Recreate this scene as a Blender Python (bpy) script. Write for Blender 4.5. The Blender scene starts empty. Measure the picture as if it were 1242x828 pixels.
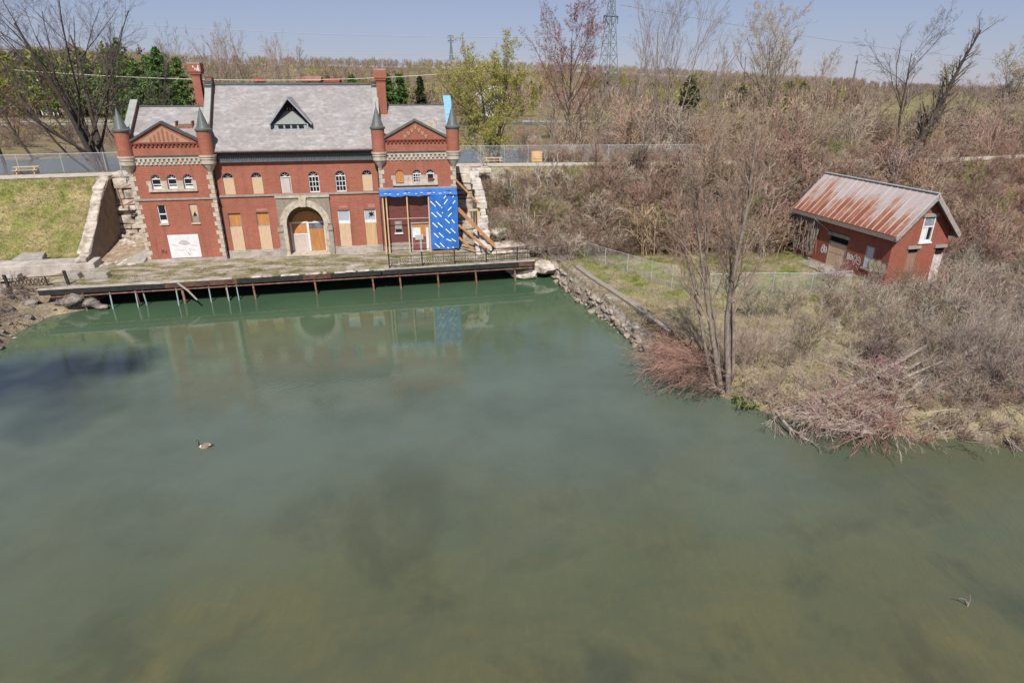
import bpy, bmesh, math, random
import numpy as np
from mathutils import Vector, Matrix
random.seed(7)
SC = bpy.context.scene
COL = SC.collection
R_ = math.radians
CAMZ = 18.0
PITCH = R_(22.448)
F_PX = 760.0
# ------------------------------------------------------------------ materials
def new_mat(name):
    m = bpy.data.materials.new(name); m.use_nodes = True
    nt = m.node_tree
    return m, nt, nt.nodes['Principled BSDF']
def nd(nt, typ, **kw):
    n = nt.nodes.new(typ)
    for k, v in kw.items():
        setattr(n, k, v)
    return n
def rgba(c): return (c[0], c[1], c[2], 1.0)
def ramp(nt, src, stops):
    r = nd(nt, 'ShaderNodeValToRGB')
    el = r.color_ramp.elements
    el[0].position, el[0].color = stops[0][0], rgba(stops[0][1])
    el[1].position, el[1].color = stops[-1][0], rgba(stops[-1][1])
    for p, c in stops[1:-1]:
        e = el.new(p); e.color = rgba(c)
    nt.links.new(src, r.inputs[0])
    return r.outputs[0]
def noise(nt, scale, detail=6, rough=.6, vec=None, dist=0):
    n = nd(nt, 'ShaderNodeTexNoise'); n.inputs['Scale'].default_value = scale
    n.inputs['Detail'].default_value = detail; n.inputs['Roughness'].default_value = rough
    n.inputs['Distortion'].default_value = dist
    if vec is not None: nt.links.new(vec, n.inputs['Vector'])
    return n.outputs['Fac']
def coords(nt, kind='Object', scale=None, rot=None):
    t = nd(nt, 'ShaderNodeTexCoord'); o = t.outputs[kind]
    if scale is None and rot is None: return o
    mp = nd(nt, 'ShaderNodeMapping')
    if scale: mp.inputs['Scale'].default_value = scale
    if rot: mp.inputs['Rotation'].default_value = rot
    nt.links.new(o, mp.inputs['Vector'])
    return mp.outputs[0]
def mixc(nt, fac, a, b, blend='MIX'):
    m = nd(nt, 'ShaderNodeMix', data_type='RGBA', blend_type=blend)
    for i, v in ((0, fac), (6, a), (7, b)):
        if isinstance(v, (int, float)): m.inputs[i].default_value = v
        elif isinstance(v, tuple): m.inputs[i].default_value = rgba(v)
        else: nt.links.new(v, m.inputs[i])
    return m.outputs[2]
def bump(nt, bs, h, strength=.3, dist=.02):
    b = nd(nt, 'ShaderNodeBump'); b.inputs['Strength'].default_value = strength
    b.inputs['Distance'].default_value = dist
    nt.links.new(h, b.inputs['Height']); nt.links.new(b.outputs[0], bs.inputs['Normal'])
def M(name, stops, scale=2.0, rough=.8, spec=.3, detail=6, bmp=.0, bscale=None, sc=None, metal=0, kind='Object'):
    """noise-coloured surface. stops: list of colours spread from .3 to .7"""
    m, nt, bs = new_mat(name)
    v = coords(nt, kind, sc)
    f = noise(nt, scale, detail, .65, v)
    n = len(stops)
    if n == 1: stops = [tuple(c*.85 for c in stops[0]), tuple(min(1, c*1.15) for c in stops[0])]; n = 2
    c = ramp(nt, f, [(.32+.36*i/(n-1), s) for i, s in enumerate(stops)])
    nt.links.new(c, bs.inputs['Base Color'])
    bs.inputs['Roughness'].default_value = rough
    bs.inputs['Specular IOR Level'].default_value = spec
    bs.inputs['Metallic'].default_value = metal
    if bmp:
        bump(nt, bs, noise(nt, bscale or scale*4, 4, .6, v), bmp, .05)
    return m
def mat_brick(name, a, b, mortar, blotch=(.33, .16, .12), scale=1.0, rowh=.16):
    m, nt, bs = new_mat(name)
    t = nd(nt, 'ShaderNodeTexCoord')
    sx = nd(nt, 'ShaderNodeSeparateXYZ'); nt.links.new(t.outputs['Object'], sx.inputs[0])
    ad = nd(nt, 'ShaderNodeMath', operation='ADD'); nt.links.new(sx.outputs[0], ad.inputs[0]); nt.links.new(sx.outputs[1], ad.inputs[1])
    cb = nd(nt, 'ShaderNodeCombineXYZ'); nt.links.new(ad.outputs[0], cb.inputs[0]); nt.links.new(sx.outputs[2], cb.inputs[1])
    br = nd(nt, 'ShaderNodeTexBrick')
    nt.links.new(cb.outputs[0], br.inputs['Vector'])
    br.inputs['Color1'].default_value = rgba(a); br.inputs['Color2'].default_value = rgba(b)
    br.inputs['Mortar'].default_value = rgba(mortar); br.inputs['Scale'].default_value = scale
    br.inputs['Mortar Size'].default_value = .012; br.inputs['Brick Width'].default_value = .42
    br.inputs['Row Height'].default_value = rowh; br.inputs['Bias'].default_value = -.1
    f = noise(nt, .55, 8, .7, coords(nt, 'Object', (1, 1, 1.6)))
    f2 = noise(nt, 6, 4, .7, coords(nt, 'Object', (.5, .5, 3)))
    c = mixc(nt, ramp(nt, f, [(.48, (0, 0, 0)), (.72, (.75, .75, .75))]), br.outputs['Color'], blotch)
    c = mixc(nt, ramp(nt, f2, [(.35, (.55, .55, .55)), (.6, (0, 0, 0))]), c, tuple(x*.7 for x in a))
    f3 = noise(nt, 1.0, 6, .65, coords(nt, 'Object', (1.6, 1.6, .16)))
    c = mixc(nt, ramp(nt, f3, [(.50, (0, 0, 0)), (.74, (.62, .62, .62))]), c, (.15, .062, .045))
    f5 = noise(nt, .25, 4, .6, coords(nt, 'Object', (1, 1, 1.5)))
    c = mixc(nt, ramp(nt, f5, [(.42, (.38, .38, .38)), (.60, (0, 0, 0))]), c, (.24, .095, .06))
    nt.links.new(c, bs.inputs['Base Color'])
    bs.inputs['Roughness'].default_value = .88; bs.inputs['Specular IOR Level'].default_value = .2
    bump(nt, bs, br.outputs['Fac'], -.35, .02)
    return m
def mat_col(name, rough=.9, spec=.15, vary=.35, scale=3.0, trans=0):
    """colour comes from the Col attribute of the mesh (one tint per plant), broken by noise"""
    m, nt, bs = new_mat(name)
    a = nd(nt, 'ShaderNodeAttribute', attribute_name='Col')
    f = noise(nt, scale, 3, .6, coords(nt, 'Object'))
    k = ramp(nt, f, [(.3, (1-vary,)*3), (.7, (1+vary,)*3)])
    c = mixc(nt, 1.0, a.outputs['Color'], k, 'MULTIPLY')
    nt.links.new(c, bs.inputs['Base Color'])
    bs.inputs['Roughness'].default_value = rough; bs.inputs['Specular IOR Level'].default_value = spec
    if trans:
        tr = nd(nt, 'ShaderNodeBsdfTranslucent'); nt.links.new(c, tr.inputs[0])
        mx = nd(nt, 'ShaderNodeMixShader'); mx.inputs[0].default_value = trans
        nt.links.new(bs.outputs[0], mx.inputs[1]); nt.links.new(tr.outputs[0], mx.inputs[2])
        nt.links.new(mx.outputs[0], nt.nodes['Material Output'].inputs[0])
    return m

BRICK = mat_brick('red brick', (.365, .118, .070), (.29, .088, .055), (.35, .21, .17), (.40, .165, .125))
BRICK_OLD = mat_brick('weathered house brick', (.325, .092, .058), (.24, .068, .046), (.29, .16, .13), (.21, .075, .058))
STONE = M('pale limestone trim', [(.30, .25, .19), (.44, .38, .30), (.52, .46, .38)], 2.5, .85, bmp=.2)
STONE_GREY = M('weathered grey stone', [(.22, .20, .17), (.34, .31, .27)], 2.5, .88, bmp=.3)
ROCK = M('pale broken rock', [(.16, .13, .10), (.40, .34, .28), (.56, .51, .44)], 1.3, .92, detail=9, bmp=.8, bscale=5)
ROCK_DARK = M('dark shore rock', [(.05, .042, .035), (.16, .13, .11), (.32, .28, .24)], 1.6, .92, detail=9, bmp=.8, bscale=6)
CONC = M('stained concrete', [(.23, .20, .17), (.36, .32, .28), (.46, .42, .37)], .9, .9, detail=9, bmp=.3, bscale=9)
LEAD = M('grey green sheet metal', [(.075, .085, .078), (.12, .13, .12)], 3, .5, .5, sc=(1, 1, .4))
LEAD_DK = M('dark sheet metal', [(.035, .037, .04), (.075, .08, .085)], 3, .55, .5)
COPING = M('pale metal coping', [(.22, .23, .215), (.30, .31, .285)], 2, .55, .5)
WHITE = M('flaking white paint', [(.52, .52, .52), (.74, .74, .73)], 4, .6)
GREYPAINT = M('grey blue painted wood', [(.24, .27, .32), (.36, .39, .44)], 4, .6)
PLY = M('weathered plywood', [(.40, .27, .16), (.55, .40, .27), (.47, .33, .21)], 2.2, .8, sc=(4, 4, .5), bmp=.1)
PLY_O = M('orange plywood', [(.36, .15, .045), (.52, .25, .09)], 2.2, .75, sc=(4, 4, .5), bmp=.1)
PLY_G = M('greyed plywood', [(.42, .35, .32), (.55, .47, .43)], 2.2, .8, sc=(3, 3, .6))
TIMBER = M('fresh timber', [(.50, .33, .16), (.62, .44, .24)], 2, .75, sc=(3, 3, .6))
TIMBER_O = M('orange timber', [(.33, .15, .055), (.48, .24, .10)], 2, .8, sc=(2, 2, .8))
OLDWOOD = M('grey old wood', [(.17, .14, .12), (.34, .30, .26)], 3, .9, sc=(2, 2, 6))
PANE = M('dark window glass', [(.006, .008, .010), (.02, .024, .03)], 2, .08, .5)
HOLE = M('dark interior', [(.008, .007, .006), (.015, .012, .01)], 2, .9)
IRON = M('black iron', [(.012, .012, .012), (.05, .04, .035)], 6, .6, .4)
RUST = M('rusted steel', [(.10, .05, .035), (.24, .12, .08), (.30, .19, .14)], 3, .85, bmp=.2)
BLUEPIPE = M('faded blue grey pipe', [(.20, .25, .27), (.34, .38, .38)], 3, .6)
BLACKSTEEL = M('black steel beam', [(.010, .011, .012), (.035, .032, .03)], 3, .6, .4)
GALV = M('galvanised steel', [(.38, .40, .42), (.55, .57, .58)], 5, .45, .5, metal=.3)
SHEET = M('dark red building wrap', [(.085, .026, .022), (.15, .045, .036), (.11, .034, .03)], 1.6, .5, .5, bmp=.6, bscale=2.2, sc=(.5, 1, 2.2))
TARP = M('blue tarpaulin', [(.022, .115, .40), (.035, .165, .52)], 1.5, .38, .5, bmp=.35, bscale=2.0)
TARP_L = M('light blue tarpaulin', [(.12, .30, .62), (.25, .44, .75)], 2.5, .45, .5, bmp=.3)
PRINT = M('white tarpaulin print', [(.72, .76, .82), (.82, .85, .88)], 3, .5)
SPRAYW = M('white spray paint', [(.50, .48, .46), (.72, .70, .68)], 6, .7)
SPRAYK = M('black spray paint', [(.03, .022, .02), (.07, .045, .04)], 6, .7)
SPRAYG = M('grey marker smears', [(.30, .29, .29), (.48, .47, .47)], 3, .7)
SPRAYC = M('cream spray paint', [(.42, .37, .25), (.60, .54, .40)], 3, .7)
ASPHALT = M('asphalt', [(.05, .05, .052), (.09, .088, .086)], 2, .9)
PATHM = M('pale gravel path', [(.30, .26, .22), (.42, .37, .32), (.48, .43, .38)], 1.2, .95, detail=9)
CABLE = M('pale cable', [(.55, .53, .40), (.62, .60, .46)], 2, .6)
CABLE_G = M('grey cable', [(.30, .32, .36), (.36, .38, .42)], 2, .6)
BARK = M('grey brown bark', [(.10, .078, .062), (.21, .17, .14), (.30, .25, .215)], 2.5, .95, sc=(3, 3, 1), bmp=.4)
BARK_D = M('dark bark', [(.035, .028, .024), (.09, .07, .058)], 2.5, .95, sc=(3, 3, 1), bmp=.4)
BARK_W = M('pale bark', [(.20, .165, .13), (.36, .31, .25)], 2.0, .95, sc=(3, 3, 1), bmp=.3)
DEADWOOD = M('bleached dead wood', [(.13, .10, .08), (.27, .22, .185), (.38, .32, .28)], 2.0, .95, sc=(3, 3, 1), bmp=.3)
PLANT = mat_col('plant tint')
LEAFM = mat_col('leaf tint', trans=.3)
# slate roof: thin courses, patchy pale slates
def mat_slate():
    m, nt, bs = new_mat('weathered slate')
    t = nd(nt, 'ShaderNodeTexCoord')
    mp = nd(nt, 'ShaderNodeMapping'); nt.links.new(t.outputs['Object'], mp.inputs[0])
    sx = nd(nt, 'ShaderNodeSeparateXYZ'); nt.links.new(mp.outputs[0], sx.inputs[0])
    cb = nd(nt, 'ShaderNodeCombineXYZ'); nt.links.new(sx.outputs[0], cb.inputs[0]); nt.links.new(sx.outputs[2], cb.inputs[1])
    br = nd(nt, 'ShaderNodeTexBrick'); nt.links.new(cb.outputs[0], br.inputs['Vector'])
    br.inputs['Color1'].default_value = rgba((.205, .190, .186)); br.inputs['Color2'].default_value = rgba((.28, .262, .258))
    br.inputs['Mortar'].default_value = rgba((.20, .18, .18)); br.inputs['Scale'].default_value = 1
    br.inputs['Mortar Size'].default_value = .008; br.inputs['Brick Width'].default_value = .34; br.inputs['Row Height'].default_value = .19
    f = noise(nt, 1.6, 8, .75, coords(nt, 'Object', (.45, 1, 1.4)))
    c = mixc(nt, ramp(nt, f, [(.50, (0, 0, 0)), (.70, (.85, .85, .85))]), br.outputs['Color'], (.42, .395, .39))
    f3 = noise(nt, .5, 5, .6, coords(nt, 'Object'))
    c = mixc(nt, ramp(nt, f3, [(.35, (.5, .5, .5)), (.55, (0, 0, 0))]), c, (.185, .168, .165))
    f4 = noise(nt, .35, 3, .5, coords(nt, 'Object', (3.2, 1, .5)))
    c = mixc(nt, ramp(nt, f4, [(.68, (0, 0, 0)), (.78, (.6, .6, .6))]), c, (.34, .22, .16))
    nt.links.new(c, bs.inputs['Base Color']); bs.inputs['Roughness'].default_value = .75
    bump(nt, bs, br.outputs['Fac'], -.4, .02)
    return m
SLATE = mat_slate()
def mat_rustroof():
    m, nt, bs = new_mat('rusted tin roofing')
    t = nd(nt, 'ShaderNodeTexCoord')
    sx = nd(nt, 'ShaderNodeSeparateXYZ'); nt.links.new(t.outputs['Object'], sx.inputs[0])
    # x along the ridge, z up the slope
    st = noise(nt, 1.0, 7, .7, coords(nt, 'Object', (.8, .3, .6)))
    hi = nd(nt, 'ShaderNodeMapRange'); hi.inputs[1].default_value = 4.6; hi.inputs[2].default_value = 8.0
    hi.inputs[3].default_value = .22; hi.inputs[4].default_value = -.24
    nt.links.new(sx.outputs[2], hi.inputs[0])
    blk = nd(nt, 'ShaderNodeTexWhiteNoise', noise_dimensions='1D')
    fl = nd(nt, 'ShaderNodeMath', operation='FLOOR'); ml = nd(nt, 'ShaderNodeMath', operation='MULTIPLY'); ml.inputs[1].default_value = 1.45
    nt.links.new(sx.outputs[0], ml.inputs[0]); nt.links.new(ml.outputs[0], fl.inputs[0]); nt.links.new(fl.outputs[0], blk.inputs['W'])
    b2 = nd(nt, 'ShaderNodeMath', operation='MULTIPLY_ADD'); b2.inputs[1].default_value = .20; b2.inputs[2].default_value = -.10
    nt.links.new(blk.outputs['Value'], b2.inputs[0])
    s1 = nd(nt, 'ShaderNodeMath', operation='ADD'); nt.links.new(st, s1.inputs[0]); nt.links.new(hi.outputs[0], s1.inputs[1])
    s2 = nd(nt, 'ShaderNodeMath', operation='ADD'); nt.links.new(s1.outputs[0], s2.inputs[0]); nt.links.new(b2.outputs[0], s2.inputs[1])
    c = ramp(nt, s2.outputs[0], [(.36, (.43, .41, .42)), (.48, (.38, .31, .28)), (.56, (.33, .17, .11)), (.72, (.24, .085, .05))])
    fine = noise(nt, 7, 5, .7, coords(nt, 'Object'))
    c = mixc(nt, .35, c, ramp(nt, fine, [(.3, (.2, .1, .07)), (.7, (.52, .42, .37))]), 'OVERLAY')
    nt.links.new(c, bs.inputs['Base Color']); bs.inputs['Roughness'].default_value = .6; bs.inputs['Specular IOR Level'].default_value = .4
    return m
RUSTROOF = mat_rustroof()
def mat_chain():
    m, nt, bs = new_mat('chain link mesh')
    bs.inputs['Base Color'].default_value = (.50, .53, .55, 1); bs.inputs['Roughness'].default_value = .5
    t = nd(nt, 'ShaderNodeTexCoord')
    def w(rot):
        mp = nd(nt, 'ShaderNodeMapping'); mp.inputs['Rotation'].default_value = (0, rot, 0)
        nt.links.new(t.outputs['Object'], mp.inputs[0])
        wv = nd(nt, 'ShaderNodeTexWave', bands_direction='X'); wv.inputs['Scale'].default_value = 4.0
        nt.links.new(mp.outputs[0], wv.inputs[0])
        g = nd(nt, 'ShaderNodeMath', operation='GREATER_THAN'); g.inputs[1].default_value = .93
        nt.links.new(wv.outputs['Fac'], g.inputs[0]); return g.outputs[0]
    mx = nd(nt, 'ShaderNodeMath', operation='MAXIMUM')
    nt.links.new(w(R_(45)), mx.inputs[0]); nt.links.new(w(R_(-45)), mx.inputs[1])
    sc = nd(nt, 'ShaderNodeMath', operation='MULTIPLY'); sc.inputs[1].default_value = .26
    nt.links.new(mx.outputs[0], sc.inputs[0]); nt.links.new(sc.outputs[0], bs.inputs['Alpha'])
    return m
CHAIN = mat_chain()
# ------------------------------------------------------------------ mesh helpers
class MB:
    def __init__(self): self.v = []; self.f = []; self.mi = []; self.cur = 0
    def add(self, vs, fs):
        o = len(self.v); self.v += [tuple(map(float, p)) for p in vs]
        for f in fs: self.f.append([i+o for i in f]); self.mi.append(self.cur)
        return self
    def box(self, x0, x1, y0, y1, z0, z1):
        vs = [(x0, y0, z0), (x1, y0, z0), (x1, y1, z0), (x0, y1, z0), (x0, y0, z1), (x1, y0, z1), (x1, y1, z1), (x0, y1, z1)]
        return self.add(vs, [(3, 2, 1, 0), (4, 5, 6, 7), (0, 1, 5, 4), (1, 2, 6, 5), (2, 3, 7, 6), (3, 0, 4, 7)])
    def hexa(self, b, t):
        n = len(b)
        return self.add(list(b)+list(t), [tuple(range(n-1, -1, -1)), tuple(range(n, 2*n))]+[(i, (i+1) % n, n+(i+1) % n, n+i) for i in range(n)])
    def prism(self, poly, axis, a, b):
        """poly in the two other axes, extruded along axis from a to b"""
        def P(p, t):
            if axis == 'x': return (t, p[0], p[1])
            if axis == 'y': return (p[0], t, p[1])
            return (p[0], p[1], t)
        return self.hexa([P(p, a) for p in poly], [P(p, b) for p in poly])
    def bar(self, p, q, w, h=None, up=(0, 0, 1)):
        h = h or w; p = Vector(p); q = Vector(q); d = (q-p).normalized(); u = Vector(up)
        if abs(d.dot(u)) > .98: u = Vector((0, 1, 0))
        s = d.cross(u).normalized(); t = s.cross(d)
        c = [(-w/2, -h/2), (w/2, -h/2), (w/2, h/2), (-w/2, h/2)]
        return self.hexa([p+s*a+t*b for a, b in c], [q+s*a+t*b for a, b in c])
    def tube(self, pts, r, k=8, cap=True):
        pts = [Vector(p) for p in pts]; n = len(pts)
        rs = r if isinstance(r, (list, tuple)) else [r]*n
        vs = []; ref = Vector((.3, .9, .25))
        for i, p in enumerate(pts):
            d = (pts[min(i+1, n-1)]-pts[max(i-1, 0)]).normalized()
            s = d.cross(ref)
            if s.length < .05: s = d.cross(Vector((1, 0, 0)))
            s.normalize(); t = s.cross(d)
            for j in range(k):
                a = 2*math.pi*j/k; vs.append(p+(s*math.cos(a)+t*math.sin(a))*rs[i])
        fs = []
        for i in range(n-1):
            for j in range(k):
                fs.append((i*k+j, i*k+(j+1) % k, (i+1)*k+(j+1) % k, (i+1)*k+j))
        if cap: fs += [tuple(range(k-1, -1, -1)), tuple(range((n-1)*k, n*k))]
        return self.add(vs, fs)
    def lathe(self, cx, cy, prof, k=20):
        vs = []
        for r, z in prof:
            for j in range(k):
                a = 2*math.pi*j/k; vs.append((cx+r*math.cos(a), cy+r*math.sin(a), z))
        fs = []
        for i in range(len(prof)-1):
            for j in range(k):
                fs.append((i*k+j, i*k+(j+1) % k, (i+1)*k+(j+1) % k, (i+1)*k+j))
        fs += [tuple(range(k-1, -1, -1)), tuple(range((len(prof)-1)*k, len(prof)*k))]
        return self.add(vs, fs)
    def rock(self, c, r, rng, sub=2):
        bm = bmesh.new(); bmesh.ops.create_icosphere(bm, subdivisions=sub, radius=1)
        ax = [Vector(rng.normal(size=3)).normalized() for _ in range(9)]
        cut = [rng.uniform(.55, .95) for _ in ax]
        vs = []
        for v in bm.verts:
            p = v.co.copy()
            for a, k in zip(ax, cut):
                dd = p.dot(a)
                if dd > k: p -= a*(dd-k)
            p *= 1+rng.normal()*.03
            vs.append((c[0]+p.x*r[0], c[1]+p.y*r[1], c[2]+p.z*r[2]))
        fs = [[v.index for v in f.verts] for f in bm.faces]; bm.free()
        return self.add(vs, fs)
    def build(self, name, mat, parent=None, smooth=False, zo=0, bevel=0):
        me = bpy.data.meshes.new(name)
        vs = self.v if not zo else [(x, y, z-zo) for x, y, z in self.v]
        me.from_pydata(vs, [], self.f)
        bm = bmesh.new(); bm.from_mesh(me); bmesh.ops.recalc_face_normals(bm, faces=bm.faces); bm.to_mesh(me); bm.free()
        mats = mat if isinstance(mat, (list, tuple)) else [mat]
        for m in mats: me.materials.append(m)
        if len(mats) > 1: me.polygons.foreach_set('material_index', self.mi)
        if smooth: me.polygons.foreach_set('use_smooth', [True]*len(me.polygons))
        me.update()
        o = bpy.data.objects.new(name, me); COL.objects.link(o)
        if parent: o.parent = parent
        if bevel:
            b = o.modifiers.new('bevel', 'BEVEL'); b.width = bevel; b.segments = 1; b.limit_method = 'ANGLE'
        return o
def tag(o, label=None, cat=None, group=None, kind=None):
    if label: o['label'] = label
    if cat: o['category'] = cat
    if group: o['group'] = group
    if kind: o['kind'] = kind
    return o
def empty(name, loc, rz=0, label=None, cat=None, group=None):
    o = bpy.data.objects.new(name, None); COL.objects.link(o); o.empty_display_size = .3
    o.location = loc; o.rotation_euler = (0, 0, rz)
    return tag(o, label, cat, group)
def cut(obj, cutter_mb, **kw):
    """boolean difference, applied"""
    c = cutter_mb.build('cutter', HOLE, **kw)
    c.parent = obj.parent
    bpy.context.view_layer.update()
    md = obj.modifiers.new('b', 'BOOLEAN'); md.operation = 'DIFFERENCE'; md.solver = 'EXACT'; md.object = c
    dg = bpy.context.evaluated_depsgraph_get()
    me = bpy.data.meshes.new_from_object(obj.evaluated_get(dg))
    obj.modifiers.clear(); old = obj.data; obj.data = me; me.name = old.name
    bpy.data.objects.remove(c)
def np_mesh(name, V, quads=None, tris=None, mat=None, parent=None, col=None, smooth=False):
    V = np.asarray(V, np.float32); nq = 0 if quads is None else len(quads); ntv = 0 if tris is None else len(tris)
    me = bpy.data.meshes.new(name); me.vertices.add(len(V)); me.vertices.foreach_set('co', V.ravel())
    loops = []; starts = []; o = 0
    if nq: loops.append(np.asarray(quads, np.int32).ravel()); starts.append(np.arange(nq, dtype=np.int32)*4); o = nq*4
    if ntv: loops.append(np.asarray(tris, np.int32).ravel()); starts.append(o+np.arange(ntv, dtype=np.int32)*3)
    loops = np.concatenate(loops); starts = np.concatenate(starts)
    me.loops.add(len(loops)); me.loops.foreach_set('vertex_index', loops)
    me.polygons.add(len(starts)); me.polygons.foreach_set('loop_start', starts)
    if smooth: me.polygons.foreach_set('use_smooth', np.ones(len(starts), bool))
    me.update(calc_edges=True)
    if col is not None:
        a = me.color_attributes.new('Col', 'FLOAT_COLOR', 'POINT')
        c = np.ones((len(V), 4), np.float32); c[:, :3] = col; a.data.foreach_set('color', c.ravel())
    if mat: me.materials.append(mat)
    ob = bpy.data.objects.new(name, me); COL.objects.link(ob)
    if parent: ob.parent = parent
    return ob
# vectorised branches
def nrm(a): return a/np.maximum(np.linalg.norm(a, axis=-1, keepdims=True), 1e-9)
def tubes(P, Rr, k):
    B, m1, _ = P.shape
    d = nrm(P[:, -1]-P[:, 0]+1e-6)
    ref = np.where(np.abs(d[:, 2:3]) > .9, np.array([[1., 0, 0]]), np.array([[0, 0, 1.]]))
    u = nrm(np.cross(d, ref)); w = np.cross(d, u)
    a = np.arange(k)*2*np.pi/k
    ring = u[:, None, :]*np.cos(a)[None, :, None]+w[:, None, :]*np.sin(a)[None, :, None]
    V = P[:, :, None, :]+ring[:, None, :, :]*Rr[:, :, None, None]
    idx = np.arange(B*m1*k).reshape(B, m1, k)
    q = np.stack([idx[:, :-1, :], np.roll(idx, -1, 2)[:, :-1, :], np.roll(idx, -1, 2)[:, 1:, :], idx[:, 1:, :]], -1)
    return V.reshape(-1, 3), q.reshape(-1, 4)
def grow(rng, p0, d0, L0, r0, levels, trunk_m=8, wob=.08, trop=.05, taper=.25):
    """levels: list of (children, t0, angle_deg, len_ratio, segments, wobble, tropism)"""
    p0 = np.atleast_2d(np.asarray(p0, float)); d0 = nrm(np.atleast_2d(np.asarray(d0, float)))
    L = np.atleast_1d(np.asarray(L0, float)); r = np.atleast_1d(np.asarray(r0, float))
    def poly(p, d, L, r, m, wob, trop, taper):
        B = len(p); P = np.zeros((B, m+1, 3)); P[:, 0] = p; d = d.copy()
        D = np.zeros((B, m+1, 3)); D[:, 0] = d
        for i in range(m):
            d = nrm(d+rng.normal(size=(B, 3))*wob+np.array([0, 0, trop]))
            P[:, i+1] = P[:, i]+d*(L/m)[:, None]; D[:, i+1] = d
        t = np.linspace(0, 1, m+1)[None]
        return P, r[:, None]*(1-(1-taper)*t), D
    out = []
    P, Rr, D = poly(p0, d0, L, r, trunk_m, wob, trop, taper); out.append((P, Rr))
    for (n, t0, ang, lr, m, wb, tp) in levels:
        B, m1, _ = P.shape
        t = t0+(1-t0)*(np.arange(n)[None]+rng.random((B, n)))/n
        x = t*(m1-1); i = np.minimum(x.astype(int), m1-2); fr = (x-i)[..., None]
        bi = np.arange(B)[:, None]
        p = P[bi, i]*(1-fr)+P[bi, i+1]*fr
        dd = D[bi, i+1]
        rr = Rr[bi, i]*(1-fr[..., 0])+Rr[bi, i+1]*fr[..., 0]
        v = nrm(np.cross(dd, rng.normal(size=dd.shape)))
        a = np.radians(ang)*rng.uniform(.65, 1.3, t.shape)[..., None]
        dn = nrm(dd*np.cos(a)+v*np.sin(a))
        Ln = (L[:, None]*lr*(1.15-.55*t)*rng.uniform(.6, 1.25, t.shape)).reshape(-1)
        rn = np.maximum(rr*.5, .004).reshape(-1)
        L = Ln
        P, Rr, D = poly(p.reshape(-1, 3), dn.reshape(-1, 3), Ln, rn, m, wb, tp, .35)
        out.append((P, Rr))
    return out
def join_tubes(parts):
    Vs = []; Qs = []; o = 0
    for V, Q in parts:
        Vs.append(V); Qs.append(Q+o); o += len(V)
    return np.concatenate(Vs), np.concatenate(Qs)
def leaves(rng, P, n, size, spread=.15, elong=2.0):
    """n little quads along each of the polylines P"""
    B, m1, _ = P.shape
    t = rng.random((B, n))*(m1-1); i = np.minimum(t.astype(int), m1-2); fr = (t-i)[..., None]
    bi = np.arange(B)[:, None]
    c = (P[bi, i]*(1-fr)+P[bi, i+1]*fr).reshape(-1, 3)
    c = c+rng.normal(size=c.shape)*spread
    a = nrm(rng.normal(size=c.shape)); b = nrm(np.cross(a, rng.normal(size=c.shape)))
    s = size*rng.uniform(.6, 1.4, (len(c), 1))
    a = a*s*elong*.5; b = b*s*.5
    V = np.stack([c-a, c+b*.9, c+a, c-b*.9], 1).reshape(-1, 3)
    return V, np.arange(len(V)).reshape(-1, 4)
# ------------------------------------------------------------------ camera, light
cam = bpy.data.cameras.new('camera'); co = bpy.data.objects.new('camera', cam); COL.objects.link(co)
co.location = (0, 0, CAMZ); co.rotation_euler = (math.pi/2-PITCH, 0, 0)
cam.sensor_width = 36; cam.lens = F_PX/1242*36; cam.clip_end = 9000; cam.clip_start = .1
SC.camera = co
SUN_EL = R_(50); sh = Vector((-.02, -.999, 0)).normalized()
to_sun = Vector((sh.x*math.cos(SUN_EL), sh.y*math.cos(SUN_EL), math.sin(SUN_EL)))
sl = bpy.data.lights.new('sun', 'SUN'); so = bpy.data.objects.new('sun', sl); COL.objects.link(so)
sl.energy = 5.0; sl.angle = R_(.55); sl.color = (1.0, .95, .88)
so.rotation_euler = to_sun.to_track_quat('Z', 'Y').to_euler(); so.location = (-20, -40, 80)
wd = bpy.data.worlds.new('World'); SC.world = wd; wd.use_nodes = True
wn = wd.node_tree; bg = wn.nodes['Background']
sky = wn.nodes.new('ShaderNodeTexSky'); sky.sky_type = 'NISHITA'; sky.sun_disc = False
sky.sun_elevation = SUN_EL; sky.sun_rotation = math.atan2(sh.x, sh.y); sky.altitude = 100
sky.air_density = 1.0; sky.dust_density = .1; sky.ozone_density = 2.5
tint_ = mixc(wn, 1.0, sky.outputs[0], (.90, .84, .97), 'MULTIPLY')
wn.links.new(mixc(wn, .55, tint_, (5.2, 6.0, 8.7)), bg.inputs[0]); bg.inputs[1].default_value = .062
SC.view_settings.view_transform = 'Standard'; SC.view_settings.look = 'None'
SC.view_settings.exposure = 0.26; SC.view_settings.gamma = 1.0
SC.render.engine = 'CYCLES'
SC.cycles.max_bounces = 6; SC.cycles.transparent_max_bounces = 16; SC.cycles.diffuse_bounces = 2; SC.cycles.glossy_bounces = 3
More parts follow.
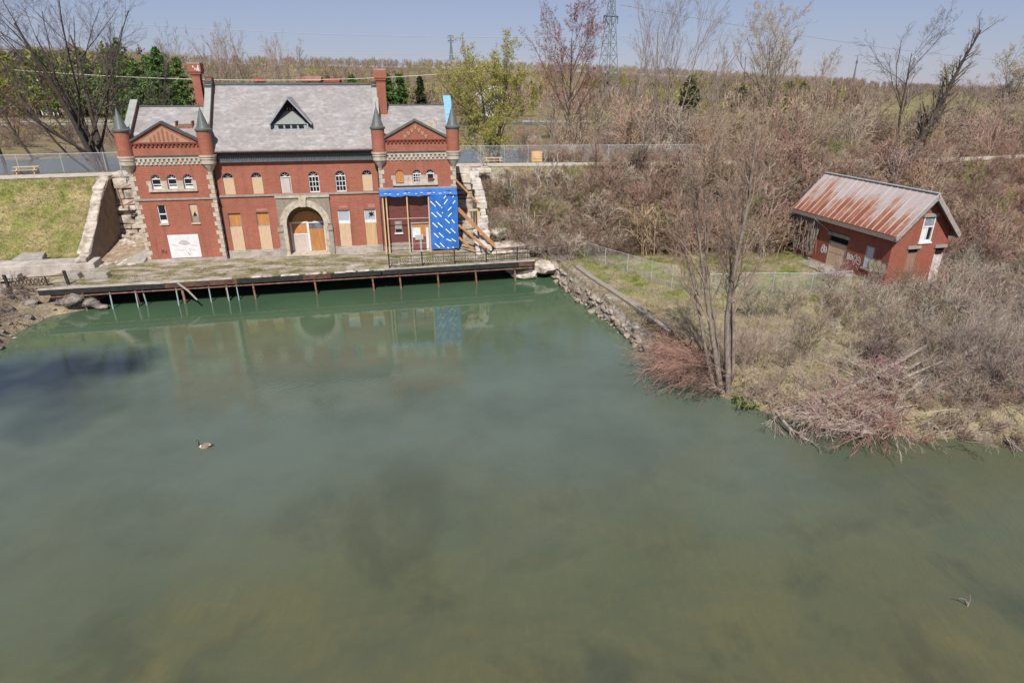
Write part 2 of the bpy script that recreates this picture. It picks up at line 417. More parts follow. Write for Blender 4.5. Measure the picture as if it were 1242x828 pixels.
# ------------------------------------------------------------------ ground plan
OX, OY = -34.78, 58.39
FA = math.atan2(63.52-58.39, -5.54+34.78)           # the big building's front runs along this angle
UX, UY = math.cos(FA), math.sin(FA)
def fw(s, n, z=0.0):                                 # metres along the front, metres in front of it -> world
    return (OX+UX*s+UY*n, OY+UY*s-UX*n, z)
def to_sn(x, y):
    dx, dy = x-OX, y-OY
    return dx*UX+dy*UY, dx*UY-dy*UX
def sm(t): t = np.clip(t, 0, 1); return t*t*(3-2*t)
def fbm(x, y, sc, seed, oct=4):
    r = np.random.default_rng(seed); o = 0; amp = 1; tot = 0
    for i in range(oct):
        for _ in range(3):
            a = r.uniform(0, 6.28); ph = r.uniform(0, 6.28); k = r.uniform(.7, 1.4)/sc
            o = o+amp*np.sin((x*math.cos(a)+y*math.sin(a))*k*6.28+ph+1.3*np.sin((x*math.sin(a)-y*math.cos(a))*k*4+ph*2))
        tot += amp*1.6; amp *= .55; sc *= .45
    return o/tot
WATER = [(-36.0, 40.0), (-38.2, 45.6), (-38.1, 48.8), (-36.9, 50.2), fw(-2.6, 7.2)[:2], fw(-2.2, 3.0)[:2], fw(36.6, 3.0)[:2], (3.2, 60.6), (4.2, 60.7), (5.9, 54.2), (8.0, 47.8),
         (9.2, 43.4), (10.2, 39.7), (10.9, 37.6), (11.5, 35.9), (12.2, 34.5), (12.9, 33.6), (13.7, 32.9), (14.75, 31.8), (15.6, 31.2), (16.6, 30.1), (18.2, 29.9), (19.6, 29.3),
         (21, 29.3), (22.5, 28.9), (24.6, 28.9), (27, 28.3), (31, 27.6), (40, 26), (70, 22), (140, 8), (140, -90), (-140, -90), (-140, 10), (-72, 31), (-50, 37), (-42, 39.4)]
def seg_dist(x, y, pts, closed=True):
    n = len(pts); best = np.full(x.shape, 1e9)
    for i in range(n if closed else n-1):
        ax, ay = pts[i]; bx, by = pts[(i+1) % n]
        ex, ey = bx-ax, by-ay; L2 = ex*ex+ey*ey
        t = np.clip(((x-ax)*ex+(y-ay)*ey)/L2, 0, 1)
        best = np.minimum(best, np.hypot(x-ax-t*ex, y-ay-t*ey))
    return best
def inside(x, y, pts):
    c = np.zeros(x.shape, bool); n = len(pts); j = n-1
    for i in range(n):
        xi, yi = pts[i]; xj, yj = pts[j]
        if yi != yj:
            c ^= ((yi > y) != (yj > y)) & (x < (xj-xi)*(y-yi)/(yj-yi)+xi)
        j = i
    return c
def land_dist(x, y):
    d = seg_dist(x, y, WATER); return np.where(inside(x, y, WATER), -d, d)
PATH = [(-150, 40), (-90, 53), (-52.2, 65.4), (-41.4, 68.3), (-5.9, 75.7), (7.5, 76.6), (27, 78.2), (38.3, 79), (53.2, 80.7), (65.6, 84.3), (90, 93), (150, 120)]
def path_y(x): return np.interp(x, [p[0] for p in PATH], [p[1] for p in PATH])
def path_d(x, y):
    """signed distance to the path's middle, positive on the pond's side"""
    d = seg_dist(x, y, PATH, False)
    return np.where(y < path_y(x), d, -d)
ROAD = [(-420, 150), (-132, 174), (0, 190), (60, 188), (95, 182.5), (134, 177.5), (300, 150), (500, 110)]
SKY_X = [-420, 0, 200, 300, 420, 560, 700, 800, 950, 1100, 1242, 1700]
SKY_Z = [46, 48, 46, 42, 40, 38, 33, 26, 15, 6, 0, -3]
def ground_h(x, y):
    x = np.asarray(x, float); y = np.asarray(y, float)
    s, n = to_sn(x, y)
    ld = land_dist(x, y)
    dp = path_d(x, y)
    terr = sm((s+9)/3)*(1-sm((s-37)/4))
    base = 1.45+.55*terr+.12*fbm(x, y, 9, 3)*(1-terr)
    W = np.where(s < -3, 6.3, 10.5)
    zb = np.where((s < -3), 2.5, base)
    zb = np.where(n > .6, base, zb)
    bank = 9-(9-zb)*np.clip((dp-2.1)/W, 0, 1)**np.where(s < -3, 1.0, .85)
    h = np.where(dp > 2.1, bank, 9.0)
    cutm = (s > -5.0) & (s < 31.9) & (n > -10.2) & (dp > 2.0)
    h = np.where(cutm, 2.0, h)
    # land behind the path
    can = sm((-dp-2.8)/3)*(1-sm((-dp-26)/5))*(1-sm((s-37)/5))
    behind = 9-1.6*sm((-dp-2.5)/7)-2.4*can+.35*fbm(x, y, 14, 8)*sm((-dp-6)/8)
    h = np.where(dp < -2.1, behind, h)
    # road shelf
    rd = seg_dist(x, y, ROAD, False)
    h = np.where(dp < -10, h+(7.0-h)*(1-sm((rd-7)/12)), h)
    # far country
    D = np.hypot(x, y)
    ax = 621+760*x/np.maximum(y, 1)*.985
    top = np.interp(ax, SKY_X, SKY_Z)
    rise = sm((D-330)/750)
    far = (y > 150)
    h = np.where(far, h+rise*(top-h)*1.0, h)
    h = np.where(far, h-(D > 1500)*(D-1500)*.02, h)
    # banks of the pond
    wall = (s > 37.5) & (y > 40.5)
    rim = np.where(wall, sm((ld-.75)/.5), sm((ld+.5)/2.4))
    under = -1.6
    shore = under+(h-under)*rim
    left = (s < -1) & (n > 5.2)
    shore = np.where(left, under+(np.minimum(h, .35+.22*ld+.25*fbm(x, y, 2.5, 5))-under)*sm((ld+.9)/1.8), shore)
    return np.where(ld < 6, shore, np.where(left & (ld < 9), np.minimum(h, 1.9), h))
def axis(a, b, step, lo, hi, g=1.13):
    v = list(np.arange(a, b+1e-6, step)); d = step
    while v[-1] < hi: d *= g; v.append(v[-1]+d)
    d = step; w = []
    x = v[0]
    while x > lo: d *= g; x -= d; w.append(x)
    return np.array(w[::-1]+v)
xs = axis(-62, 62, .55, -5200, 5200); ys = axis(26, 100, .55, -300, 6500, 1.10)
GX, GY = np.meshgrid(xs, ys)
GZ = ground_h(GX, GY)
nx, ny = len(xs), len(ys)
V = np.stack([GX, GY, GZ], -1).reshape(-1, 3)
idx = np.arange(nx*ny).reshape(ny, nx)
Q = np.stack([idx[:-1, :-1], idx[:-1, 1:], idx[1:, 1:], idx[1:, :-1]], -1).reshape(-1, 4)
X_, Y_ = GX, GY
s_, n_ = to_sn(X_, Y_); dp_ = path_d(X_, Y_); ld_ = land_dist(X_, Y_)
c = np.zeros(GX.shape+(3,)); c[:] = (.27, .215, .14)
def blend(m, colr):
    global c
    m = np.clip(m, 0, 1)[..., None]; c = c*(1-m)+np.array(colr)*m
nz = fbm(X_, Y_, 5, 21); nz2 = fbm(X_, Y_, 2, 22)
blend(.85*(dp_ < -3), (.165, .125, .085))
blend(sm(nz*1.6+.0)*.6*(dp_ < -3), (.19, .18, .07))
lb = (s_ < -4.6) & (dp_ > 1.6) & (n_ < .8)
blend(lb*1.0, (.27, .225, .11)); blend(lb*sm(nz*2+.5)*.9, (.15, .17, .045)); blend(lb*sm(nz2*2-.1)*.6, (.30, .24, .12))
pen = (dp_ > 11) & (ld_ > .3) & (s_ > 37)
blend(pen*1.0, (.28, .235, .15)); blend(pen*sm(nz*1.8+.0)*.7, (.235, .21, .095))
strip = pen*sm(((Y_+.12*(X_-8))-47)/6)
blend(strip*sm(nz*1.5+.55)*.9, (.17, .19, .045)); blend(strip*sm(nz2*2-.2)*.5, (.30, .25, .13))
blend(((s_ > 31) & (dp_ > 1.9) & (dp_ < 13))*.9, (.155, .115, .075))  # brown litter, darkened to put shade into the gaps of the brush
blend(((s_ > 31) & (dp_ > 1.9) & (dp_ < 7))*sm(nz*2+.0)*.6, (.20, .175, .07))
gr = (s_ > -5) & (s_ < 37) & (n_ > -11) & (n_ < 9); blend(gr*1.0, (.30, .26, .21)); blend(gr*sm(nz2*1.5)*.6, (.40, .36, .31))
blend((np.abs(dp_) < 2.6)*sm(1-(np.abs(dp_)-1.7)/.9)*.9, (.26, .235, .12))
blend(sm(1-(ld_-.2)/1.3)*(s_ > 37)*.75, (.20, .15, .10))
lsh = (s_ < -1) & (n_ > 5); blend(lsh*1.0, (.25, .20, .14)); blend(lsh*sm(1-(ld_-.1)/1.2)*.8, (.36, .28, .19))
blend(sm((-ld_)/.6), (.10, .10, .06))
DD = np.hypot(X_, Y_)
blend((Y_ > 130)*.8*sm((DD-300)/300), (.15, .12, .08))
fld = (Y_ > 200)*sm((X_/np.maximum(Y_, 1)-.5)/.12); blend(fld*.8, (.20, .19, .075))
blend((Y_ > 200)*sm(fbm(X_, Y_, 160, 31)*3-.8)*.8, (.30, .25, .14))
def mat_ground():
    m, nt, bs = new_mat('rough ground')
    a = nd(nt, 'ShaderNodeAttribute', attribute_name='Col')
    o = coords(nt, 'Object')
    f = noise(nt, .9, 10, .72, o); f2 = noise(nt, 6, 6, .75, o)
    k = ramp(nt, f, [(.28, (.55, .55, .55)), (.5, (1, 1, 1)), (.72, (1.45, 1.4, 1.35))])
    c1 = mixc(nt, 1.0, a.outputs['Color'], k, 'MULTIPLY')
    k2 = ramp(nt, f2, [(.3, (.5, .5, .5)), (.5, (1, 1, 1)), (.72, (1.5, 1.5, 1.5))])
    c1 = mixc(nt, 1.0, c1, k2, 'MULTIPLY')
    nt.links.new(c1, bs.inputs['Base Color']); bs.inputs['Roughness'].default_value = 1; bs.inputs['Specular IOR Level'].default_value = .05
    bump(nt, bs, f2, .9, .12)
    return m
tag(np_mesh('ground', V, Q, mat=mat_ground(), col=c.reshape(-1, 3), smooth=True), kind='structure')
# ------------------------------------------------------------------ water
def mat_water():
    m, nt, bs = new_mat('murky pond water')
    t = nd(nt, 'ShaderNodeTexCoord'); o = t.outputs['Object']
    # silty colour of the water itself: green by the wall, grey green in the middle, weedy olive shallows
    sx = nd(nt, 'ShaderNodeSeparateXYZ'); nt.links.new(o, sx.inputs[0])
    wob = noise(nt, .045, 4, .55, o)
    yy = nd(nt, 'ShaderNodeMath', operation='MULTIPLY_ADD'); yy.inputs[1].default_value = 26; nt.links.new(wob, yy.inputs[0]); nt.links.new(sx.outputs[1], yy.inputs[2])
    xx = nd(nt, 'ShaderNodeMath', operation='MULTIPLY_ADD'); xx.inputs[1].default_value = -.16; nt.links.new(sx.outputs[0], xx.inputs[0]); nt.links.new(yy.outputs[0], xx.inputs[2])
    mr = nd(nt, 'ShaderNodeMapRange'); mr.inputs[1].default_value = 20; mr.inputs[2].default_value = 72; nt.links.new(xx.outputs[0], mr.inputs[0])
    c = ramp(nt, mr.outputs[0], [(.0, (.086, .078, .034)), (.22, (.080, .090, .047)), (.42, (.092, .114, .086)), (.62, (.094, .122, .090)), (.8, (.074, .116, .064)), (1., (.044, .088, .048))])
    n1 = noise(nt, .13, 5, .6, o)
    weed = noise(nt, .22, 6, .68, coords(nt, 'Object', (1, 1.3, 1), (0, 0, .5)), .6)
    c = mixc(nt, ramp(nt, n1, [(.36, (.42, .42, .42)), (.58, (0, 0, 0))]), c, (.048, .062, .044))
    # weed beds show only in the shallows
    sh = nd(nt, 'ShaderNodeMapRange'); sh.inputs[1].default_value = 44; sh.inputs[2].default_value = 26; nt.links.new(xx.outputs[0], sh.inputs[0])
    wk = nd(nt, 'ShaderNodeMath', operation='MULTIPLY'); nt.links.new(sh.outputs[0], wk.inputs[0])
    wr = ramp(nt, weed, [(.38, (0, 0, 0)), (.72, (.6, .6, .6))]); nt.links.new(wr, wk.inputs[1])
    c = mixc(nt, wk.outputs[0], c, (.122, .104, .044))
    wd2 = noise(nt, .16, 4, .6, coords(nt, 'Object', (1.2, 1, 1), (0, 0, 2)), .4)
    wk2 = nd(nt, 'ShaderNodeMath', operation='MULTIPLY'); nt.links.new(sh.outputs[0], wk2.inputs[0])
    nt.links.new(ramp(nt, wd2, [(.52, (0, 0, 0)), (.66, (.7, .7, .7))]), wk2.inputs[1])
    c = mixc(nt, wk2.outputs[0], c, (.040, .046, .030))
    stk = noise(nt, 1.0, 5, .7, coords(nt, 'Object', (2.6, .5, 1), (0, 0, R_(20))))
    c = mixc(nt, wk.outputs[0], c, mixc(nt, 1.0, c, ramp(nt, stk, [(.25, (.72, .72, .70)), (.75, (1.32, 1.3, 1.22))]), 'MULTIPLY'))
    # dark soft-edged patch by the left shore
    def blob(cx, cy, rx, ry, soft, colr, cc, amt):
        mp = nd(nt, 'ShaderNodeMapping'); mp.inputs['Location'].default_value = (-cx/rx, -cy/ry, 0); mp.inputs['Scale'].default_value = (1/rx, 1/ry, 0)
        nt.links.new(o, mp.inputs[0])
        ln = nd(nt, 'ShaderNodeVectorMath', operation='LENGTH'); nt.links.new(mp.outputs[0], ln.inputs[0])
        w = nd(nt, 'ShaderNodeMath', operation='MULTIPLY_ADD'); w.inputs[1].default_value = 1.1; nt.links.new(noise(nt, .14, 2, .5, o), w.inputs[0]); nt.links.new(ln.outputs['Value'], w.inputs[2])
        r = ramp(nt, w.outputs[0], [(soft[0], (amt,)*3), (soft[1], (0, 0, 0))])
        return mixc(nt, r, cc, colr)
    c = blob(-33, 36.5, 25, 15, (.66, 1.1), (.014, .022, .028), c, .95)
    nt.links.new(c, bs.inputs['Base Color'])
    bs.inputs['Roughness'].default_value = .02; bs.inputs['IOR'].default_value = 1.36; bs.inputs['Specular IOR Level'].default_value = .62
    r1 = noise(nt, 2.4, 3, .55, coords(nt, 'Object', (1, 2.0, 1), (0, 0, .12)))
    wv = nd(nt, 'ShaderNodeTexWave', bands_direction='X'); wv.inputs['Scale'].default_value = .75; wv.inputs['Distortion'].default_value = 5; wv.inputs['Detail'].default_value = 3; wv.inputs['Detail Scale'].default_value = 1.6
    mp = nd(nt, 'ShaderNodeMapping'); mp.inputs['Rotation'].default_value = (0, 0, R_(50)); nt.links.new(o, mp.inputs[0]); nt.links.new(mp.outputs[0], wv.inputs[0])
    big = noise(nt, .06, 3, .5, o)
    gust = ramp(nt, big, [(.40, (.25, .25, .25)), (.62, (1, 1, 1))])
    add = nd(nt, 'ShaderNodeMath', operation='MULTIPLY_ADD'); add.inputs[1].default_value = .22
    nt.links.new(wv.outputs['Fac'], add.inputs[0]); nt.links.new(r1, add.inputs[2])
    ml = nd(nt, 'ShaderNodeMath', operation='MULTIPLY'); nt.links.new(add.outputs[0], ml.inputs[0])
    calm = nd(nt, 'ShaderNodeMapRange'); calm.inputs[1].default_value = 30; calm.inputs[2].default_value = 48; calm.inputs[3].default_value = 1.0; calm.inputs[4].default_value = .25; nt.links.new(sx.outputs[1], calm.inputs[0])
    gc = nd(nt, 'ShaderNodeMath', operation='MULTIPLY'); nt.links.new(gust, gc.inputs[0]); nt.links.new(calm.outputs[0], gc.inputs[1]); nt.links.new(gc.outputs[0], ml.inputs[1])
    # fine wind ripples, strongest in the lower right
    fr = noise(nt, 1.0, 3, .6, coords(nt, 'Object', (7, 1.3, 1), (0, 0, R_(-38))))
    gx = nd(nt, 'ShaderNodeMapRange'); gx.inputs[1].default_value = -12; gx.inputs[2].default_value = 22; gx.inputs[3].default_value = .12; gx.inputs[4].default_value = 1.0
    nt.links.new(sx.outputs[0], gx.inputs[0])
    cy = nd(nt, 'ShaderNodeMapRange'); cy.inputs[1].default_value = 26; cy.inputs[2].default_value = 42; cy.inputs[3].default_value = 1.0; cy.inputs[4].default_value = .03; nt.links.new(sx.outputs[1], cy.inputs[0])
    gy = nd(nt, 'ShaderNodeMath', operation='MULTIPLY'); nt.links.new(gx.outputs[0], gy.inputs[0]); nt.links.new(cy.outputs[0], gy.inputs[1])
    fm = nd(nt, 'ShaderNodeMath', operation='MULTIPLY'); nt.links.new(fr, fm.inputs[0]); nt.links.new(gy.outputs[0], fm.inputs[1])
    sm_ = nd(nt, 'ShaderNodeMath', operation='MULTIPLY_ADD'); sm_.inputs[1].default_value = 6.0; nt.links.new(fm.outputs[0], sm_.inputs[0]); nt.links.new(ml.outputs[0], sm_.inputs[2])
    bump(nt, bs, sm_.outputs[0], .20, .05)
    return m
wx = axis(-60, 60, 6, -150, 150, 1.3); wy = axis(10, 70, 6, -95, 70, 1.3)
wm = MB(); nW = len(wx)
vs = [(x, y, 0.0) for y in wy for x in wx]
wm.add(vs, [(j*nW+i, j*nW+i+1, (j+1)*nW+i+1, (j+1)*nW+i) for j in range(len(wy)-1) for i in range(nW-1)])
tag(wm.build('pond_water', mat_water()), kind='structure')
CANW = M('still grey canal water', [(.035, .04, .042), (.055, .06, .062)], .3, .22, .3)
def strip_mesh(pts, w0, w1, z, name, mat, th=None):
    """ribbon along a polyline between two offsets (positive to the pond side)"""
    P = []
    fine = []
    for i in range(len(pts)-1):
        k = max(1, int(math.hypot(pts[i+1][0]-pts[i][0], pts[i+1][1]-pts[i][1])/4))
        for j in range(k):
            t = j/k; fine.append((pts[i][0]*(1-t)+pts[i+1][0]*t, pts[i][1]*(1-t)+pts[i+1][1]*t))
    fine.append(pts[-1])
    b = MB(); L = []
    for i, p in enumerate(fine):
        a = fine[max(i-1, 0)]; c2 = fine[min(i+1, len(fine)-1)]
        dx, dy = c2[0]-a[0], c2[1]-a[1]; l = math.hypot(dx, dy); nx_, ny_ = dy/l, -dx/l
        L.append(((p[0]+nx_*w0, p[1]+ny_*w0, z), (p[0]+nx_*w1, p[1]+ny_*w1, z)))
    vs = [q for pr in L for q in pr]
    b.add(vs, [(2*i+1, 2*i+3, 2*i+2, 2*i) for i in range(len(L)-1)])
    return tag(b.build(name, mat), kind='structure')
strip_mesh(PATH, -1.65, 1.55, 9.05, 'gravel_path', PATHM)
strip_mesh([p for p in PATH if p[0] < 8], -32, -3.6, 7.75, 'canal_water', CANW)
strip_mesh(ROAD, -6, 6, 7.06, 'road', ASPHALT)
strip_mesh(ROAD, 5.2, 5.35, 7.066, 'road_edge_line', WHITE)
strip_mesh(ROAD, -.08, .08, 7.066, 'road_centre_line', M('yellow road paint', [(.5, .36, .06)], 3, .8))
# ------------------------------------------------------------------ the brick powerhouse; local x along the front, y into it, z up from the terrace
ZB = 2.0
PH = empty('brick_powerhouse', (OX, OY, ZB), FA, 'long red brick powerhouse with grey slate roof, corner turrets and two chimneys', 'building')
def pb(mb, name, mat, parent=PH, **kw): return mb.build(name, mat, parent, zo=ZB, **kw)
def arch_poly(cx, w, z0, z1, k=10, rise=None):
    r = w/2; rise = r if rise is None else rise
    zs = z1-rise
    return [(cx-r, z0), (cx+r, z0)]+[(cx+r*math.cos(a), zs+rise*math.sin(a)) for a in [math.pi*i/k for i in range(k+1)]]
D_M = .7
# --- walls with real openings
ARCH_UP = [8.22, 10.78, 13.38, 15.99, 18.5, 21.05]
LOW = [8.23, 10.82, 18.47, 21.02]
mw = pb(MB().box(7.0, 22.3, D_M, 9.7, 2.0, 11.9), 'wall', BRICK)
ct = MB()
for x in ARCH_UP: ct.prism(arch_poly(x, .98, 8.1, 10.12), 'y', D_M-.2, D_M+.35)
for x in LOW: ct.box(x-.58, x+.58, D_M-.2, D_M+.3, 2.75, 6.35)
ct.prism(arch_poly(14.75, 3.5, 1.9, 6.85, 24), 'y', D_M-.3, D_M+1.5)
cut(mw, ct, zo=ZB)
lw = pb(MB().box(0, 7.05, 0, 8.5, 2.0, 12.6), 'wing_wall', BRICK)
ct = MB()
LWA = [2.12, 3.49, 4.88]
for x in LWA: ct.prism(arch_poly(x, .8, 8.85, 10.2), 'y', -.2, .35)
for x in (2.09, 4.89): ct.box(x-.36, x+.36, -.2, .3, 5.72, 7.45)
cut(lw, ct, zo=ZB)
rw = pb(MB().box(22.25, 29.65, 0, 8.5, 2.0, 12.6), 'wing_wall', BRICK)
ct = MB(); RWA = [24.2, 25.86, 27.15]
for x in RWA: ct.prism(arch_poly(x, .8, 8.85, 10.15), 'y', -.2, .35)
cut(rw, ct, zo=ZB)
# --- plinth, string course
for pl in (MB().box(-.06, 7.11, -.06, 8, 2, 2.32), MB().box(7.12, 12.2, D_M-.08, D_M+.1, 2, 2.72), MB().box(17.3, 22.2, D_M-.08, D_M+.1, 2, 2.72), MB().box(22.21, 29.7, -.06, 6, 2, 2.62)):
    pb(pl, 'plinth', CONC)
for sc_ in (MB().box(-.12, 7.15, -.1, .2, 7.88, 8.04), MB().box(7.16, 22.2, D_M-.12, D_M+.1, 7.9, 8.06), MB().box(22.1, 29.75, -.11, .2, 8.32, 8.48)):
    pb(sc_, 'string_course', STONE_GREY)
# --- quoins
def quoins(x0, sgn, z0, z1, side=True):
    b = MB(); z = z0; k = 0
    while z < z1-.2:
        l = .50 if k % 2 else .30
        xa, xb = sorted((x0-sgn*.035, x0+sgn*l)); b.box(xa, xb, -.035, .12, z, z+.40)
        l2 = .30 if k % 2 else .5
        xc, xd = sorted((x0-sgn*.034, x0+sgn*.05)); b.box(xc, xd, -.033, l2, z, z+.40)
        z += .43; k += 1
    return b
for x0, sg, z0, z1 in ((0, 1, 2.35, 10.6), (7.05, -1, 2.35, 10.6), (22.25, 1, 8.5, 10.6), (29.65, -1, 2.65, 10.6)):
    pb(quoins(x0, sg, z0, z1), 'quoins', STONE)
# --- turrets: stone corbel, brick shaft, metal cone
def turret(x, y):
    b = MB().lathe(x, y, [(.62, 11.85), (.62, 14.05)], 20)
    t = pb(b, 'turret', BRICK, smooth=False)
    c_ = MB().lathe(x, y, [(.06, 10.0), (.20, 10.4), (.44, 10.8), (.58, 11.05), (.64, 11.1), (.64, 11.45), (.70, 11.5), (.70, 11.68), (.76, 11.72), (.76, 11.86)], 20)
    pb(c_, 'corbel', STONE, t, smooth=False)
    c_ = MB().lathe(x, y, [(.64, 13.88), (.69, 13.94), (.73, 14.04), (.73, 14.12), (.58, 14.2), (.47, 14.5), (.25, 15.2), (.03, 15.9)], 20)
    pb(c_, 'turret_cone', LEAD, t)
    pb(MB().tube([(x, y, 15.9), (x, y, 16.3)], .025, 5), 'finial', LEAD_DK, t)
for x in (.12, 6.98, 22.42, 29.5): turret(x, .05)
# --- wing tops
def wing_top(x0, x1, right=False):
    xm = (x0+x1)/2
    b = MB().box(x0+.4, x1-.4, -.16, .1, 11.74, 11.88)
    pb(b, 'cornice', LEAD_DK)
    b = MB().box(x0+.45, x1-.45, -.13, .08, 11.58, 11.735)
    n = 15; w = (x1-x0-1.2)/n
    for i in range(n):
        xa = x0+.6+i*w
        b.box(xa+.02, xa+w*.56, -.125, .07, 11.3, 11.58)
        b.box(xa+w*.5, xa+w*.5+w*.5, -.09, .07, 11.06, 11.28)
    pb(b, 'corbel_table', STONE)
    pb(MB().box(x0+.45, x1-.45, -.02, .02, 11.02, 11.57), 'corbel_shadow_course', STONE_GREY)
    # pediment gable with stepped arcade
    z0, zp = 12.6, 14.62
    a, c_ = x0+.55, x1-.55
    ped = pb(MB().prism([(a, z0-.05), (c_, z0-.05), (c_, z0+.42), (xm, zp), (a, z0+.42)], 'y', .02, .42), 'pediment', BRICK)
    d = MB(); nn = 17; w = (c_-a)/nn
    for i in range(nn): d.box(a+i*w+.04, a+i*w+w*.62, -.1, .04, 12.62, 12.86)
    d.box(a, c_, -.12, .05, 12.862, 12.95)
    pb(d, 'dentil_course', M('dark brick', [(.12, .035, .025), (.2, .06, .045)], 4, .9), ped)
    st = MB()
    if not right:
        st.prism([(a+.75, 13.0), (c_-.75, 13.0), (xm, zp-.32)], 'y', -.015, .03)
        pb(st, 'arcade_panel', M('buff brick', [(.30, .17, .10), (.40, .25, .16)], 5, .9), ped)
        st = MB()
        for i, hh in enumerate((.42, .72, .98, 1.22, .98, .72, .42)):
            cx = xm+(i-3)*.37
            st.prism(arch_poly(cx, .19, 12.97, 12.97+hh), 'y', -.03, .05)
        pb(st, 'blind_arcade', BRICK, ped)
    else:
        for i in range(-3, 4):
            zz = zp-.42-abs(i)*.27
            st.box(xm+i*.33-.15, xm+i*.33+.15, -.03, .05, zz-.2, zz)
            st.box(xm+i*.33-.08, xm+i*.33+.08, -.028, .05, zz-.36, zz-.2)
        pb(st, 'blind_arcade', M('buff brick', [(.30, .17, .10), (.40, .25, .16)], 5, .9), ped)
    cp = MB()
    for sg in (-1, 1):
        xe = a if sg < 0 else c_
        cp.hexa([(xe+sg*.12, -.14, z0+.32), (xm, -.14, zp), (xm, .5, zp), (xe+sg*.12, .5, z0+.32)], [(xe+sg*.12, -.14, z0+.52), (xm, -.14, zp+.2), (xm, .5, zp+.2), (xe+sg*.12, .5, z0+.52)])
    pb(cp, 'pediment_coping', LEAD_DK if not right else LEAD, ped)
    # roof: front slope, back slope; end parapet
    rf = MB()
    ex0, ex1 = (x0+.3, x1-.3)
    for y0, y1 in ((.42, 4.25), (8.3, 4.25)):
        rf.hexa([(ex0, y0, 12.75), (ex1, y0, 12.75), (ex1, y1, 15.72), (ex0, y1, 15.72)], [(ex0, y0, 12.93), (ex1, y0, 12.93), (ex1, y1, 15.9), (ex0, y1, 15.9)])
    pb(rf, 'wing_roof', SLATE)
    pb(MB().bar((ex0, 4.25, 15.93), (ex1, 4.25, 15.93), .22, .1), 'ridge_cap', LEAD)
    xa, xb = (x0-.02, x0+.5) if not right else (x1-.5, x1+.02)
    pr = [(.5, 12.4), (8.1, 12.4), (8.1, 13.5), (4.25, 16.35), (.5, 13.5)]
    pp = pb(MB().prism(pr, 'x', xa, xb), 'end_parapet', BRICK)
    cp = MB()
    for y0, y1 in ((.4, 4.25), (8.2, 4.25)):
        cp.hexa([(xa-.06, y0, 13.44), (xb+.06, y0, 13.44), (xb+.06, y1, 16.36), (xa-.06, y1, 16.36)], [(xa-.06, y0, 13.6), (xb+.06, y0, 13.6), (xb+.06, y1, 16.52), (xa-.06, y1, 16.52)])
    pb(cp, 'coping', COPING, pp)
    # low rusted skylight curb on the slope
    hx = xm+1.35
    hz = lambda y: 12.93+(y-.42)*.7755
    h_ = MB()
    for xq in (hx-.75, hx+.65): h_.box(xq, xq+.1, 1.9, 2.7, hz(1.9)-.1, hz(2.3)+.32)
    h_.box(hx-.75, hx+.75, 1.85, 1.95, hz(1.85)-.1, hz(1.9)+.22)
    h_.box(hx-.5, hx+.6, 2.0, 2.6, hz(2.0)-.1, hz(2.3)+.05)
    pb(h_, 'skylight_curb', RUST if not right else STONE)
wing_top(0, 7.05); wing_top(22.25, 29.65, True)
# --- main roof
EY, EZ, RY, RZ = .12, 12.2, 5.2, 17.82
rf = MB()
for y0, y1 in ((EY, RY), (2*RY-EY, RY)):
    rf.hexa([(7.15, y0, EZ-.16), (22.2, y0, EZ-.16), (22.2, y1, RZ-.18), (7.15, y1, RZ-.18)], [(7.15, y0, EZ), (22.2, y0, EZ), (22.2, y1, RZ), (7.15, y1, RZ)])
mroof = pb(rf, 'roof', SLATE)
pb(MB().bar((7.15, RY, RZ+.05), (22.2, RY, RZ+.05), .3, .2), 'ridge_cap', LEAD, mroof)
g_ = MB().box(7.72, 21.8, .02, .2, 12.0, 12.1).box(7.72, 21.8, .2, .55, 11.8, 11.995)
pb(g_, 'gutter', M('dark brown gutter', [(.045, .02, .018), (.09, .04, .035)], 3, .6))
cn = MB().box(7.68, 21.82, .52, D_M+.02, 11.12, 11.79)
x = 7.75
while x < 21.75: cn.box(x, x+.06, .44, .53, 11.2, 11.78); x += .2
cn.box(7.68, 21.82, .40, .53, 11.1, 11.2)
pb(cn, 'cornice', M('dark grey metal frieze', [(.06, .065, .07), (.13, .14, .15)], 4, .5, .5, sc=(4, 1, .5)))
# party parapets, with black stepped boxes near the ridge
for xa, xb, sg in ((6.78, 7.22, -1), (22.14, 22.58, 1)):
    pr = [(.4, 12.3), (10, 12.3), (10, 12.75), (5.75, 17.9), (5.75, 18.35), (4.65, 18.35), (4.65, 17.85), (.4, 13.2)]
    pp = pb(MB().prism(pr, 'x', xa, xb), 'party_parapet', BRICK)
    cp = MB().hexa([(xa-.06, .3, 13.2), (xb+.06, .3, 13.2), (xb+.06, 4.35, 17.65), (xa-.06, 4.35, 17.65)], [(xa-.06, .2, 13.34), (xb+.06, .2, 13.34), (xb+.06, 4.25, 17.8), (xa-.06, 4.25, 17.8)])
    pb(cp, 'coping', COPING, pp)
    st = MB()
    for i in range(3 if sg < 0 else 2):
        y = 4.0+i*.36; z = 17.55+i*.36
        st.box(xa-.1, xb+.1, y, y+.5, z-.1, z+.22)
    pb(st, 'step_cap', LEAD_DK, pp)
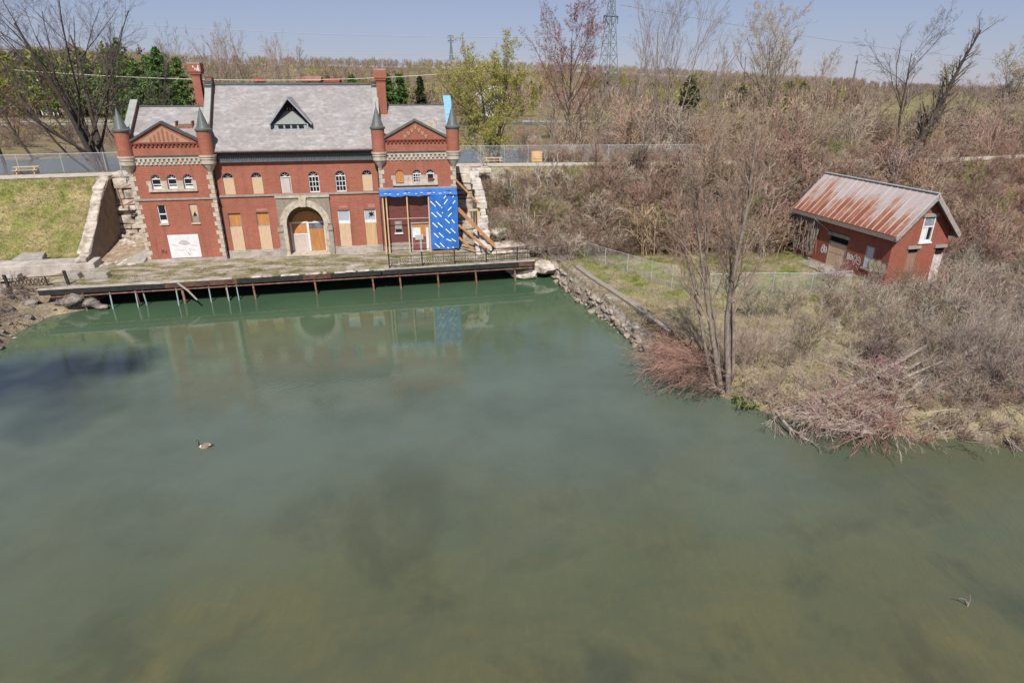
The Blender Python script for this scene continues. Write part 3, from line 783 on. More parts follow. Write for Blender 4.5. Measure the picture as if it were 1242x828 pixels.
# chimneys
def chimney(x, y, z0, zt, white):
    hx_ = .34 if white else .44
    b = MB().box(x-hx_, x+hx_, y-.4, y+.4, z0, zt-1.15)
    if not white:
        for i in range(4): b.box(x-.40+i*.225, x-.40+i*.225+.12, y-.44, y-.38, z0+1.6, zt-1.5)
    c_ = pb(b, 'chimney', BRICK)
    k = MB().box(x-hx_-.05, x+hx_+.05, y-.45, y+.45, zt-1.149, zt-1.0).box(x-.53, x+.53, y-.53, y+.53, zt-.999, zt-.82).box(x-.6, x+.6, y-.59, y+.59, zt-.819, zt-.12)
    pb(k, 'chimney_head', BRICK, c_)
    pb(MB().box(x-.56, x+.56, y-.55, y+.55, zt-.119, zt), 'chimney_cap', STONE_GREY, c_)
    if white:
        rng = np.random.default_rng(4); g = MB()
        for i in range(9):
            gx = x-.4+rng.uniform(0, .85); gz = zt-.72+rng.uniform(0, .42)
            g.box(gx-.05, gx+.05, y-.61-.004*i, y-.585, gz-.09, gz+.09)
        pb(g, 'lime_patches', SPRAYW, c_)
chimney(5.95, 4.9, 13.0, 19.72, True)
chimney(22.98, 3.6, 13.0, 19.2, False)
# --- dormer
def rz(y): return EZ+(y-EY)*(RZ-EZ)/(RY-EY)
dx = 14.42; dy = 1.62
dm = pb(MB().hexa([(dx-1.55, dy, rz(dy)-.1), (dx+1.55, dy, rz(dy)-.1), (dx+1.55, dy+.7, rz(dy)+.5), (dx-1.55, dy+.7, rz(dy)+.5)], [(dx-1.55, dy, rz(dy)+.55), (dx+1.55, dy, rz(dy)+.55), (dx+1.55, dy+.7, rz(dy)+.62), (dx-1.55, dy+.7, rz(dy)+.62)]), 'dormer', GREYPAINT)
zb = rz(dy)
wn_ = MB()
for i in range(4): wn_.box(dx-1.18+i*.62, dx-1.18+i*.62+.46, dy-.02, dy+.05, zb+.1, zb+.46)
pb(wn_, 'dormer_window', PANE, dm)
za = 16.55
pan = MB().hexa([(dx-1.42, dy-.1, zb+.5), (dx+1.42, dy-.1, zb+.5), (dx+1.42, dy+.1, zb+.5), (dx-1.42, dy+.1, zb+.5)], [(dx-.48, dy+.5, zb+1.62), (dx+.48, dy+.5, zb+1.62), (dx+.48, dy+.7, zb+1.62), (dx-.48, dy+.7, zb+1.62)])
pb(pan, 'dormer_panel', M('ribbed grey boards', [(.16, .17, .16), (.26, .27, .255)], 3, .7, sc=(6, 1, .5)), dm)
pb(MB().prism([(dx-.52, zb+1.62), (dx+.52, zb+1.62), (dx, zb+2.45)], 'y', dy+.55, dy+.75), 'dormer_vent', HOLE, dm)
vl = MB()
for i in range(3): vl.box(dx-.3+i*.26, dx-.3+i*.26+.09, dy+.52, dy+.56, zb+1.66, zb+1.95)
pb(vl, 'vent_bars', OLDWOOD, dm)
dr = MB()
for sg in (-1, 1):
    e0 = (dx+sg*1.95, dy-.28, zb+.42); p0 = (dx, dy-.28, za+.05)
    p1 = (dx, 4.05, za+.05); e1 = (dx+sg*1.95, dy+.55, zb+.42)
    up = lambda p: (p[0], p[1], p[2]+.13)
    dr.hexa([e0, p0, p1, e1], [up(e0), up(p0), up(p1), up(e1)])
pb(dr, 'dormer_roof', SLATE, dm)
for sg in (-1, 1): pb(MB().bar((dx+sg*1.9, dy-.27, zb+.46), (dx, dy-.27, za+.06), .06, .2, up=(0, -1, 0)), 'bargeboard', GREYPAINT, dm)
# --- windows
def arched_window(x, w, z0, z1, y, style, parent=PH):
    fr = MB(); r = w/2; zs = z1-r; k = 12
    out = [(x+r*math.cos(a), zs+r*math.sin(a)) for a in [math.pi*i/k for i in range(k+1)]]
    inn = [(x+(r-.07)*math.cos(a), zs+(r-.07)*math.sin(a)) for a in [math.pi*i/k for i in range(k+1)]]
    for i in range(k):
        a, b, c2, d = out[i], out[i+1], inn[i+1], inn[i]
        fr.hexa([(a[0], y, a[1]), (b[0], y, b[1]), (c2[0], y, c2[1]), (d[0], y, d[1])], [(a[0], y+.1, a[1]), (b[0], y+.1, b[1]), (c2[0], y+.1, c2[1]), (d[0], y+.1, d[1])])
    fr.box(x-r, x-r+.07, y, y+.1, z0, zs).box(x+r-.07, x+r, y, y+.1, z0, zs).box(x-r+.07, x+r-.07, y, y+.1, zs-.06, zs+.03)
    fr.box(x-r+.07, x+r-.07, y+.01, y+.09, z0, z0+.1)
    white = style in ('muntin', 'white', 'greyboard', 'broken')
    wo = pb(fr, 'window', WHITE if white else GREYPAINT, parent)
    pn = MB().prism(arch_poly(x, w-.1, z0+.05, z1-.05), 'y', y+.07, y+.12)
    pb(pn, 'pane', PANE, wo)
    ml = MB()
    for a in (45, 90, 135): ml.bar((x, y+.045, zs+.03), (x+(r-.06)*math.cos(R_(a)), y+.045, zs+(r-.06)*math.sin(R_(a))), .03)
    if style == 'muntin':
        for i in (1, 2): ml.box(x-r+.07+(w-.14)*i/3-.025, x-r+.07+(w-.14)*i/3+.025, y+.01, y+.065, z0+.1, zs-.06)
        hh = zs-.06-z0-.1
        for i in (1, 2): ml.box(x-r+.07, x+r-.07, y+.012, y+.066, z0+.1+hh*i/3-.025, z0+.1+hh*i/3+.025)
    if style == 'white':
        zm = z0+.42*(zs-z0)
        ml.box(x-r+.07, x+r-.07, y+.012, y+.066, zm, zm+.07); ml.box(x-r+.06, x+r-.06, y+.02, y+.08, z0+.1, z0+.26)
    pb(ml, 'glazing_bars', WHITE if white else GREYPAINT, wo)
    if style == 'ply': pb(MB().box(x-r+.02, x+r-.02, y-.045, y-.003, z0+.01, zs+.02), 'board', PLY, wo)
    if style == 'greyboard': pb(MB().box(x-r+.08, x+r-.12, y-.03, y-.003, z0+.01, zs-.12), 'board', PLY_G, wo)
    if style == 'orange': pb(MB().prism(arch_poly(x, w-.1, z0+.05, z1-.06), 'y', y-.04, y-.004), 'board', PLY_O, wo)
    if style == 'broken': pb(MB().box(x-r+.1, x+r-.1, y-.03, y-.003, z0+.1, z0+.45), 'board', M('dark red board', [(.14, .05, .035)], 4, .8), wo)
    return wo
for x, st in zip(ARCH_UP, ('ply', 'ply', 'greyboard', 'muntin', 'muntin', 'ply')): arched_window(x, .98, 8.1, 10.12, D_M+.14, st)
for x in LWA: arched_window(x, .8, 8.86, 10.2, .14, 'white')
for x, st in zip(RWA, ('orange', 'muntin', 'broken')): arched_window(x, .8, 8.86, 10.15, .14, st)
# stone sills and jamb blocks of the triple windows
for xs_ in (LWA, RWA):
    b = MB().box(xs_[0]-.72, xs_[2]+.72, -.16, .1, 8.66, 8.85)
    mids = [xs_[0]-.55, (xs_[0]+xs_[1])/2, (xs_[1]+xs_[2])/2, xs_[2]+.55]
    for i, m_ in enumerate(mids):
        hw = .15 if i in (0, 3) else (xs_[1]-xs_[0])/2-.42
        b.box(m_-hw, m_+hw, -.06, .1, 8.851, 9.25); b.box(m_-hw-(.12 if i in (0, 3) else .0), m_+hw, -.05, .1, 9.252, 9.62)
    pb(b, 'window_sill', STONE)
# lower left wing windows
def rect_window(x, w, z0, z1, y, style):
    fr = MB().box(x-w/2, x-w/2+.07, y, y+.1, z0, z1).box(x+w/2-.07, x+w/2, y, y+.1, z0, z1).box(x-w/2+.07, x+w/2-.07, y, y+.1, z1-.07, z1).box(x-w/2+.07, x+w/2-.07, y, y+.1, z0, z0+.08)
    if style == 'sash': fr.box(x-w/2+.07, x+w/2-.07, y-.01, y+.08, (z0+z1)/2-.05, (z0+z1)/2+.05)
    wo = pb(fr, 'window', WHITE if style in ('sash', 'pale') else OLDWOOD)
    pb(MB().box(x-w/2+.05, x+w/2-.05, y+.06, y+.11, z0+.05, z1-.05), 'pane', PANE, wo)
    return wo
w_ = rect_window(2.09, .72, 5.72, 7.45, .1, 'sash'); pb(MB().box(1.68, 2.5, -.1, .09, 5.58, 5.715), 'sill', STONE, w_)
pb(MB().box(1.82, 2.36, .135, .158, 5.8, 6.05), 'broken_pane', WHITE, w_)
w_ = rect_window(4.89, .72, 5.72, 7.45, .1, 'old'); pb(MB().box(4.48, 5.3, -.1, .09, 5.58, 5.715), 'sill', STONE, w_)
pb(MB().add([(4.6, .08, 7.36), (5.18, .08, 7.36), (5.2, .08, 6.1), (4.92, .08, 6.75), (4.66, .08, 6.2), (4.6, .11, 7.36), (5.18, .11, 7.36), (5.2, .11, 6.1), (4.92, .11, 6.75), (4.66, .11, 6.2)], [(0, 1, 2, 3, 4), (9, 8, 7, 6, 5), (0, 5, 6, 1), (1, 6, 7, 2), (2, 7, 8, 3), (3, 8, 9, 4), (4, 9, 5, 0)]), 'board', PLY, w_)
pb(MB().box(4.62, 5.16, .12, .155, 5.78, 6.3), 'lower_board', OLDWOOD, w_)
# lower main windows
for x, st in zip(LOW, ('o', 'o', 'g', 'gb')):
    y = D_M+.12
    fr = MB().box(x-.58, x-.5, y, y+.1, 2.75, 6.35).box(x+.5, x+.58, y, y+.1, 2.75, 6.35).box(x-.5, x+.5, y, y+.1, 6.26, 6.35)
    zt = 5.02 if st == 'o' else 4.98
    fr.box(x-.5, x+.5, y-.01, y+.09, zt, zt+(.08 if st == 'o' else .28))
    wo = pb(fr, 'window', OLDWOOD if st == 'o' else WHITE)
    if st == 'o': pb(MB().box(x-.5, x+.5, y+.04, y+.07, zt+.08, 6.26), 'transom_board', PLY_O, wo)
    else:
        pb(MB().box(x-.5, x+.5, y+.04, y+.07, zt+.28, 6.26), 'transom_board', M('grey painted pane', [(.30, .33, .37), (.40, .43, .46)], 3, .6), wo)
        if st == 'gb':
            h = MB(); rg = np.random.default_rng(5); pts = []
            for i in range(14):
                a = 6.283*i/14; rr = (.16, .36)[i % 2]*rg.uniform(.75, 1.2); pts.append((x+.1+rr*math.cos(a), 5.82+rr*1.05*math.sin(a)))
            h.prism(pts, 'y', y+.03, y+.038); pb(h, 'broken_hole', HOLE, wo)
    pb(MB().box(x-.55, x+.55, D_M-.03, D_M+.04, 2.62, zt+.02), 'board', (PLY if st != 'gb' else M('brown streaked plywood', [(.42, .26, .13), (.56, .38, .22)], 2, .8, sc=(5, 4, .3))), wo)
    pb(MB().box(x-.66, x+.66, D_M-.1, D_M+.1, 2.50, 2.615), 'sill', STONE, wo)
# --- great arch and doors
sp = pb(MB().box(12.25, 17.25, D_M-.14, D_M+.05, 4.9, 7.88), 'arch_surround', M('dingy limestone', [(.20, .165, .125), (.31, .265, .21)], 3.5, .9, bmp=.4))
cut(sp, MB().prism(arch_poly(14.75, 3.52, 1.9, 6.86, 28), 'y', D_M-.5, D_M+.5), zo=ZB)
b = MB().box(12.2, 17.3, D_M-.24, D_M+.02, 7.68, 7.885)
k = 26
for i in range(k):
    a0, a1 = math.pi*i/k, math.pi*(i+1)/k
    q = lambda r, a: (14.75+r*math.cos(a), 5.1+r*math.sin(a))
    pts = [q(1.76, a0), q(2.12, a0), q(2.12, a1), q(1.76, a1)]
    b.hexa([(p[0], D_M-.26, p[1]) for p in pts], [(p[0], D_M+.1, p[1]) for p in pts])
    pts = [q(2.125, a0), q(2.36, a0), q(2.36, a1), q(2.125, a1)]
    b.hexa([(p[0], D_M-.2, p[1]) for p in pts], [(p[0], D_M+.1, p[1]) for p in pts])
b.hexa([(14.5, D_M-.36, 6.8), (15.0, D_M-.36, 6.8), (15.0, D_M, 6.8), (14.5, D_M, 6.8)], [(14.4, D_M-.36, 7.67), (15.1, D_M-.36, 7.67), (15.1, D_M, 7.67), (14.4, D_M, 7.67)])
for x0, x1 in ((12.62, 12.99), (16.51, 16.88)): b.box(x0, x1, D_M-.26, D_M+.05, 2.0, 5.1)
pb(b, 'archivolt', STONE, sp)
for x0, x1 in ((12.2, 12.615), (16.885, 17.3)):
    b = MB(); z = 2.0; i = 0
    while z < 4.9:
        if i % 2 == 0: b.box(x0-.05, x1+.003, D_M-.22, D_M+.05, z, min(z+.42, 4.9))
        z += .44; i += 1
    b.box(x0-.03, x1+.002, D_M-.20, D_M+.05, 2.0, 4.9); b.box(x0-.12, x1+.003, D_M-.30, D_M+.05, 4.45, 4.895); b.box(x0-.14, x1+.004, D_M-.32, D_M+.05, 2.0, 2.9)
    pb(b, 'pier_stones', STONE_GREY, sp)
yd = D_M+1.15
pb(MB().prism(arch_poly(14.75, 3.46, 2.2, 6.83, 24), 'y', yd+.2, yd+.3), 'tympanum', M('dark old boards', [(.20, .13, .05), (.34, .24, .11)], 2, .85, sc=(.6, 1, 5)))
dd = MB().box(13.02, 13.2, yd-.05, yd+.12, 2.12, 5.1).box(16.3, 16.48, yd-.05, yd+.12, 2.12, 5.1).box(13.2, 16.3, yd-.05, yd+.12, 4.93, 5.1).box(14.66, 14.86, yd-.055, yd+.12, 2.12, 4.93).box(13.2, 14.66, yd-.03, yd+.1, 3.78, 3.9)
dr_ = pb(dd, 'door', WHITE)
pb(MB().prism([(13.3, 5.1)]+[(14.75-1.45*math.cos(a), 5.1+1.05*math.sin(a)) for a in [math.pi*i/14 for i in range(15)]]+[(16.2, 5.1)], 'y', yd-.02, yd+.04), 'lunette_board', PLY_O, dr_)
pb(MB().box(13.2, 14.66, yd, yd+.06, 3.9, 4.93), 'upper_board', PLY_O, dr_)
pb(MB().box(13.2, 14.66, yd, yd+.06, 2.12, 3.78), 'lower_board', PLY_G, dr_)
pb(MB().box(14.86, 16.3, yd, yd+.06, 2.12, 4.35), 'door_leaf', M('brown streaked door ply', [(.30, .13, .04), (.46, .22, .09)], 2, .8, sc=(4, 4, .4)), dr_)
pb(MB().box(14.86, 16.3, yd+.01, yd+.06, 4.352, 4.93), 'transom_light', M('sooty glass', [(.05, .05, .055), (.2, .21, .23)], 2, .4), dr_)
pb(MB().box(12.6, 16.9, D_M-.7, D_M+1.3, 1.98, 2.11), 'doorstep', STONE)
# --- notice panel and scrawl on the left wing
np_ = pb(MB().box(2.12, 4.85, -.05, -.004, 2.40, 4.62), 'panel_board', M('white board', [(.58, .57, .57), (.70, .69, .70)], 2, .6), PH)
g = MB(); rg = np.random.default_rng(8)
pl_ = [(2.9, 3.75), (3.15, 4.0), (3.45, 4.12), (3.8, 4.0), (4.05, 3.72), (3.7, 3.62), (3.3, 3.66)]
g.prism(pl_, 'y', -.056, -.049)
for p, q, w in (((2.3, 3.75), (2.9, 3.55), .05), ((4.0, 3.6), (4.6, 3.5), .05), ((3.5, 3.4), (3.53, 2.95), .07), ((3.75, 3.25), (4.5, 3.05), .04), ((3.65, 2.9), (3.85, 2.62), .12), ((3.9, 3.1), (3.95, 2.7), .06), ((2.75, 3.2), (3.3, 3.1), .03)):
    g.bar((p[0], -.053, p[1]), (q[0], -.053, q[1]), .006, w, up=(0, 0, 1))
pb(g, 'faded_drawing', SPRAYG, np_)
g = MB()
sq = [(1.30, 2.80), (1.36, 3.25), (1.45, 2.92), (1.55, 3.28), (1.60, 2.86), (1.78, 3.12), (1.72, 2.76)]
for p, q in zip(sq, sq[1:]): g.bar((p[0], -.006, p[1]), (q[0], -.006, q[1]), .012, .05)
pb(g, 'scrawl', SPRAYK, PH)
# faded patches above lower windows
PINKB = M('pale pink brick', [(.42, .20, .16), (.36, .14, .11)], 3, .9)
for q in ((10.35, 11.3, 6.5, 6.72), (18.1, 18.9, 6.55, 6.75), (20.9, 21.6, 6.5, 6.85)): pb(MB().box(q[0], q[1], D_M-.012, D_M+.01, q[2], q[3]), 'patched_brickwork', PINKB)
# downpipes
for x in (7.16, 22.12): pb(MB().tube([(x, D_M-.09, 11.0), (x, D_M-.09, 2.1)], .06, 8), 'downpipe', LEAD_DK)
pb(MB().tube([(-.35, 1.4, 3.6), (-.32, 1.4, 7.2)], .05, 6), 'wall_pipe', BLUEPIPE)
# --- wrapped ground floor of the right wing
wrp = pb(MB().box(22.3, 29.6, -.03, -.004, 2.63, 8.3), 'building_wrap', SHEET)
b = MB().box(23.40, 24.12, -.09, -.032, 4.05, 5.2); wo = pb(b, 'window', OLDWOOD)
pb(MB().box(23.46, 24.06, -.1, -.088, 4.45, 5.14), 'pane', M('smeared glass', [(.18, .17, .16), (.34, .33, .31)], 3, .4), wo)
pb(MB().box(23.46, 24.06, -.098, -.088, 4.1, 4.4), 'gap', HOLE, wo); pb(MB().box(23.34, 24.18, -.16, -.03, 3.9, 4.045), 'sill', WHITE, wo)
b = MB().box(24.98, 25.1, -.12, -.033, 2.0, 5.0).box(26.7, 26.82, -.12, -.033, 2.0, 5.0).box(25.1, 26.7, -.12, -.033, 4.9, 5.0).box(25.78, 25.98, -.13, -.033, 2.0, 3.6).box(25.1, 26.7, -.125, -.033, 2.0, 2.15)
do = pb(b, 'door', GREYPAINT)
pb(MB().box(25.1, 26.7, -.1, -.034, 4.5, 4.9), 'head_board', PLY_O, do)
pb(MB().box(25.1, 25.9, -.095, -.034, 3.5, 4.498), 'white_panel', WHITE, do)
pb(MB().box(25.9, 26.45, -.094, -.034, 3.6, 4.497), 'brown_panel', PLY_O, do); pb(MB().box(26.45, 26.7, -.093, -.034, 2.15, 4.497), 'side_panel', WHITE, do)
pb(MB().box(25.35, 26.15, -.2, -.1, 3.25, 3.75), 'meter_box', GALV, do)
pb(MB().box(25.1, 25.78, -.09, -.034, 2.15, 3.5).box(25.98, 26.44, -.09, -.034, 2.15, 3.595), 'lower_panel', M('dark red door panel', [(.17, .05, .04), (.24, .08, .06)], 3, .6), do)
pb(MB().box(23.0, 24.7, -.08, .0, 2.63, 3.05), 'base_board', OLDWOOD)
# ------------------------------------------------------------------ tarpaulin frame in front of it (a thing of its own)
TF = empty('tarpaulin_shelter', fw(25.9, .6, ZB), FA, 'timber stud frame with blue striped tarpaulin against the right wing of the powerhouse', 'tarpaulin')
def tb(mb, name, mat, parent=TF, **kw):
    mb.v = [(x-25.9, y+.6, z-ZB) for x, y, z in mb.v]
    return mb.build(name, mat, parent, **kw)
for x in (22.42, 22.74, 24.74, 26.83): tb(MB().box(x-.06, x+.06, -.78, -.66, 2.0, 7.8), 'stud', TIMBER)
tb(MB().box(22.4, 29.5, -.8, -.66, 7.81, 7.95), 'top_plate', TIMBER)
tb(MB().box(22.8, 26.77, -.74, -.70, 5.55, 5.60).box(22.8, 26.77, -.735, -.70, 3.02, 3.05), 'twine', PLY_G)
tb(MB().box(26.9, 29.5, -.78, -.66, 2.1, 2.2), 'bottom_rail', PLY_O)
tp = MB()
N_ = 26
for i in range(N_):
    x0 = 22.15+7.5*i/N_; x1 = 22.15+7.5*(i+1)/N_
    w = lambda x: .05*math.sin(x*3.1)+.03*math.sin(x*7.7)
    for (ya, za_, yb, zb_) in ((-.02, 8.34, -.85, 8.14), (-.85, 8.14, -.92, 7.78)):
        tp.hexa([(x0, ya, za_-.02), (x1, ya, za_-.02), (x1, yb, zb_+w(x1)-.02), (x0, yb, zb_+w(x0)-.02)], [(x0, ya, za_), (x1, ya, za_), (x1, yb-.02, zb_+w(x1)), (x0, yb-.02, zb_+w(x0))])
tv = tb(tp, 'valance', TARP)
rg = np.random.default_rng(15); pr_ = MB()
for i in range(12):
    x = 22.6+i*.58+rg.uniform(-.1, .1); z = rg.uniform(7.88, 8.05); l = rg.uniform(.12, .35)
    pr_.box(x, x+l, -.965, -.945, z, z+.06)
tb(pr_, 'printed_dashes', PRINT, tv)
pn = MB(); NX, NZ = 22, 30
def py(u, v): return -.86-.055*math.sin(u*8+v*5)-.03*math.sin(v*14+u*4)-.02*math.sin(u*19-v*7)
for sgn_, off in ((0, 0), (1, .02)): pass
vv = []; ff = []
for j in range(NZ+1):
    for i in range(NX+1):
        u, v = i/NX, j/NZ
        vv.append((26.9+2.75*u+.05*math.sin(v*9)*(u > .95), py(u, v), 2.35+5.45*v+.06*math.sin(u*8)*(v < .05)))
n0 = len(vv); vv += [(x, y+.03, z) for x, y, z in vv]
for j in range(NZ):
    for i in range(NX):
        a = j*(NX+1)+i; ff.append((a, a+1, a+NX+2, a+NX+1)); ff.append((n0+a+NX+1, n0+a+NX+2, n0+a+1, n0+a))
tpn = tb(MB().add(vv, ff), 'tarpaulin_panel', TARP)
tb(MB().box(29.6, 29.66, -.83, -.02, 2.3, 8.1), 'side_tarpaulin', TARP)
ds = MB()
zm = [(r[0], r[1], r[2], r[3]) for r in ((520,165,570,218),(572,165,620,212),(655,140,680,110),(655,195,692,150),(692,258,728,225),(745,195,770,165),(525,272,575,320),(578,270,625,318),(692,318,730,282),(660,338,705,382),(728,348,755,382),(530,372,578,420),(583,372,632,420),(662,436,708,482),(714,434,760,480),(540,476,585,522),(590,474,637,522),(665,540,715,562),(718,538,762,565),(543,575,592,622),(598,574,640,620),(745,135,758,120),(670,625,690,632),(722,622,740,628),(625,228,635,222),(632,283,640,275))]
for a, b_, c2, d in zm:
    f_ = lambda px, py_: (26.9+(px-508)/(790-508)*2.75, 7.8-(py_-105)/(640-105)*5.45)
    p, q = f_(a, b_), f_(c2, d)
    u0, v0 = (p[0]-26.9)/2.75, (p[1]-2.35)/5.45
    yy_ = py(np.clip(u0, 0, 1), v0)
    u1, v1 = (q[0]-26.9)/2.75, (q[1]-2.35)/5.45
    ds.bar((p[0], min(py(u0, v0), py((u0+u1)/2, (v0+v1)/2))-.012, p[1]), (q[0], min(py(u1, v1), py((u0+u1)/2, (v0+v1)/2))-.012, q[1]), .012, .085, up=(0, 0, 1))
tb(ds, 'printed_dashes', PRINT, tpn)
# light blue sheet over the right end parapet
lt = MB(); 
for xa in (29.05, 29.78):
    pass
vv = [(29.0, 1.0, 14.25), (29.76, 1.0, 14.2), (29.0, 3.4, 16.1), (29.76, 3.4, 16.1), (29.0, 4.4, 16.75), (29.76, 4.4, 16.72), (29.0, 5.3, 16.2), (29.76, 5.3, 16.2), (29.05, .8, 13.2), (29.5, .8, 13.2)]
ff = [(0, 1, 3, 2), (2, 3, 5, 4), (4, 5, 7, 6), (8, 9, 1, 0)]
lt.add(vv, ff); n0 = len(vv); lt.add([(x, y-.03, z+.04) for x, y, z in vv], [f[::-1] for f in ff])
lt.v = [(x-29.4, y-3, z-13) for x, y, z in lt.v]
lto = lt.build('tarpaulin', TARP_L); lto.location = fw(29.4, -3, 13); lto.rotation_euler = (0, 0, FA)
tag(lto, 'light blue tarpaulin strip draped over the right end parapet of the powerhouse roof', 'tarpaulin')
# ------------------------------------------------------------------ platform over the water
def fn(s): return 7.25-.0466*(s+3)                   # how far the platform's edge stands from the front
PL = empty('platform', fw(15, 4, ZB), FA, 'long concrete platform with black steel edge on thin posts in front of the brick powerhouse', 'platform')
def plb(mb, name, mat, parent=PL, **kw):
    mb.v = [(x-15, y+4, z-ZB) for x, y, z in mb.v]
    return mb.build(name, mat, parent, **kw)
def mat_slab():
    m, nt, bs = new_mat('weedy concrete deck')
    o = coords(nt, 'Object')
    f = noise(nt, .55, 9, .72, coords(nt, 'Object', (.6, 1.5, 1))); f2 = noise(nt, 5, 6, .7, o)
    c_ = ramp(nt, f, [(.38, (.11, .11, .04)), (.48, (.215, .19, .11)), (.54, (.31, .27, .23)), (.68, (.48, .43, .385))])
    c_ = mixc(nt, 1.0, c_, ramp(nt, f2, [(.3, (.6, .6, .58)), (.6, (1.12, 1.1, 1.1))]), 'MULTIPLY')
    nt.links.new(c_, bs.inputs['Base Color']); bs.inputs['Roughness'].default_value = .95; bs.inputs['Specular IOR Level'].default_value = .1
    bump(nt, bs, f2, .5, .05); return m
sl_ = MB(); seg = [-6.2+i*1.3 for i in range(34)]
rg = np.random.default_rng(3)
for a, b_ in zip(seg, seg[1:]):
    b_ = min(b_, 36.5)
    if a >= 36.5: break
    na, nb = fn(a)-.02, fn(b_)-.02
    sl_.hexa([(a, -na, 1.72), (b_, -nb, 1.72), (b_, -2.6, 1.72), (a, -2.6, 1.72)], [(a, -na, 2.0), (b_, -nb, 2.0), (b_, -2.6, 2.02), (a, -2.6, 2.02)])
plb(sl_, 'slab', mat_slab())
# raised terrace strip under the front
plb(MB().hexa([(-4.6, -2.62, 1.3), (36.5, -2.62, 1.3), (36.5, .3, 1.3), (-4.6, .3, 1.3)], [(-4.6, -2.62, 2.06), (36.5, -2.62, 2.06), (36.5, -.08, 2.1), (-4.6, -.08, 2.1)]), 'terrace_slab', mat_slab())
def edge(a, b_, z0, z1, d0, d1):
    m_ = MB(); return m_.hexa([(a, -fn(a)-d1, z0), (b_, -fn(b_)-d1, z0), (b_, -fn(b_)-d0, z0), (a, -fn(a)-d0, z0)], [(a, -fn(a)-d1, z1), (b_, -fn(b_)-d1, z1), (b_, -fn(b_)-d0, z1), (a, -fn(a)-d0, z1)])
DKRUST = M('dark rusty beam', [(.03, .022, .02), (.10, .05, .035), (.16, .09, .06)], 1.5, .8, sc=(1, 1, 3))
for a, b_, mt in ((-6.2, 3.5, BLACKSTEEL), (3.51, 9.4, DKRUST), (9.41, 15, BLACKSTEEL), (15.01, 17.4, DKRUST), (17.41, 21.9, BLACKSTEEL), (22.0, 35.0, BLACKSTEEL), (35.01, 36.6, DKRUST)):
    plb(edge(a, b_, 1.5, 1.95, .0, .12), 'edge_beam', mt)
plb(edge(22.0, 36.6, 1.955, 2.07, .0, .16), 'edge_kerb', CONC)
plb(edge(-6.2, 9, 1.955, 2.05, -.2, .16), 'edge_kerb', CONC)
plb(edge(-5.4, 36.4, 1.27, 1.34, .02, .10), 'lower_rail', RUST)
bk = MB()
for i in range(26):
    a = 2+rg.uniform(0, 20); l = rg.uniform(.3, 1.2); z = 2.02+rg.uniform(0, .06)
    bk.hexa([(a, -fn(a)-.16, z-.1), (a+l, -fn(a)-.14, z-.1), (a+l, -fn(a)+.25, z-.1), (a, -fn(a)+rg.uniform(.1, .4), z-.1)], [(a+.05, -fn(a)-.1, z), (a+l-.08, -fn(a)-.1, z), (a+l-.1, -fn(a)+.2, z), (a+.06, -fn(a)+.15, z)])
plb(bk, 'crumbled_edge', ROCK)
for s0, n0_, mt, r, lean in ((-2.9, 7.45, RUST, .075, -.1), (-.78, 7.5, BLUEPIPE, .06, .3), (1.24, 7.4, BLUEPIPE, .05, .6), (1.22, 7.05, RUST, .09, .2), (1.75, 6.9, BLUEPIPE, .06, .0), (4.5, 7.3, BLUEPIPE, .055, .7), (4.9, 6.95, RUST, .10, .15), (7.1, 7.1, BLUEPIPE, .055, .3), (8.6, 7.0, BLUEPIPE, .05, .6), (8.5, 6.8, RUST, .085, .1), (9.4, 6.9, BLUEPIPE, .05, .4), (10.75, 6.7, RUST, .085, .1), (16.06, 6.5, RUST, .085, .05), (21.2, 6.1, RUST, .085, .0), (23.7, 6.02, RUST, .085, .0), (27.25, 5.8, RUST, .085, .0), (30.9, 5.68, RUST, .085, .0), (34.75, 5.5, RUST, .085, .0)):
    n1 = fn(s0)-.08
    plb(MB().tube([(s0-.15-lean*.1, -n1, 1.62), (s0, -n0_-lean*.5, -1.0)], r, 8), 'post', mt)
plb(MB().tube([(4.7, -7.3, 1.95), (5.6, -7.9, 1.4), (6.4, -8.6, .75)], [.1, .09, .07], 7), 'hanging_plank', OLDWOOD)
# wall behind the posts; its near-black colour holds the shade under the platform
plb(MB().box(-5, 36.4, -2.58, -2.3, -1.5, 1.7), 'back_wall', M('underdeck shade wall', [(.02, .02, .018), (.05, .048, .04)], 1, .8))
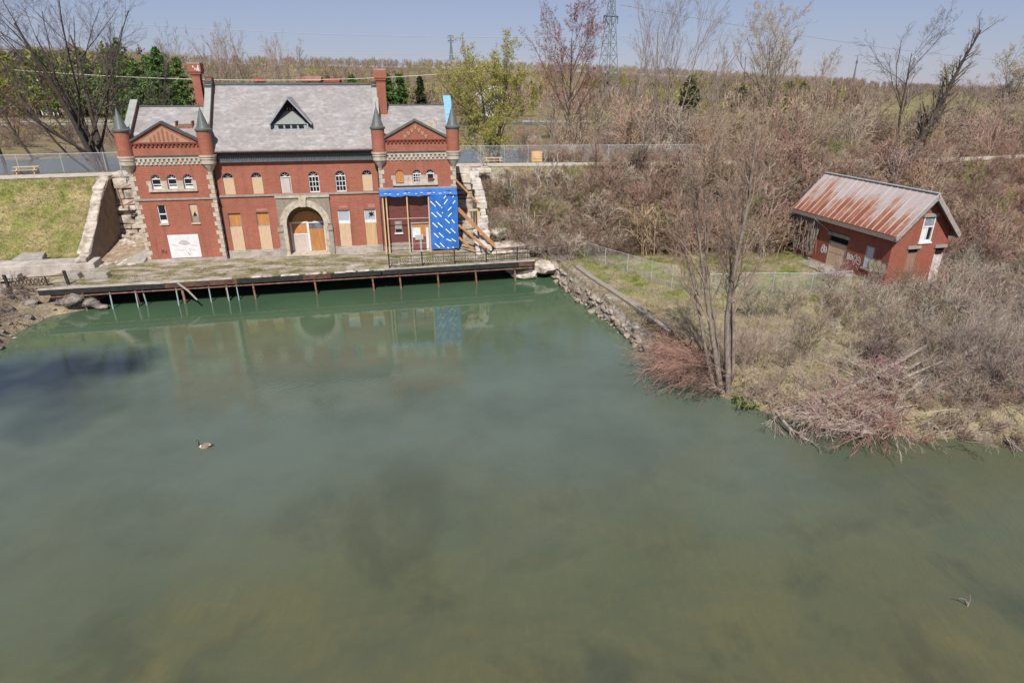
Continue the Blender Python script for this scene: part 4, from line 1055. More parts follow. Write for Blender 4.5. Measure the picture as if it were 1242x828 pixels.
# ------------------------------------------------------------------ ornate iron railing
RA = empty('iron_railing', fw(29, 5.2, ZB), FA, 'black ornamental iron railing with ring panels along the platform edge by the blue tarpaulin', 'railing')
def rab(mb, name, mat=IRON, parent=RA):
    mb.v = [(x-29, y+5.2, z-ZB) for x, y, z in mb.v]; return mb.build(name, mat, parent)
def rail_pt(s): return -(fn(s)-.22) if s < 36.2 else -(fn(36.2)-.22-(s-36.2)*.28)
posts = [22.7, 25.75, 28.8, 31.85, 34.9, 38.0]
for s in posts: rab(MB().box(s-.06, s+.06, rail_pt(s)-.06, rail_pt(s)+.06, 2.0, 3.3).box(s-.09, s+.09, rail_pt(s)-.09, rail_pt(s)+.09, 3.3, 3.36), 'post')
posts2 = posts+[40.4]
for a, b_ in zip(posts2, posts2[1:]):
    pm = MB()
    for z, w in ((3.1, .05), (2.78, .03), (2.2, .045)): pm.bar((a+.06, rail_pt(a), z), (b_-.06, rail_pt(b_), z), w)
    nb = 3
    for i in range(nb):
        s0 = a+(b_-a)*i/nb; s1 = a+(b_-a)*(i+1)/nb; cx = (s0+s1)/2; yy = rail_pt(cx)
        if i: pm.box(s0-.022, s0+.022, rail_pt(s0)-.022, rail_pt(s0)+.022, 2.2, 3.1)
        for q in (.27, -.27): pm.box(cx+q-.015, cx+q+.015, yy-.015, yy+.015, 2.22, 2.78)
        ring = [(cx+.19*math.cos(t), yy, 2.49+.19*math.sin(t)) for t in [6.2832*j/14 for j in range(15)]]
        pm.tube(ring, .022, 5, cap=False); pm.box(cx-.05, cx+.05, yy-.02, yy+.02, 2.44, 2.54)
    rab(pm, 'panel')
# left, broken railing
RL = empty('iron_railing', fw(-6.5, 6.3, 2), FA, 'broken dark iron railing with a heavy end post above the left shore rocks', 'railing')
def rlb(mb, name, mat=IRON):
    mb.v = [(x+6.5, y+6.3, z-2) for x, y, z in mb.v]; return mb.build(name, mat, RL)
for s, h in ((-4.3, 1.25), (-8.9, 1.1), (-11.6, 1.0)): rlb(MB().hexa([(s-.1, -6.4, 1.6), (s+.1, -6.4, 1.6), (s+.1, -6.2, 1.6), (s-.1, -6.2, 1.6)], [(s-.22, -6.4, 2+h), (s-.02, -6.4, 2+h), (s-.02, -6.2, 2+h), (s-.22, -6.2, 2+h)]), 'post')
pm = MB().bar((-8.9, -6.3, 2.75), (-4.4, -6.3, 2.85), .06).bar((-8.9, -6.3, 2.1), (-5.4, -6.3, 2.1), .05).bar((-11.6, -6.3, 2.7), (-8.9, -6.3, 2.75), .04).bar((-5.9, -6.3, 2.0), (-6.0, -6.3, 2.8), .08)
for i in range(11): 
    s = -8.75+i*.28
    pm.bar((s, -6.3, 2.1), (s+.3, -6.27, 2.72), .04); pm.bar((s+.3, -6.3, 2.1), (s, -6.33, 2.72), .04)
for i in range(5): pm.tube([(-8.5+i*.6+.2*math.cos(t), -6.3, 2.42+.2*math.sin(t)) for t in [6.2832*j/10 for j in range(11)]], .03, 5, cap=False)
rlb(pm, 'panel')
# ------------------------------------------------------------------ walls and stones round the terrace
def sn_obj(mb, name, mat, s, n, z, label, cat, group=None, **kw):
    mb.v = [(x-s, y+n, zz-z) for x, y, zz in mb.v]
    o = mb.build(name, mat, None, **kw); o.location = fw(s, n, z); o.rotation_euler = (0, 0, FA)
    return tag(o, label, cat, group)
def rough(mb, amt, seed):
    r = np.random.default_rng(seed); a = np.array(mb.v); a += r.normal(size=a.shape)*amt; mb.v = [tuple(p) for p in a]; return mb
# sloping side wall on the left of the powerhouse
b = MB()
tops = [(1.3, 2.75), (.2, 3.1), (-1.2, 4.3), (-2.7, 5.6), (-4.2, 6.9), (-5.6, 8.1), (-7.2, 9.0), (-9.3, 9.15)]
for (n0_, z0), (n1, z1) in zip(tops, tops[1:]):
    b.hexa([(-5.7, -n0_, 1.0), (-4.5, -n0_, 1.0), (-4.5, -n1, 1.0), (-5.7, -n1, 1.0)], [(-5.7, -n0_, z0), (-4.85, -n0_, z0), (-4.85, -n1, z1), (-5.7, -n1, z1)])
w0 = sn_obj(b, 'retaining_wall', M('shaded side wall', [(.16, .12, .09), (.30, .24, .18)], 1.2, .9, detail=9, bmp=.5), -5, -3, 2, 'stepped stone retaining wall climbing the bank on the left of the powerhouse', 'wall')
cp = MB(); rg = np.random.default_rng(12)
for (n0_, z0), (n1, z1) in zip(tops, tops[1:]):
    j = rg.uniform(0, .15)
    cp.hexa([(-5.75-j, -n0_-.01, z0-.1), (-4.75, -n0_-.01, z0-.1), (-4.75, -n1-.06, z1-.15), (-5.75-j, -n1-.06, z1-.15)], [(-5.72-j, -n0_-.03, z0+.22), (-4.8, -n0_-.03, z0+.25), (-4.85, -n1-.04, z1+.12), (-5.7-j, -n1-.04, z1+.1)])
cp = rough(cp, .05, 3); cp.v = [(x+5, y-3, z-2) for x, y, z in cp.v]
cp.build('coping_stones', ROCK, w0, bevel=.06)
# low front wall
b = MB()
b.hexa([(-24, -1.9, 1.0), (-4.0, -1.6, 1.0), (-4.0, .3, 1.0), (-24, .6, 1.0)], [(-24, -1.75, 2.62), (-4.2, -1.45, 2.62), (-4.2, .25, 2.75), (-24, .5, 2.75)])
sn_obj(b, 'low_wall', CONC, -14, .7, 2, 'low pale concrete wall at the foot of the left grass bank', 'wall', bevel=.05)
sn_obj(MB().hexa([(-24, -3.1, 1.6), (-10, -2.9, 1.6), (-10, -1.9, 1.6), (-24, -1.9, 1.6)], [(-24, -3.0, 2.15), (-10, -2.8, 2.15), (-10, -1.95, 2.15), (-24, -1.95, 2.15)]), 'kerb', CONC, -17, 2.5, 2, 'long stained concrete kerb in front of the low left wall', 'kerb', bevel=.04)
sn_obj(MB().hexa([(-24, -7.0, 1.0), (-8.95, -6.6, .2), (-8.95, -5.3, .2), (-24, -5.6, 1.0)], [(-24, -6.9, 2.05), (-9.05, -6.5, 2.0), (-9.1, -5.4, 2.0), (-24, -5.7, 2.05)]), 'abutment', CONC, -15, 6, 1, 'grey concrete abutment at the left picture edge below the broken railing', 'abutment', bevel=.05)
sn_obj(MB().hexa([(-11.6, -.2, 2.7), (-9.0, .0, 2.7), (-9.2, 1.3, 2.75), (-11.3, 1.2, 2.75)], [(-11.5, -.15, 2.95), (-9.1, .0, 2.95), (-9.3, 1.25, 3.2), (-11.2, 1.15, 3.2)]), 'slab', STONE_GREY, -10, 0, 2.7, 'loose grey slab lying on the low wall below the left grass bank', 'slab', bevel=.03)
for s, n, lab in ((-4.8, 4.2, 'dark grey square concrete block on the weedy deck, left one of two'), (-2.7, 4.4, 'longer grey concrete block on the weedy deck, right one of two')):
    l = .65 if s < -4 else .95
    sn_obj(rough(MB().hexa([(s-l, -n-.42, 1.95), (s+l, -n-.45, 1.95), (s+l, -n+.4, 1.95), (s-l, -n+.4, 1.95)], [(s-l, -n-.4, 2.55), (s+l-.1, -n-.42, 2.5), (s+l-.1, -n+.36, 2.5), (s-l, -n+.36, 2.55)]), .02, 5), 'concrete_block', STONE_GREY, s, n, 2, lab, 'block', 'concrete blocks on the deck', bevel=.04)
# rock face left of the powerhouse
def rock_wall(s0, s1, n0_, z0, z1, back, name, label, seed, lean=.55, course=.62):
    r = np.random.default_rng(seed); b = MB(); z = z0; k = 0
    while z < z1:
        h = course*r.uniform(.45, 1.35); s = s0+r.uniform(-.3, .2)
        off = (z-z0)*lean
        while s < s1:
            w = r.uniform(.6, 2.6)
            j = r.uniform(-.25, .28)
            y = off-n0_+j
            b.hexa([(s, y, z), (s+w*.995, y+r.uniform(-.15, .15), z), (s+w*.995, y+back, z), (s, y+back, z)], [(s+r.uniform(0, .1), y+.1, z+h*.95), (s+w*.98, y+.08+r.uniform(-.1, .15), z+h*r.uniform(.9, 1)), (s+w*.98, y+back, z+h*.97), (s, y+back, z+h*.95)])
            s += w
        z += h
    rough(b, .05, seed+1)
    o = sn_obj(b, name, ROCK, (s0+s1)/2, n0_, z0, label, 'wall', bevel=.07)
    return o
rock_wall(-4.9, 0.4, -6.6, 1.9, 9.0, 2.2, 'rock_wall', 'tall pale broken stone wall between the left bank wall and the powerhouse', 31, .22, .8)
for s, n, z0, z1 in ((-3.6, -6.2, 4.6, 8.2),):
    o = MB().bar((s, -n, z0+1.6), (s-.2, -n, z1), .12).bar((s, -n, z1-.1), (s+1.9, -n+.5, z1+.6), .1).bar((s, -n-.1, z0+1.8), (s+2.3, -n, z0+2.9), .16)
    sn_obj(o, 'scrap_beam', RUST, s, n, z0, 'rusty angled scrap beams jutting from the pale left rock wall', 'beam')
r = np.random.default_rng(9); b = MB()
for i in range(90):
    s = r.uniform(-4.3, -.3); n = r.uniform(-6.8, .8); q = r.uniform(.12, .45)
    b.rock((s, -n, 2.0+max(0, -n-1.5)*.28+q*.2), (q*1.3, q, q*.7), r, 1)
sn_obj(b, 'rubble', ROCK, -2.5, -1, 2, 'pale rubble and broken stone heaped in the gap left of the powerhouse', 'rubble', bevel=0)['kind'] = 'stuff'
tag(sn_obj(rough(MB().hexa([(-4.7, -.6, 1.9), (.2, -.6, 1.9), (.2, 7.2, 1.9), (-4.7, 7.2, 1.9)], [(-4.7, -.2, 2.03), (.1, -.2, 2.03), (.1, 7.2, 3.7), (-4.7, 7.2, 3.4)]), .03, 8), 'earth_ramp', M('bare brown earth', [(.17, .12, .08), (.27, .20, .14), (.36, .29, .21)], 1.5, .95, bmp=.6), -2.3, -3, 2, None, None), kind='structure')
sn_obj(MB().hexa([(-2.6, -.4, 2.0), (-.35, -.35, 2.0), (-.1, 1.9, 2.0), (-.9, 1.8, 2.0)], [(-2.4, -.3, 2.16), (-.4, -.3, 2.16), (-.15, 1.8, 3.0), (-.8, 1.7, 2.9)]), 'concrete_slab', STONE_GREY, -1.3, 0, 2, 'broken grey concrete slab tilted against the left foot of the powerhouse', 'slab')
# right side of the powerhouse
b = MB()
b.hexa([(29.75, 3.2, 2), (31.9, 3.2, 2), (31.9, 6.5, 2), (29.75, 6.5, 2)], [(29.75, 3.6, 9.0), (31.6, 3.6, 9.0), (31.6, 6.5, 9.0), (29.75, 6.5, 9.0)])
rock_wall(29.6, 32.0, -4.6, 1.9, 9.2, 1.8, 'rock_wall', 'pale block wall stepping up the gap right of the powerhouse', 41, .25, .85)
b = MB()
tops = [(2.2, 2.6), (1.2, 3.4), (.3, 4.3), (-.8, 5.6), (-2, 6.7), (-3.6, 7.8), (-6, 8.7), (-8, 9.0)]
for (n0_, z0), (n1, z1) in zip(tops, tops[1:]):
    b.hexa([(31.9, -n0_, 1.2), (32.7, -n0_, 1.2), (32.7, -n1, 1.2), (31.9, -n1, 1.2)], [(31.9, -n0_, z0+.0), (32.7, -n0_, z0), (32.7, -n1, z0+.1), (31.9, -n1, z0+.1)])
w1 = sn_obj(rough(b, .03, 2), 'retaining_wall', CONC, 32, 0, 2, 'stepped retaining wall running up the bank right of the blue tarpaulin', 'wall', bevel=.04)
cp = MB(); r = np.random.default_rng(77)
for (n0_, z0), (n1, z1) in zip(tops, tops[1:]):
    for k in range(2):
        na, nb = n0_+(n1-n0_)*k/2, n0_+(n1-n0_)*(k+1)/2; za_ = z0+(z1-z0)*k/2; j = r.uniform(-.12, .12); q = r.uniform(.02, .3)
        cp.hexa([(31.75+j, -na, za_-.35), (32.85+j, -na, za_-.35), (32.85+j, -nb-.03, za_-.35), (31.75+j, -nb-.03, za_-.35)], [(31.8+j, -na, za_+.1+q), (32.8+j, -na, za_+.1+q), (32.8+j, -nb, za_+.16+q), (31.8+j, -nb, za_+.16+q)])
for i in range(8):
    n = 2.6-i*.42; z = 2.0+i*.25
    cp.hexa([(31.25, -n, z-.2), (31.75, -n, z-.2), (31.75, -n+.4, z-.2), (31.25, -n+.4, z-.2)], [(31.27, -n+.02, z+.2), (31.74, -n+.02, z+.2), (31.74, -n+.38, z+.2), (31.27, -n+.38, z+.2)])
rough(cp, .035, 6)
cp.v = [(x-32, y, z-2) for x, y, z in cp.v]; cp.build('coping_stones', M('pale coping stone', [(.34, .30, .26), (.50, .46, .42), (.60, .56, .52)], 1.6, .9, bmp=.4), w1, bevel=.05)
r = np.random.default_rng(19)
for i, (s, n, z, l, d, h, lab) in enumerate(((35.2, 1.2, 2.55, 2.7, .9, .5, 'long pale ledge stone at the bank foot, higher one behind the railing'), (34.6, 2.3, 2.1, 2.2, .8, .45, 'pale ledge stone just behind the railing, nearest the timber props'), (37.6, 1.8, 2.3, 1.6, .8, .4, 'shorter pale ledge stone under brush at the railing\'s right end'), (34.2, -.3, 3.6, 1.2, .9, .6, 'rounded pale boulder on the bank above the ledge stones'))):
    b = MB().rock((s, -n, z), (l, d, h), r, 3); sn_obj(b, 'ledge_stone', ROCK, s, n, z-.3, lab, 'stone', 'pale stones at the bank foot')
# timber props
pr_list = [((29.65, -.3, 9.1), (31.9, -.3, 6.7), .12, 'upper brown timber prop, topmost, leaning from the powerhouse wall to the rock'), ((29.72, -.5, 6.35), (33.1, -2.4, 2.9), .17, 'long thick brown timber prop leaning on the tarpaulin corner'), ((29.72, -.8, 4.75), (32.5, -2.9, 2.5), .11, 'middle thin orange timber prop below the thick one'), ((29.72, -.9, 3.5), (31.2, -2.0, 2.2), .11, 'short lowest timber prop beside the tarpaulin')]
for p, q, w, lab in pr_list:
    o = MB().bar((p[0]-31, p[1], p[2]-2), (q[0]-31, q[1], q[2]-2), w*1.5, w*1.5).build('timber_prop', TIMBER_O); o.location = fw(31, 0, 2); o.rotation_euler = (0, 0, FA); tag(o, lab, 'prop', 'timber props right of the powerhouse')
sn_obj(MB().box(31.75, 32.05, .3, .6, 2.4, 6.2).box(31.0, 32.1, .25, .32, 5.9, 6.1), 'timber_post', TIMBER, 31.9, -.4, 2, 'upright yellow timber post against the stepped wall right of the powerhouse', 'post')
# shore rocks
r = np.random.default_rng(5)
rocks = [(-37.6, 50.6, .9, 1.5, 1.0, .9), (-38.8, 51.2, 1.0, 1.2, .9, .8), (-40.4, 49.8, .9, 1.0, .8, .6), (-36.4, 51.1, .55, 1.6, .8, .6), (-39.6, 47.6, .5, .9, .7, .5), (-40.6, 46.2, .6, .8, .8, .5), (-38.9, 44.2, .3, .7, .6, .4), (-41.5, 48.2, .9, 1.1, .8, .6), (-40.2, 43.0, .5, .9, .7, .45), (-38.6, 41.6, .35, .7, .6, .4), (-37.4, 42.0, .15, .5, .4, .3), (-35.2, 50.9, .2, .9, .5, .3), (-42.5, 51.4, 1.4, 1.3, .9, .8)]
for x, y, z, a, b_, c_ in rocks:
    o = MB().rock((0, 0, 0), (a*.8, b_*.8, c_*.8), r, 3).build('boulder', ROCK_DARK); o.location = (x, y, z)
    tag(o, None, 'boulder', 'boulders on the left shore')
bl = [o for o in COL.objects if o.name.startswith('boulder')]
labs = ['largest dark boulder under the platform\'s left end', 'grey boulder behind the largest one at the platform\'s left end', 'mid sized boulder below the broken railing', 'flat dark boulder under the platform by the first post', 'brown boulder on the left shore above the sandy strip', 'rounded boulder above the sandy strip by the left picture edge', 'small boulder at the lower left waterline', 'boulder beside the concrete abutment', 'boulder near the lower end of the left shore', 'small low boulder at the lowest left waterline', 'tiny stone standing in the shallows at left', 'flat pale stone in the water beside the first platform post', 'boulder right against the concrete abutment\'s edge']
for o, l in zip(bl, labs): o['label'] = l
b = MB(); 
for i in range(90):
    x = r.uniform(-47, -36.5); y = r.uniform(40.5, 51.5)
    if land_dist(np.array([x]), np.array([y]))[0] < .1: continue
    q = r.uniform(.1, .38); b.rock((x, y, float(ground_h(x, y))+q*.15), (q*1.3, q, q*.7), r, 1)
o = b.build('rubble', ROCK_DARK); tag(o, 'brown rubble and small stones covering the left shore', 'rubble', kind='stuff')
# stones under the right end of the platform
for i, (x, y, z, a, b_, c_, lab) in enumerate(((1.2, 60.3, .5, 1.5, 1.0, .75, 'pale boulder under the right end of the platform'), (3.0, 60.6, .9, 1.7, 1.1, .9, 'broad pale boulder between the platform end and the sea wall'), (4.4, 61.0, .9, 1.1, .9, .8, 'pale boulder at the top end of the sea wall'), (.0, 60.9, .6, .9, .8, .5, 'smaller shaded boulder in the dark under the platform'))):
    o = MB().rock((0, 0, 0), (a, b_, c_), r, 3).build('shore_boulder', ROCK); o.location = (x, y, z); tag(o, lab, 'boulder', 'boulders at the platform\'s right end')
# sea wall along the right bank
sw = [(4.4, 61.2), (5.0, 58.2), (6.1, 54.2), (7.2, 50.9), (8.2, 47.8), (9.2, 44.2), (10.0, 41.2)]
b = MB()
sw2 = []
for (x0, y0), (x1, y1) in zip(sw, sw[1:]):
    for k in range(3): sw2.append((x0+(x1-x0)*k/3, y0+(y1-y0)*k/3))
sw2.append(sw[-1]); r = np.random.default_rng(23)
prof = []
for i, (x, y) in enumerate(sw2):
    t = i/len(sw2); tz = 1.55-.5*max(0, t-.6)/.4
    prof.append([(x-.5+r.normal()*.012, y, -1.5), (x-.42+r.normal()*.02, y, .15), (x-.05+r.normal()*.03, y, tz-.45+r.normal()*.04), (x+.22+r.normal()*.03, y+.1, tz+r.normal()*.04), (x+.95, y+.15, tz+.05), (x+1.5, y+.2, .4)])
vs = [p for q in prof for p in q]; m_ = 6
b.add(vs, [(i*m_+j, i*m_+j+1, (i+1)*m_+j+1, (i+1)*m_+j) for i in range(len(prof)-1) for j in range(m_-1)]+[tuple(range(m_))[::-1], tuple((len(prof)-1)*m_+j for j in range(m_))])
def mat_seawall():
    m, nt, bs = new_mat('eroded sea wall'); o_ = coords(nt, 'Object')
    f_ = noise(nt, 1.4, 9, .72, o_); c_ = ramp(nt, f_, [(.3, (.11, .085, .06)), (.45, (.27, .22, .16)), (.56, (.36, .31, .26)), (.7, (.50, .46, .41))])
    sx = nd(nt, 'ShaderNodeSeparateXYZ'); nt.links.new(o_, sx.inputs[0])
    ad = nd(nt, 'ShaderNodeMath', operation='MULTIPLY_ADD'); ad.inputs[1].default_value = .6; nt.links.new(noise(nt, 1.1, 4, .6, o_), ad.inputs[0]); nt.links.new(sx.outputs[2], ad.inputs[2])
    c_ = mixc(nt, ramp(nt, ad.outputs[0], [(.38, (.85, .85, .85)), (.62, (0, 0, 0))]), c_, (.060, .052, .030))
    vor = nd(nt, 'ShaderNodeTexVoronoi', feature='DISTANCE_TO_EDGE'); vor.inputs['Scale'].default_value = .9; nt.links.new(coords(nt, 'Object', (1, .8, 2.0)), vor.inputs[0])
    c_ = mixc(nt, ramp(nt, vor.outputs['Distance'], [(.0, (.8, .8, .8)), (.05, (0, 0, 0))]), c_, (.08, .065, .045))
    nt.links.new(c_, bs.inputs['Base Color']); bs.inputs['Roughness'].default_value = .95
    bump(nt, bs, noise(nt, 3, 8, .75, o_), 1.0, .15); return m
o = b.build('sea_wall', mat_seawall()); tag(o, 'eroded stone sea wall edging the right bank of the pond', 'wall')
b = MB()
for (x0, y0), (x1, y1) in zip(sw[1:], sw[2:]): b.bar((x0+1.25, y0, 1.66), (x1+1.25, y1+.15, 1.6), .5, .3)
tb_ = b.build('wall_beam', OLDWOOD); tb_.parent = o
for i in range(26):
    pass
b = MB()
for i in range(120):
    t = r.uniform(0, 1); x = float(np.interp(t*21, range(0, 22, 1), np.interp(np.arange(22)/21*(len(sw)-1), range(len(sw)), [q_[0] for q_ in sw]))); y = float(np.interp(t*(len(sw)-1), range(len(sw)), [q_[1] for q_ in sw])); q = r.uniform(.08, .22+.25*(r.random() < .2))
    b.rock((x-.38+r.normal()*.15, y+r.uniform(-.4, .4), r.uniform(-.1, .25)), (q, q*1.2, q*.7), r, 1)
for i in range(55):
    t = r.uniform(0, 1)*(len(sw)-1); x = float(np.interp(t, range(len(sw)), [q_[0] for q_ in sw])); y = float(np.interp(t, range(len(sw)), [q_[1] for q_ in sw])); h = r.uniform(0, 1)
    b.rock((x-.42+.5*h, y, .15+1.15*h*(1-.3*t/6)), (r.uniform(.18, .42), r.uniform(.25, .7), r.uniform(.12, .3)), r, 2)
tag(b.build('rubble', M('dirty tan stone', [(.11, .085, .06), (.27, .22, .17), (.42, .37, .31)], 1.3, .95, detail=9, bmp=.7)), 'pale rubble at the waterline along the right sea wall', 'rubble', kind='stuff')
# ------------------------------------------------------------------ chain link fences
def fence(pts, h, spacing, label, zf=None, name='chain_link_fence', sag=False):
    base = pts[0]; zb0 = float(ground_h(*base)) if zf is None else zf
    root = empty(name, (base[0], base[1], zb0), 0, label, 'fence')
    zz = lambda x, y: (float(ground_h(x, y)) if zf is None else zf)-zb0
    P = []
    for (x0, y0), (x1, y1) in zip(pts, pts[1:]):
        n = max(1, round(math.hypot(x1-x0, y1-y0)/spacing))
        P += [(x0+(x1-x0)*k/n, y0+(y1-y0)*k/n) for k in range(n)]
    P.append(pts[-1])
    L = [(x-base[0], y-base[1], zz(x, y)) for x, y in P]
    for p in L: MB().tube([p, (p[0], p[1], p[2]+h+.06)], .035, 6).build('post', GALV, root)
    for i, (p, q) in enumerate(zip(L, L[1:])):
        d = math.hypot(q[0]-p[0], q[1]-p[1])
        m_ = MB().box(0, d, -.006, .006, .03, h).build('mesh', CHAIN, root); m_.location = p
        m_.rotation_euler = Matrix(((1, 0, 0), (0, 1, 0), (0, 0, 1))).to_euler()
        m_.rotation_euler = (0, -math.atan2(q[2]-p[2], d)*1.0, math.atan2(q[1]-p[1], q[0]-p[0]))
    t = MB()
    for p, q in zip(L, L[1:]): t.tube([(p[0], p[1], p[2]+h), (q[0], q[1], q[2]+h)], .024, 6)
    t.build('top_rail', GALV, root)
    return root
def off_path(x, d): 
    return (x, float(path_y(x))+d)
fence([off_path(-66, 2.6), off_path(-52, 2.6), off_path(-40.2, 2.7), off_path(-37.6, 2.9)], 2.1, 3.6, 'grey chain link fence behind the path on the left of the powerhouse', 8.9)
fence([off_path(-6.8, 4.5), off_path(2, 4.5), off_path(12, 4.3), off_path(24, 4.2)], 2.1, 3.2, 'grey chain link fence behind the path on the right of the powerhouse', 8.7)
fence([(7.4, 62.4), (12.6, 54.6), (15.3, 50.4), (22, 50.6), (28.8, 51.2)], 1.75, 3.1, 'low chain link fence round the yard in front of the small brick house')
fg = fw(-2.4, -8.0, 9)
gt = empty('fence_gate', fg, FA+.5, 'grey fence panel with a slanting brace at the powerhouse\'s upper left corner', 'gate')
MB().tube([(-1.2, 0, 0), (-1.2, 0, 2.2)], .05, 6).tube([(1.2, 0, -.2), (1.2, 0, 2.2)], .05, 6).tube([(-1.2, 0, 2.15), (1.2, 0, 2.15)], .03, 6).tube([(-1.2, 0, .1), (1.2, 0, 1.9)], .03, 6).build('gate_frame', GALV, gt)
MB().box(-1.15, 1.15, -.006, .006, .1, 2.1).build('mesh', CHAIN, gt)
# ------------------------------------------------------------------ benches, pallet
def bench(loc, rz, label, back=True):
    e = empty('bench', loc, rz, label, 'bench')
    b = MB()
    for i in range(4): b.box(-1.0, 1.0, -.28+i*.15, -.28+i*.15+.12, .43, .48)
    b.build('seat', TIMBER, e)
    if back:
        b = MB()
        for i in range(2): b.box(-1.0, 1.0, .36, .41, .6+i*.2, .75+i*.2)
        b.build('backrest', TIMBER, e)
    for x in (-.8, .8):
        MB().bar((x, -.25, 0), (x, -.2, .43), .08).bar((x, .3, 0), (x, .38, .98 if back else .43), .08).bar((x, -.25, .38), (x, .34, .38), .07).build('leg', TIMBER, e)
    return e
def picnic(loc, rz, label):
    e = empty('picnic_table', loc, rz, label, 'picnic table')
    b = MB()
    for i in range(5): b.box(-1.15, 1.15, -.37+i*.15, -.37+i*.15+.135, .70, .745)
    b.build('tabletop', TIMBER, e)
    for y in (-.75, .55):
        MB().box(-1.15, 1.15, y, y+.13, .42, .46).box(-1.15, 1.15, y+.14, y+.26, .42, .46).build('seat', TIMBER, e)
    for x in (-.8, .8):
        MB().bar((x, -.7, 0), (x, -.25, .7), .09).bar((x, .7, 0), (x, .25, .7), .09).bar((x, -.75, .38), (x, .8, .38), .08).build('leg', TIMBER, e)
    return e
picnic((-51.6, 68.6, 9.0), .3, 'wooden picnic table by the left chain link fence')
picnic((-2.3, 78.6, 8.85), .12, 'wooden picnic table by the path behind the right wing of the powerhouse')
e = empty('pallet_crate', (3.0, 79.2, 8.75), .1, 'upright yellow timber pallet crate beside the path right of the powerhouse', 'crate')
b = MB()
for i in range(5): b.box(-.6, .6, -.44, -.40, .06+i*.3, .3+i*.3)
b.build('slat_front', TIMBER, e)
b = MB()
for x in (-.55, .47): b.box(x, x+.08, -.4, .4, 0, 1.5)
b.box(-.6, .6, .36, .4, .05, 1.5); b.build('crate_frame', TIMBER, e)
# ------------------------------------------------------------------ small brick house on the right
HX, HY, HZ = 32.35, 52.34, 1.47
HYAW = 1.816                                       # direction of the long wall, from the near corner
# local frame: x along the ridge from near gable to far gable is -x ... use x = distance from the far gable so +y points behind
HL, HW = 12.2, 5.67
HO = empty('brick_house', (HX, HY, HZ), HYAW, 'small derelict red brick house with rusty tin roof on the right bank', 'house')
# local: x from near gable (0) to far gable (HL); y from -HW (right eave wall) to 0 (left eave wall, facing the pond)
ze, zr = 6.08-HZ, 9.48-HZ
slp = (zr-ze)/(HW/2+.44)
def hb(mb, name, mat, parent=HO, **kw): return mb.build(name, mat, parent, **kw)
wz = ze+slp*.44-.12
w = MB().prism([(-HW, -.4), (0, -.4), (0, wz), (-HW/2, wz+slp*HW/2), (-HW, wz)], 'x', 0, HL)
hw = hb(w, 'wall', BRICK_OLD)
# pixel -> wall coordinates found from the photograph: long wall (y=0), gable (x=0)
def hproj_long(px, pyy):
    u = (px-621)/F_PX; v = (pyy-414)/F_PX; sp, cp_ = math.sin(PITCH), math.cos(PITCH)
    d = Vector((u, cp_-v*sp, -(sp+v*cp_))); o_ = Vector((0, 0, CAMZ))
    Mi = (Matrix.Translation((HX, HY, HZ)) @ Matrix.Rotation(HYAW, 4, 'Z')).inverted()
    return Mi @ o_, (Mi.to_3x3() @ d)
def on_long(px, pyy):
    o_, d = hproj_long(px, pyy); t = (0-o_.y)/d.y; p = o_+d*t; return p.x, p.z
def on_gable(px, pyy):
    o_, d = hproj_long(px, pyy); t = (0-o_.x)/d.x; p = o_+d*t; return p.y, p.z
if globals().get('DEBUG'):
    for n, p in (('door tl', (1004, 283)), ('door tr', (1031, 287)), ('door bl', (1002, 320)), ('door br', (1021, 328)), ('win tl', (1052, 297)), ('win br', (1056, 326)), ('win bl', (1044, 323)), ('graf1', (961, 291)), ('graf1b', (983, 306)), ('g2', (1025, 309)), ('g2b', (1043, 318)), ('g3', (1055, 317)), ('g3b', (1077, 336))): print(n, on_long(*p))
    for n, p in (('up tl', (1121, 263)), ('up tr', (1136, 263)), ('up bl', (1114, 293)), ('up br', (1129, 293)), ('w1 t', (1101, 300)), ('w1 tr', (1115, 300)), ('w1 b', (1097, 328)), ('w2 t', (1136, 299)), ('w2 tr', (1148, 299)), ('w2b', (1125, 342)), ('w2br', (1135, 342))): print(n, on_gable(*p))
ct = MB()
ct.box(4.95, 7.35, -.3, .2, -.2, 3.05)       # big doorway
ct.box(1.75, 2.7, -.25, .2, 1.1, 3.1)
ct.box(-.2, .25, -3.85, -2.65, 3.87, 6.0)
ct.box(-.2, .25, -2.8, -1.8, 1.35, 3.3)
ct.box(-.2, .25, -5.6, -4.65, -.2, 3.25)
cut(hw, ct)
# roof
rf = MB()
x0, x1 = -.69, HL+.69
ov = HW/2+.44
def roof_side(sg, mb):
    e0 = -HW/2+sg*ov
    mb.hexa([(x0, e0, ze-.08), (x1, e0, ze-.08), (x1, -HW/2, zr-.08), (x0, -HW/2, zr-.08)], [(x0, e0, ze), (x1, e0, ze), (x1, -HW/2, zr), (x0, -HW/2, zr)])
    mb.cur = 1; x = x0+.05
    while x < x1:
        mb.bar((x, e0-sg*.0, ze+.025), (x, -HW/2, zr+.025), .07, .06, up=(0, 0, 1)); x += .69
    mb.cur = 0
roof_side(1, rf); roof_side(-1, rf)
ro = hb(rf, 'roof', [RUSTROOF, M('pale roof rib', [(.33, .17, .12), (.47, .36, .31), (.52, .46, .43)], .8, .6, sc=(2, .3, .5))])
hb(MB().bar((x0-.01, -HW/2, zr+.06), (x1+.01, -HW/2, zr+.06), .3, .07), 'ridge_cap', GALV, ro)
for sg in (1, -1):
    e0 = -HW/2+sg*(ov-.03); hb(MB().box(x0, x1, e0-.03, e0+.03, ze-.42, ze-.083), 'fascia', OLDWOOD, ro)
BARGE = M('grey flaking bargeboard', [(.22, .205, .19), (.34, .32, .30)], 3, .8)
